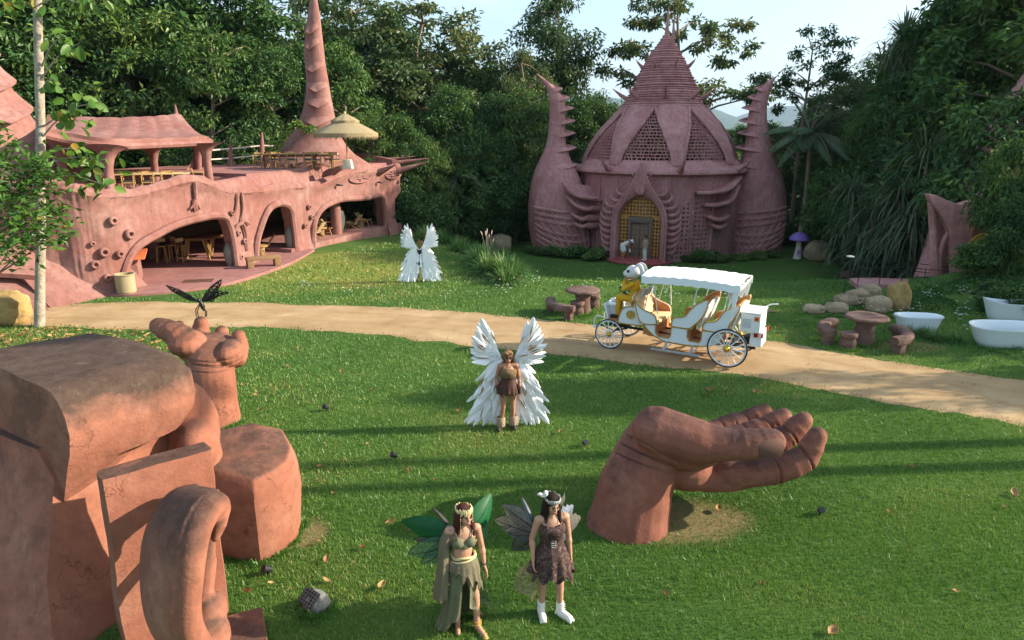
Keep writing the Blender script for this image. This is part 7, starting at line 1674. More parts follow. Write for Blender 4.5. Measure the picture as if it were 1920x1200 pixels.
MT = [(700, 190, 46, 'dense2', .95), (755, 215, 46.5, 'dense', .85), (805, 240, 48, 'dense2', .9), (835, 165, 52, 'dense', .95), (880, 215, 53, 'dense2', .95), (925, 180, 55, 'dense', .95), (965, 140, 56, 'dense2', .9), (730, 110, 58, 'dense', 1.1), (1000, 200, 60, 'dense', .9), (1075, 190, 61, 'dense', .9), (1130, 150, 63, 'dense2', .85), (1180, 200, 64, 'dense', .9)]
for k, a in enumerate(MT): tree_px(*a, 'dense dark tree in the gap between cafe and temple, %s from the left' % ordl(MT, k), GM)
tree_px(665, -40, 57, 'open', 1.15, 'tall airy tree whose flat crown shows just right of the spire')
tree_px(790, -20, 60, 'open', 1.25, 'tall airy tree with spreading branches above the parasol')
tree_px(870, 40, 64, 'open', 1.1, 'airy tree reaching into the sky left of the pale clouds')
tree_px(930, 95, 62, 'dense2', 1.0, 'rounded leafy tree directly below the small clouds')
tree_px(1050, -30, 66, 'tall', 1.05, 'tallest leafy tree left of the temple, top cut by frame')
tree_px(985, 75, 60, 'tall', .85, 'leafy tree right behind the left horn of the temple')
tree_px(1285, -70, 68, 'sparse', 1.15, 'tall sparse tree directly behind the temple spire', None, 0.0)
tree_px(1525, 45, 55, 'sparse', 1.0, 'sparse round-leaved tree beside the right temple horn', None, 2.4)
tree_px(1590, 120, 58, 'open', .9, 'open yellowish tree left of the tall pandanus')
RT = [(1485, 250, 62, 'dense', .85), (1545, 235, 54, 'dense2', .8), (1610, 215, 50, 'dense', .85), (1665, 170, 47, 'dense2', .85), (1705, 170, 46, 'dense', .95), (1765, 10, 44, 'dense2', .9), (1835, -60, 41, 'dense', 1.0), (1900, -90, 38, 'dense2', 1.1), (1980, -110, 35, 'dense', 1.2), (1742, 70, 49, 'dense2', .8), (1580, 290, 46, 'broad', .8)]
for k, a in enumerate(RT): tree_px(*a, 'dense dark tree in the shaded forest right of the temple, %s from the left' % ordl(RT, k), GR)
tree_px(1915, 120, 30.5, 'broad', .9, 'low broad tree hanging over the pink shell building')
tree_px(1925, 225, 26.0, 'broad', .6, 'nearest leafy tree screening the shell building')
tree_px(1935, 330, 25.0, 'broad', .8, 'leafy tree at right edge behind the mound bathtub')
FT = [(-250, 20, 66), (-60, 0, 68), (120, 10, 66), (280, -10, 70), (440, 30, 68), (600, 20, 72), (720, 50, 72), (830, 110, 74), (1010, 130, 76), (1120, 170, 80), (1230, 190, 78), (1560, 170, 70), (1660, 120, 66), (1780, 80, 62), (1900, 40, 60), (2040, 20, 56), (2180, 0, 52)]
for k, (a, b, c_) in enumerate(FT): tree_px(a, b, c_, ('dense', 'dense2')[k % 2], 1.3, 'green tree of the rearmost forest row, %s from the left' % ordl(FT, k), GB)
VT = [(1345, 240, 88, 'dense'), (1385, 222, 105, 'dense2'), (1425, 232, 98, 'dense'), (1460, 218, 92, 'dense2'), (1365, 262, 80, 'dense2'), (1405, 258, 84, 'dense'), (1320, 225, 110, 'dense'), (1445, 262, 78, 'dense2')]
for k, a in enumerate(VT): tree_px(*a, 1.0, 'valley tree seen between the dome and the right horn, %s from the left' % ordl(VT, k), 'valley trees behind the temple')
# trees beyond the right edge that shade the temple and the lawn
for k, (x, y, H, kd, wd) in enumerate([(40, 45, 27, 'dense', 1.0), (43, 50, 30, 'dense2', 1.0), (41, 55, 29, 'dense', 1.0), (46, 59, 30, 'dense2', 1.0), (38.5, 41.5, 22, 'dense2', 1.0), (22, 15.9, 12.5, 'dense2', .5), (27.5, 29.2, 9.5, 'dense', 1.0), (27, 21.5, 9.6, 'broad', 1.1), (30, 24.5, 9.5, 'dense', 1.0), (13.2, 5.6, 4.4, 'broad', .9)]):
    plant(kd, 'tree', (x, y, tzf(x, y) - .2), H, wd, k * 1.3, 'tree standing outside the right edge, known by its shadow', 'tree', 'shade trees beyond the right edge')
# bushes of the forest edge
for k, (px, py, H, wd) in enumerate([(760, 436, 2.8, 1.2), (800, 440, 2.6, 1.2), (850, 446, 2.4, 1.3), (905, 450, 2.6, 1.2), (965, 456, 2.8, 1.2), (985, 466, 1.8, 1.2), (700, 400, 3.0, 1.3), (650, 380, 3.0, 1.3)]):
    p_ = on(px, py); plant('bush', 'bush', (p_.x, p_.y + (5.0 if px > 860 else 1.5), p_.z - .1), H, wd, k * 1.7, 'dark bush at the forest edge between cafe and temple, %s from the left' % ORD[[7, 6][k == 6] * 0 + {7: 0, 6: 1}.get(k, k + 2)], 'bush', 'bushes between cafe and temple')
for k, (px, py, H, wd) in enumerate([(1480, 462, 2.2, 1.2), (1545, 466, 2.6, 1.3), (1600, 480, 2.8, 1.3), (1650, 492, 2.2, 1.2), (1700, 500, 2.6, 1.2), (1740, 505, 2.4, 1.2), (1625, 505, 1.6, 1.0)]):
    p_ = on(px, py); plant('bush', 'bush', (p_.x, p_.y + .8, p_.z - .1), H, wd, k * 2.1, 'dark leafy bush in the shade behind mushroom and bridge, %s from the left' % ['first', 'second', 'third', 'fifth', 'sixth', 'seventh', 'fourth'][k], 'bush', 'bushes between mushroom and bridge')
for k, (px, py, H) in enumerate([(1845, 520, 1.6), (1900, 505, 2.4), (1880, 540, 1.2), (1925, 545, 1.4)]):
    p_ = on(px, py); plant('bush', 'bush', (p_.x, p_.y, p_.z - .1), H, 1.3, k * 2.1, ['leafy bush on the mound just right of the arch foot', 'tallest leafy bush on the mound below the shell building', 'low bush directly above the mound bathtub', 'bush at the right edge behind the mound bathtub'][k], 'bush', 'bushes on the mound')
for k, (px, py, H) in enumerate([(1015, 470, .8), (1045, 472, 1.1), (1075, 474, 1.2), (1108, 478, 1.2), (1140, 478, .7), (1262, 480, .6), (1290, 482, .7), (1320, 482, 1.2), (1350, 482, .8), (1385, 480, .7), (1420, 478, .8), (1450, 474, .7), (1000, 466, .7)]):
    p_ = on(px, py + 9); plant('bush_b', 'shrub', (p_.x, p_.y, p_.z - .05), H, 1.25, k * 1.1, 'small green shrub along the foot of the temple wall, %s from the left' % ORD[(k + 1) % 13], 'shrub', 'shrubs along the temple foot')
for k, (px, py, H) in enumerate([(15, 535, 1.3), (48, 540, 1.1), (85, 545, .9), (118, 550, 1.5), (5, 520, 1.6), (150, 553, .7)]):
    p_ = gnd(px, py, 0); plant('bush_b', 'shrub', (p_.x, p_.y - .3, 0), H, 1.0, k * 1.9, 'leafy garden shrub under the pink tower skirt, %s from the left' % ['second', 'third', 'fourth', 'fifth', 'first', 'sixth'][k], 'shrub', 'shrubs under the tower')

# slim pale tree with big leaves
def big_leaf_mesh(pts, L, W, seed, droop=.55, tb=0):
    rs = np.random.default_rng(seed); B = np.array([tuple(p) for p in pts]); n = len(B); D = unit(rs.normal(size=(n, 3)) * np.array([1, 1, .4]) + np.array([0, 0, -droop])); N = unit(rs.normal(size=(n, 3)) * .5 + np.array([.2, -.5, .8]))
    V, F_, T = leaves(B, D, N, L * rs.uniform(.65, 1.25, n), W * rs.uniform(.65, 1.25, n), np.clip(rs.normal(.5 + tb, .2, n), 0, 1), .16)
    return V, F_, T
def rounded_leaves(pts, L, W, seed, droop, tb):
    """larger leaves with six-point outline: two fans each"""
    rs = np.random.default_rng(seed); B = np.array([tuple(p) for p in pts]); n = len(B); D = unit(rs.normal(size=(n, 3)) * np.array([1, 1, .4]) + np.array([0, 0, -droop])); N = unit(rs.normal(size=(n, 3)) * .5 + np.array([.2, -.5, .8])); S = unit(np.cross(D, N)); N = np.cross(S, D)
    Ls = (L * rs.uniform(.65, 1.25, n))[:, None]; Ws = (W * rs.uniform(.7, 1.2, n))[:, None]
    rows = [(0, 0), (.22, .38), (.5, .5), (.8, .34), (1, 0)]; V = []
    for u, w in rows: V += [B + D * Ls * u + S * Ws * w + N * Ls * (.10 * w * 2 - .12 * u * u), B + D * Ls * u - N * Ls * .12 * u * u, B + D * Ls * u - S * Ws * w + N * Ls * (.10 * w * 2 - .12 * u * u)]
    V = np.stack(V, 1); F_ = []
    for r_ in range(4):
        for c_ in range(2): F_.append([r_ * 3 + c_, r_ * 3 + c_ + 1, r_ * 3 + c_ + 4, r_ * 3 + c_ + 3])
    F_ = (np.array(F_)[None] + (np.arange(n) * 15)[:, None, None]).reshape(-1, 4)
    return V.reshape(-1, 3), F_, np.repeat(np.clip(rs.normal(.5 + tb, .2, n), 0, 1), 15)
pt = thing('tree', 'slim pale-barked tree with big drooping leaves beside the golden boulder', 'tree', gnd(74, 612))
bx_ = pt.location
P = [at(74, 616, bx_.y), at(75, 520, bx_.y), at(77, 420, bx_.y), at(74, 345, bx_.y), at(76, 250, bx_.y), at(73, 120, bx_.y), at(70, 0, bx_.y), at(70, -120, bx_.y), at(78, -260, bx_.y)]
mb = MB(); PP = catmull(P, 6); mb.tube(PP, np.interp(np.linspace(0, 8, len(PP)), range(9), [.155, .135, .13, .15, .12, .115, .11, .09, .05]), 14); mb.ell(at(74, 347, bx_.y), (.18, .17, .12)); obj('trunk', mb, 'bark_pale', pt, True)
LP = []; rs = np.random.default_rng(31); mb = MB()
for b, e, n, sp in [((76, 130), (120, 65), 10, .35), ((75, 150), (150, 80), 10, .4), ((76, 175), (105, 150), 8, .3), ((77, 260), (140, 215), 14, .5), ((77, 240), (190, 190), 14, .5), ((77, 300), (150, 280), 18, .5), ((78, 310), (205, 300), 18, .5), ((78, 330), (190, 345), 16, .45), ((78, 290), (110, 310), 10, .4), ((70, 10), (150, 5), 10, .4), ((70, -20), (190, 0), 14, .5), ((72, 20), (20, 10), 14, .5), ((72, -40), (0, -20), 16, .6)]:
    a_, e_ = at(b[0], b[1], bx_.y), at(e[0], e[1], bx_.y - .5); m_ = a_.lerp(e_, .5) + Vector((0, 0, .15)); C_2 = catmull([a_, m_, e_], 4); mb.tube(C_2, np.linspace(.03, .008, len(C_2)), 6)
    for k in range(n): q = a_.lerp(e_, rs.uniform(.45, 1.08)); LP.append(q + Vector(rs.normal(0, sp * .45, 3)))
obj('limb', mb, 'bark_pale', pt, True)
V, F_, T = rounded_leaves(LP, .36, .22, 5, .8, .08); w_ = pt.location; me = np_mesh('crown', V - np.array([w_.x, w_.y, w_.z]), F_, T, True); link('crown', me, 'leaf_bright', pt)
# leafy bush of the left edge
lt = thing('tree', 'glossy dark-leaved young tree at the left edge before the tower', 'tree', (gnd(-40, 640).x, gnd(-40, 640).y, 0)); Yb = lt.location.y
mb = MB(); LP = []; base = Vector(lt.location)
for px, py in [(-10, 270), (20, 300), (60, 330), (95, 330), (40, 380), (75, 400), (10, 400), (-40, 330), (-60, 420), (30, 430), (60, 450), (100, 440), (15, 470), (-20, 470), (70, 310), (110, 400), (50, 350), (0, 350)]:
    e_ = at(px, py, Yb + random.uniform(-.6, .6)); st_ = base + Vector((0, 0, max(.4, e_.z - 1.6))); mb.tube(catmull([st_, st_.lerp(e_, .5) + Vector((0, 0, -.1)), e_], 4), np.linspace(.035, .008, 9), 6)
    for k in range(80): LP.append(e_ + Vector(rs.normal(0, .24, 3)))
mb.tube([base + Vector((0, 0, -.1)), base + Vector((0, 0, 3.8))], [.08, .04], 8); obj('trunk', mb, 'bark', lt, True)
V, F_, T = big_leaf_mesh(LP, .30, .10, 8, .1, -.12); me = np_mesh('crown', V - np.array(lt.location), F_, T); link('crown', me, 'leaf_bright', lt)
# strap-leaved plants
def strap(n, L, W, seed, up=.9, droop=1.0, base_r=.1, z0=0, zr=0):
    rs = np.random.default_rng(seed); V = []; F_ = []; T = []; ns = 6
    for k in range(n):
        a = rs.uniform(0, 2 * PI); el = rs.uniform(.15, up) * PI / 2; l = L * rs.uniform(.6, 1.15); d = np.array([math.cos(a), math.sin(a), 0]); s_ = np.array([-d[1], d[0], 0]); b = d * base_r * rs.uniform(.2, 1) + np.array([0, 0, z0 + rs.uniform(0, 1) * zr]); o = len(V); tt = np.clip(rs.normal(.5, .22), 0, 1); dr = droop * rs.uniform(.6, 1.3)
        for i in range(ns + 1):
            u = i / ns; p_ = b + d * (l * u * math.cos(el) * (1 - .25 * u * dr)) + np.array([0, 0, l * (u * math.sin(el) - .75 * dr * u * u)]); w = W * (1 - u) ** .6 * .5 + .002
            V += [p_ + s_ * w, p_ - s_ * w]; T += [tt, tt]
        for i in range(ns): q = o + 2 * i; F_.append([q, q + 1, q + 3, q + 2])
    return np.array(V), np.array(F_), np.array(T)
def strap_plant(name, label, loc, parts, cat, trunk=None, group=None, mat='strap_leaf'):
    o = thing(name, label, cat, loc, 0, group)
    if trunk: mb = MB(); mb.tube(*trunk, 10); obj('trunk', mb, 'bark', o)
    VV, FF, TT, k = [], [], [], 0
    for off, (V, F_, T) in parts: VV.append(V + np.array(off)); FF.append(F_ + k); TT.append(T); k += len(V)
    link('crown' if trunk else 'foliage', np_mesh('strap', np.concatenate(VV), np.concatenate(FF), np.concatenate(TT), True), mat, o); return o
q = at(1660, 330, 43); z0 = tzf(q.x, 43); top = at(1655, 62, 43).z - z0
parts = [((0, 0, top - .4), strap(110, 2.0, .10, 1, .98, .55, .2, 0, .6)), ((.3, 0, top - 1.2), strap(160, 3.6, .10, 2, .75, 1.1, .4, -.6, 1.6)), ((-1.0, .2, top - 1.5), strap(70, 2.8, .09, 3, .7, 1.2, .3)), ((1.4, 0, top - 1.6), strap(110, 3.6, .09, 4, .6, 1.35, .4, 0, .6)), ((2.8, .5, top - 3.6), strap(100, 3.4, .09, 5, .7, 1.3, .4))]
strap_plant('pandanus_tree', 'tall pandanus with spiky crown and hanging strap leaves right of the palm', (q.x, 43, z0), parts, 'tree', ([(0, 0, -.3), (.1, 0, top * .35), (-.1, 0, top * .7), (0, 0, top)], [.22, .19, .16, .12]))
for k, (px, row, Y, nl, L, lb) in enumerate([(1690, 400, 36, 170, 3.0, 'hanging pandanus clump beside the shell building arch'), (1640, 430, 38, 150, 2.8, 'arching pandanus clump above the banana plant'), (1600, 400, 42, 130, 2.8, 'pandanus clump under the palm'), (1740, 330, 35, 170, 3.2, 'high pandanus clump with trailing leaves behind the shell building')]):
    q = at(px, row - 40, Y); z0 = tzf(q.x, Y); hh = q.z - z0
    strap_plant('pandanus', lb, (q.x, Y, z0), [((0, 0, hh), strap(nl, L, .10, 10 + k, .85, 1.0, .4, -.8, 1.2)), ((.6, -.2, hh * .7), strap(nl, L, .09, 20 + k, .8, 1.2, .4, -.6, .9)), ((-.4, -.4, hh * .45), strap(nl, L * .9, .09, 30 + k, .7, 1.25, .5, -.6, 1.2)), ((.2, -.3, .2), strap(nl, L * .8, .09, 50 + k, .95, .8, .5, 0, .8))], 'plant', ([(0, 0, -.2), (.1, 0, hh * .5), (0, 0, hh)], [.15, .12, .09]))
# coconut palm: fronds with leaflets
def frond_set(nf, L, seed):
    rs = np.random.default_rng(seed); B, D, N, Ls, T = [], [], [], [], []; mb = MB()
    for k in range(nf):
        a = 2 * PI * k / nf + rs.uniform(-.2, .2); el = rs.uniform(-.1, 1.25); d = Vector((math.cos(a), math.sin(a), 0)); s_ = Vector((-d.y, d.x, 0)); P = []
        for i in range(15):
            u = i / 14; P.append(d * (L * u * math.cos(el) * (1 - .12 * u)) + Vector((0, 0, L * (u * math.sin(el) - .42 * u * u * (1.3 - el * .4)))))
        mb.tube(P, np.linspace(.035, .008, 15), 5)
        for i in range(2, 60):
            u = i / 60; f = u * 14; j = min(int(f), 13); p_ = P[j].lerp(P[j + 1], f - j); tg = (P[j + 1] - P[j]).normalized()
            for sd_ in (-1, 1): B.append(p_); D.append((s_ * sd_ * .8 + tg * .6 + Vector((0, 0, -.35))).normalized()); N.append(Vector((0, 0, 1))); Ls.append(L * .24 * math.sin(PI * min(.97, u * .9 + .08))); T.append(np.clip(rs.normal(.45, .15), 0, 1))
    V, F_, T = leaves(np.array(B), np.array(D), np.array(N), np.array(Ls), np.full(len(B), .07), np.array(T), .03); return mb, V, F_, T
q = at(1520, 250, 49); z0 = tzf(q.x, 49); hh = q.z - z0; pl = thing('palm_tree', 'feathery coconut palm between the right horn and the pandanus', 'tree', (q.x, 49, z0)); mb, V, F_, T = frond_set(22, 4.0, 4)
mb.v = [(a, b, c_ + hh) for a, b, c_ in mb.v]; mb.tube([(0, 0, -.3), (.15, 0, hh * .5), (0, 0, hh)], [.2, .15, .12], 10); obj('trunk', mb, 'bark', pl); link('crown', np_mesh('crown', V + np.array([0, 0, hh]), F_, T), 'strap_leaf', pl)
for px, row, Y, lb, hh_ in [(700, 120, 60, 'small palm poking up right of the spire', 1), (855, 330, 50, 'short palm in the dark forest left of the temple', 1)]:
    q = at(px, row, Y); z0 = tzf(q.x, Y); hh = q.z - z0; pl = thing('palm_tree', lb, 'tree', (q.x, Y, z0)); mb, V, F_, T = frond_set(16, 2.6, 7); mb.v = [(a, b, c_ + hh) for a, b, c_ in mb.v]; mb.tube([(0, 0, -.3), (0, 0, hh)], [.14, .09], 8); obj('trunk', mb, 'bark', pl); link('crown', np_mesh('crown', V + np.array([0, 0, hh]), F_, T), 'strap_leaf', pl)
for k_, (x_, y_, hh) in enumerate([(20.0, 11.9, 14.5), (21.5, 12.9, 15.0)]):
    pl = thing('palm_tree', 'palm standing outside the right edge, known by its thin trunk shadow', 'tree', (x_, y_, 0), 0, 'shade palms beyond the right edge'); mb, V, F_, T = frond_set(16, 2.6, 9); mb.v = [(a, b, c_ + hh) for a, b, c_ in mb.v]; mb.tube([(0, 0, -.3), (.2, .1, hh * .5), (0, 0, hh)], [.2, .17, .13], 8); obj('trunk', mb, 'bark', pl); link('crown', np_mesh('crown', V + np.array([0, 0, hh]), F_, T), 'strap_leaf', pl)
# banana plant with paddle leaves
q = on(1645, 500); bp_ = thing('banana_plant', 'bright paddle-leaved plant in the shade behind the bridge', 'plant', q); rs = np.random.default_rng(17)
for k in range(9):
    a = rs.uniform(0, 2 * PI); L = rs.uniform(1.1, 1.7); d = Vector((math.cos(a), math.sin(a), 0)); el = rs.uniform(.7, 1.4); h0 = rs.uniform(.5, 1.3)
    def fn(u, v):
        x = v * 2 - 1; w = .24 * math.sin(PI * min(.98, u * .9 + .06)) ** .7; s_ = Vector((-d.y, d.x, 0)); return Vector((0, 0, h0)) + d * (L * u * math.cos(el)) + Vector((0, 0, L * (u * math.sin(el) - .3 * u * u))) + s_ * (w * x) + Vector((0, 0, .05 * x * x))
    mb = MB(); mb.sheet(fn, 8, 4, .006); mb.tube([(0, 0, 0), (0, 0, h0), fn(.5, .5), fn(1, .5)], [.04, .03, .012, .004], 6); me = mb.mesh('leaf'); a_ = me.attributes.new('tint', 'FLOAT', 'POINT'); a_.data.foreach_set('value', np.full(len(me.vertices), rs.uniform(.3, .7), np.float32)); link('leaf', me, 'leaf_bright', bp_)
# vine leaves hanging on the spire foot
vn = thing('climbing_plant', 'green vine sprawling over the foot of the pink spire', 'plant', at(540, 250, 39)); LP = [at(500 + 90 * u, 285 - 50 * min(1, u * 1.6) + 8 * math.sin(u * 9) + rs.normal(0, 4), 39.2 + rs.normal(0, .15)) for u in rs.uniform(0, 1, 420)]
V, F_, T = big_leaf_mesh(LP, .26, .12, 12, .3, .1); link('foliage', np_mesh('foliage', V - np.array(vn.location), F_, T), 'leaf_bright', vn)
mb = MB(); mb.tube([at(500, 290, 39.2), at(530, 255, 39.2), at(555, 240, 39.2), at(590, 242, 39)], .03, 6); obj('stem', mb, 'bark', vn, True)
# fountain grass along the terrace edge
RV = strap(420, 1.35, .034, 40, .98, .7, .25); 
def plume(n, seed):
    rs = np.random.default_rng(seed); mb = MB()
    for k in range(n):
        a = rs.uniform(0, 2 * PI); d = Vector((math.cos(a), math.sin(a), 0)) * rs.uniform(.1, .5); top_ = d + Vector((0, 0, rs.uniform(1.0, 1.4))); mb.tube([(0, 0, .2), d * .4 + Vector((0, 0, .7)), top_], .004, 4); mb.tube([top_, top_ + d * .12 + Vector((0, 0, .1)), top_ + d * .3 + Vector((0, 0, .16))], [.012, .02, .004], 5)
    return mb
RM_ = np_mesh('reed', RV[0], RV[1], RV[2], True); RM_.materials.append(M['reed']); PM = plume(7, 3).mesh('plume'); PM.materials.append(M['rope'])
for k in range(34):
    t_ = k / 33; px, py = np.interp(t_, [0, .35, .7, 1], [790, 855, 915, 955]), np.interp(t_, [0, .35, .7, 1], [444, 468, 505, 530]); p_ = on(px + random.uniform(-6, 16), py + random.uniform(-7, 4))
    o = thing('fountain_grass', 'fountain grass clump lining the slope, number %d counted from the forest end' % (k + 1), 'grass clump', p_, k * 1.1, 'fountain grass along the slope'); o.scale = (random.uniform(.9, 1.25),) * 3; link('blades', RM_, None, o)
    if k in (5, 24): link('plume', PM, None, o)
for k, (px, py) in enumerate([(1755, 640), (1850, 640), (1790, 642), (1870, 645), (1900, 650), (1700, 630), (1735, 632)]):
    p_ = on(px, py); o = thing('grass_clump', 'bright uncut grass tuft before the bathtubs, %s from the left' % ORD[[3, 4, 2, 5, 6, 0, 1][k]], 'grass clump', p_, k, 'uncut grass by the bathtubs'); o.scale = (.42,) * 3; link('blades', RM_, None, o)
# small white flowers
def flowers(name, spots, n, seed, lb):
    rs = np.random.default_rng(seed); mb = MB(); V = []; 
    B, D, N = [], [], []
    for k in range(n):
        px, py, sx, sy = spots[rs.integers(0, len(spots))]; p_ = on(px + rs.normal(0, sx), py + rs.normal(0, sy)); z = p_.z + rs.uniform(.12, .4)
        for j in range(5): a = 2 * PI * j / 5 + rs.uniform(0, 1); B.append((p_.x, p_.y, z)); D.append((math.cos(a), math.sin(a) - .3, .25)); N.append((0, -.5, .8))
        mb.tube([(p_.x, p_.y, p_.z), (p_.x + rs.normal(0, .02), p_.y, z)], .004, 3)
    D = unit(np.array(D)); Vv, F_, T = leaves(np.array(B), D, unit(np.array(N)), np.full(len(B), .035), np.full(len(B), .028), np.full(len(B), .5)); o = link(name, np_mesh(name, Vv, F_, T), 'white_petal'); tag(o, lb, 'flowers', kind='stuff')
    s_ = obj('flower_stems', mb, 'leaf_jungle', o)
flowers('white_flowers', [(1000, 535, 14, 4), (1060, 548, 18, 5), (1110, 540, 12, 5), (1180, 545, 14, 6), (1240, 560, 20, 6), (1340, 570, 20, 6), (950, 548, 12, 5), (570, 545, 8, 3), (660, 552, 20, 3), (850, 560, 30, 4)], 110, 3, 'small white flowers dotting the grass beyond the road')
flowers('white_flowers', [(1745, 560, 12, 6), (1705, 585, 10, 6), (1620, 585, 12, 5), (1800, 600, 10, 15), (1820, 550, 14, 5), (1680, 600, 20, 5), (1870, 565, 20, 6)], 90, 5, 'small white flowers scattered round the bathtub mound')
# ground cover on the mound
rs = np.random.default_rng(61); n = 9000; px = rs.uniform(1700, 1925, n); py = 575 - 55 * np.sin((px - 1690) / 150) * .6 + rs.normal(0, 16, n)
B = np.array([tuple(on(a, b, 3)) for a, b in zip(px[:3500], py[:3500])]); n = len(B); keep = ~((B[:, 0] > 15.4) & (B[:, 1] < 23.9) & (B[:, 1] > 22.2)); B = B[keep]; n = len(B); D = unit(rs.normal(size=(n, 3)) + np.array([0, -.3, .6])); N = unit(rs.normal(size=(n, 3)) * .4 + np.array([0, -.3, 1])); V, F_, T = leaves(B, D, N, rs.uniform(.08, .18, n), rs.uniform(.05, .09, n), np.clip(rs.normal(.35, .15, n), 0, 1)); o = link('ground_cover', np_mesh('ground_cover', V, F_, T), 'leaf_jungle'); tag(o, 'dark creeping ground cover on the bathtub mound', 'plants', kind='stuff')

# ---------------------------------------------------------------- grass and fallen leaves
rs = np.random.default_rng(77); VB, FB, TB_ = [], [], []; cnt = 0
patches = [(hb.x, hb.y, 1.15, .62), (gnd(560, 1000).x, gnd(560, 1000).y, .42, .42)]
for y0, y1, n, h0, w0 in [(3.4, 5.2, 50000, .05, .012), (5.2, 7.5, 160000, .050, .009), (7.5, 10, 165000, .055, .011), (10, 14, 145000, .06, .014), (14, 20, 80000, .07, .024), (20, 27.5, 70000, .08, .034), (27.5, 46, 60000, .09, .06)]:
    y = rs.uniform(y0, y1, n); hw = .78 * (y * CT + 1.6) + 3.6; x = rs.uniform(-1, 1, n) * hw
    k = ~on_road(x, y, .0 + rs.normal(0, .13, n) - .18 * np.sin(x * 3.1 + np.sin(x * 7.7)) * np.sin(x * 1.3)) 
    for cx_, cy_, rx, ry in patches: k &= (((x - cx_) / rx) ** 2 + ((y - cy_) / ry) ** 2 + rs.normal(0, .3, n) > 1) | (rs.uniform(size=n) < .16)
    k &= ~((x < -4.3) & (y < 9.0) & (x > -8) & (y > 7)) & ~((x < -12.0 + (y - 24.9) * .35) & (y > 24.2))
    k &= ((x > 15.2) & (y > 22)) == False; k &= ~((y > 27.5) & (np.hypot(x - TC.x, y - TC.y) < 6.6)) & ~((y > 27.5) & ((x > 15) | (x < -12 + (y - 27.5) * .42)))
    x, y = x[k], y[k]; n = len(x); z = tz(x, y); a = rs.uniform(0, 2 * PI, n)
    hh = h0 * rs.uniform(.5, 1.35, n); ww = w0 * rs.uniform(.7, 1.3, n); ln = rs.normal(0, .45, n) * hh; la = rs.uniform(0, 2 * PI, n)
    bx2 = np.stack([np.cos(a) * ww / 2, np.sin(a) * ww / 2, np.zeros(n)], 1); c0 = np.stack([x, y, z - .004], 1); tp = c0 + np.stack([np.cos(la) * ln, np.sin(la) * ln, hh], 1)
    V = np.stack([c0 - bx2, c0 + bx2, tp], 1).reshape(-1, 3); VB.append(V); FB.append(np.arange(n * 3).reshape(n, 3) + cnt); cnt += n * 3
    pt_ = .42 + .16 * np.sin(x * .37 + 1.1 * np.sin(y * .31)) * np.sin(y * .45 + .7 * np.sin(x * .5)) + .35 * (rs.uniform(size=n) < .05) + .22 * np.sin(x * 1.1 + np.sin(y * .9) * 1.5) * np.sin(y * 1.3 + 1) + rs.normal(0, .17, n) + .25 * ((y > 24) & (x < 0)) * sstep(24.5, 27, y) + .13; TB_.append(np.repeat(np.clip(pt_, 0, 1), 3))  # blades on the cafe slope tinted yellower, sunlight put into their colour
gr = link('grass', np_mesh('grass', np.concatenate(VB), np.concatenate(FB), np.concatenate(TB_)), 'grass_blade'); tag(gr, 'short green lawn grass', 'grass', kind='stuff')
# fallen leaves one by one
fm = MB(); fm.sheet(lambda u, v: Vector(((v - .5) * .6 * math.sin(PI * min(.97, u * .92 + .05)) ** .8, u - .5, .16 * (2 * v - 1) ** 2 + .25 * (u - .5) ** 2)), 6, 4, .012); FL = fm.mesh('fallen_leaf', angle=80); a_ = FL.attributes.new('tint', 'FLOAT', 'POINT'); a_.data.foreach_set('value', np.full(len(FL.vertices), .5, np.float32)); FL.materials.append(M['dry_leaf'])
spots = [(600, 880, .17), (597, 906, .1), (768, 886, .13), (612, 836, .09), (690, 836, .08), (733, 985, .16), (680, 1033, .14), (612, 1055, .13), (612, 1096, .13), (716, 1105, .17), (625, 930, .09), (490, 772, .12), (465, 1115, .13), (508, 1100, .09), (600, 1022, .1), (770, 1000, .1), (1560, 1190, .18), (1345, 960, .16), (1900, 930, .2), (1880, 955, .1), (1790, 1115, .1), (1330, 735, .2), (1325, 745, .14), (1415, 738, .16), (860, 775, .14), (862, 762, .12), (1050, 815, .14), (1665, 965, .1), (930, 655, .12), (640, 700, .12), (700, 735, .12), (540, 690, .12), (580, 760, .1), (1010, 760, .1), (1200, 742, .12), (1120, 705, .14), (815, 905, .1), (940, 905, .08), (1440, 905, .12), (1430, 1100, .1), (1250, 1120, .1), (1710, 880, .1), (520, 640, .14), (560, 655, .12), (470, 650, .12), (690, 660, .1), (770, 745, .12), (480, 745, .12), (455, 725, .12)]
for k, (px, py, s_) in enumerate(spots):
    p_ = gnd(px, py); o = bpy.data.objects.new('fallen_leaf', FL); COL.objects.link(o); o.location = (p_.x, p_.y, .055); o.rotation_euler = (random.uniform(-.4, .4), random.uniform(-.4, .4), random.uniform(0, 6.3)); o.scale = (s_ * 1.0,) * 3
    tag(o, 'dry tan leaf fallen on the green lawn', 'leaf', 'fallen leaves on the lawn')
n = 420; px = rs.uniform(-60, 330, n); py = 612 + np.abs(rs.normal(0, 34, n)) + np.maximum(0, (120 - px) * .12); VV, FF, TT = [], [], []
P_ = np.array([tuple(gnd(a, b)) for a, b in zip(px, py)]); P_[:, 2] = .05; kk = ~on_road(P_[:, 0], P_[:, 1], -.1); P_ = P_[kk]; n = len(P_); D = unit(rs.normal(size=(n, 3)) * np.array([1, 1, .2])); N = unit(rs.normal(size=(n, 3)) * .4 + np.array([0, 0, 1])); V, F_, T = leaves(P_, D, N, rs.uniform(.1, .24, n), rs.uniform(.06, .12, n), rs.uniform(0, 1, n)); o = link('leaf_litter', np_mesh('leaf_litter', V, F_, T), 'dry_leaf'); tag(o, 'dry leaf litter under the pale tree', 'leaves', kind='stuff')

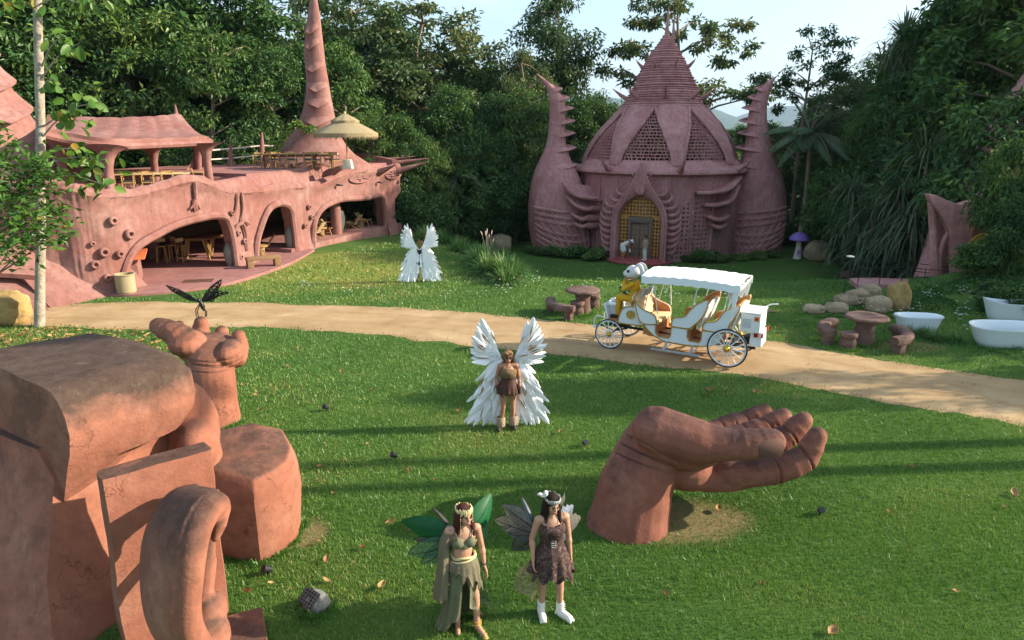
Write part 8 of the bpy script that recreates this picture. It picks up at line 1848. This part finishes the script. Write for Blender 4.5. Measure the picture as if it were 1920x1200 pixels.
# loose pebbles and crumbs on the sandy road
rs = np.random.default_rng(91); n = 900; i_ = rs.integers(20, nr - 2, n); f_ = rs.uniform(0, 1, n) ; f_ = np.where(rs.uniform(size=n) < .5, np.abs(rs.normal(0, .06, n)), f_); f_ = np.where(rs.uniform(size=n) < .3, 1 - np.abs(rs.normal(0, .06, n)), f_); VV = []; FF = []
for k in range(n):
    p_ = ru[i_[k]].lerp(rl[i_[k]], float(np.clip(f_[k], 0, 1))) + Vector((rs.normal(0, .3), rs.normal(0, .05), 0)); r_ = rs.uniform(.008, .03); o = len(VV); z = .03
    for dx, dy, dz in ((1, 0, 0), (-.5, .9, 0), (-.5, -.8, 0), (0, 0, .9)): VV.append((p_.x + dx * r_ * rs.uniform(.7, 1.3), p_.y + dy * r_, z + dz * r_))
    FF += [(o, o + 1, o + 3), (o + 1, o + 2, o + 3), (o + 2, o, o + 3)]
o = link('gravel', np_mesh('gravel', VV, FF), 'rock'); tag(o, 'loose pebbles along the sandy road', 'gravel', kind='stuff')
# longer tufts round the sculptures and posts
TM = strap(60, .16, .012, 70, .98, .6, .07); TMs = np_mesh('tuft', TM[0], TM[1], np.clip(TM[2] * .6 + .1, 0, 1), True)
VV, FF, TT, cnt = [], [], [], 0
def tufts(pts):
    global cnt
    for x, y in pts:
        s_ = rs.uniform(.5, 1.2); a = rs.uniform(0, 6.28); c_, s2 = math.cos(a) * s_, math.sin(a) * s_; V = TM[0] @ np.array([[c_, s2, 0], [-s2, c_, 0], [0, 0, s_]]) + np.array([x, y, tzf(x, y) - .01]); VV.append(V); FF.append(TM[1] + cnt); TT.append(np.clip(TM[2] * .6 + .15, 0, 1)); cnt += len(V)
q = at(404, 800, 13.15); tufts([(q.x + .56 * math.cos(a), q.y + .56 * math.sin(a)) for a in rs.uniform(PI, 2 * PI, 26)])
tufts([(x + rs.normal(0, .03), y + rs.normal(0, .03)) for (x, y), (x2, y2) in zip(poly, poly[1:]) for t_ in range(6) for x, y in [((x + (x2 - x) * t_ / 6), (y + (y2 - y) * t_ / 6))]])
for px, py, r in [(1092, 588, .3), (1082, 592, .25), (1588, 654, .26), (1618, 645, .32), (1525, 590, .4), (1567, 589, .4), (1588, 574, .5), (1608, 573, .45), (1646, 589, .45), (1682, 583, .4), (1718, 624, .5), (593, 1142, .2), (1885, 650, .8), (1495, 487, .3)]:
    p_ = on(px, py); tufts([(p_.x + r * math.cos(a), p_.y + r * math.sin(a)) for a in rs.uniform(PI * .9, 2.1 * PI, 14)])
o = link('grass', np_mesh('grass_tufts', np.concatenate(VV), np.concatenate(FF), np.concatenate(TT), True), 'grass_blade'); tag(o, 'longer grass growing against sculptures and stones', 'grass', kind='stuff')
# ---------------------------------------------------------------- air
t = NT('haze_air'); vol = t.n('ShaderNodeVolumePrincipled'); vol.inputs['Color'].default_value = (.50, .66, .86, 1); vol.inputs['Density'].default_value = .00010; vol.inputs['Anisotropy'].default_value = .2
t.link(vol.outputs[0], t.out.inputs['Volume']); M['haze'] = t.m
hzb = obj('haze', MB().box((0, 4500, 150), (15000, 11000, 480)), 'haze', smooth=False); tag(hzb, kind='stuff')
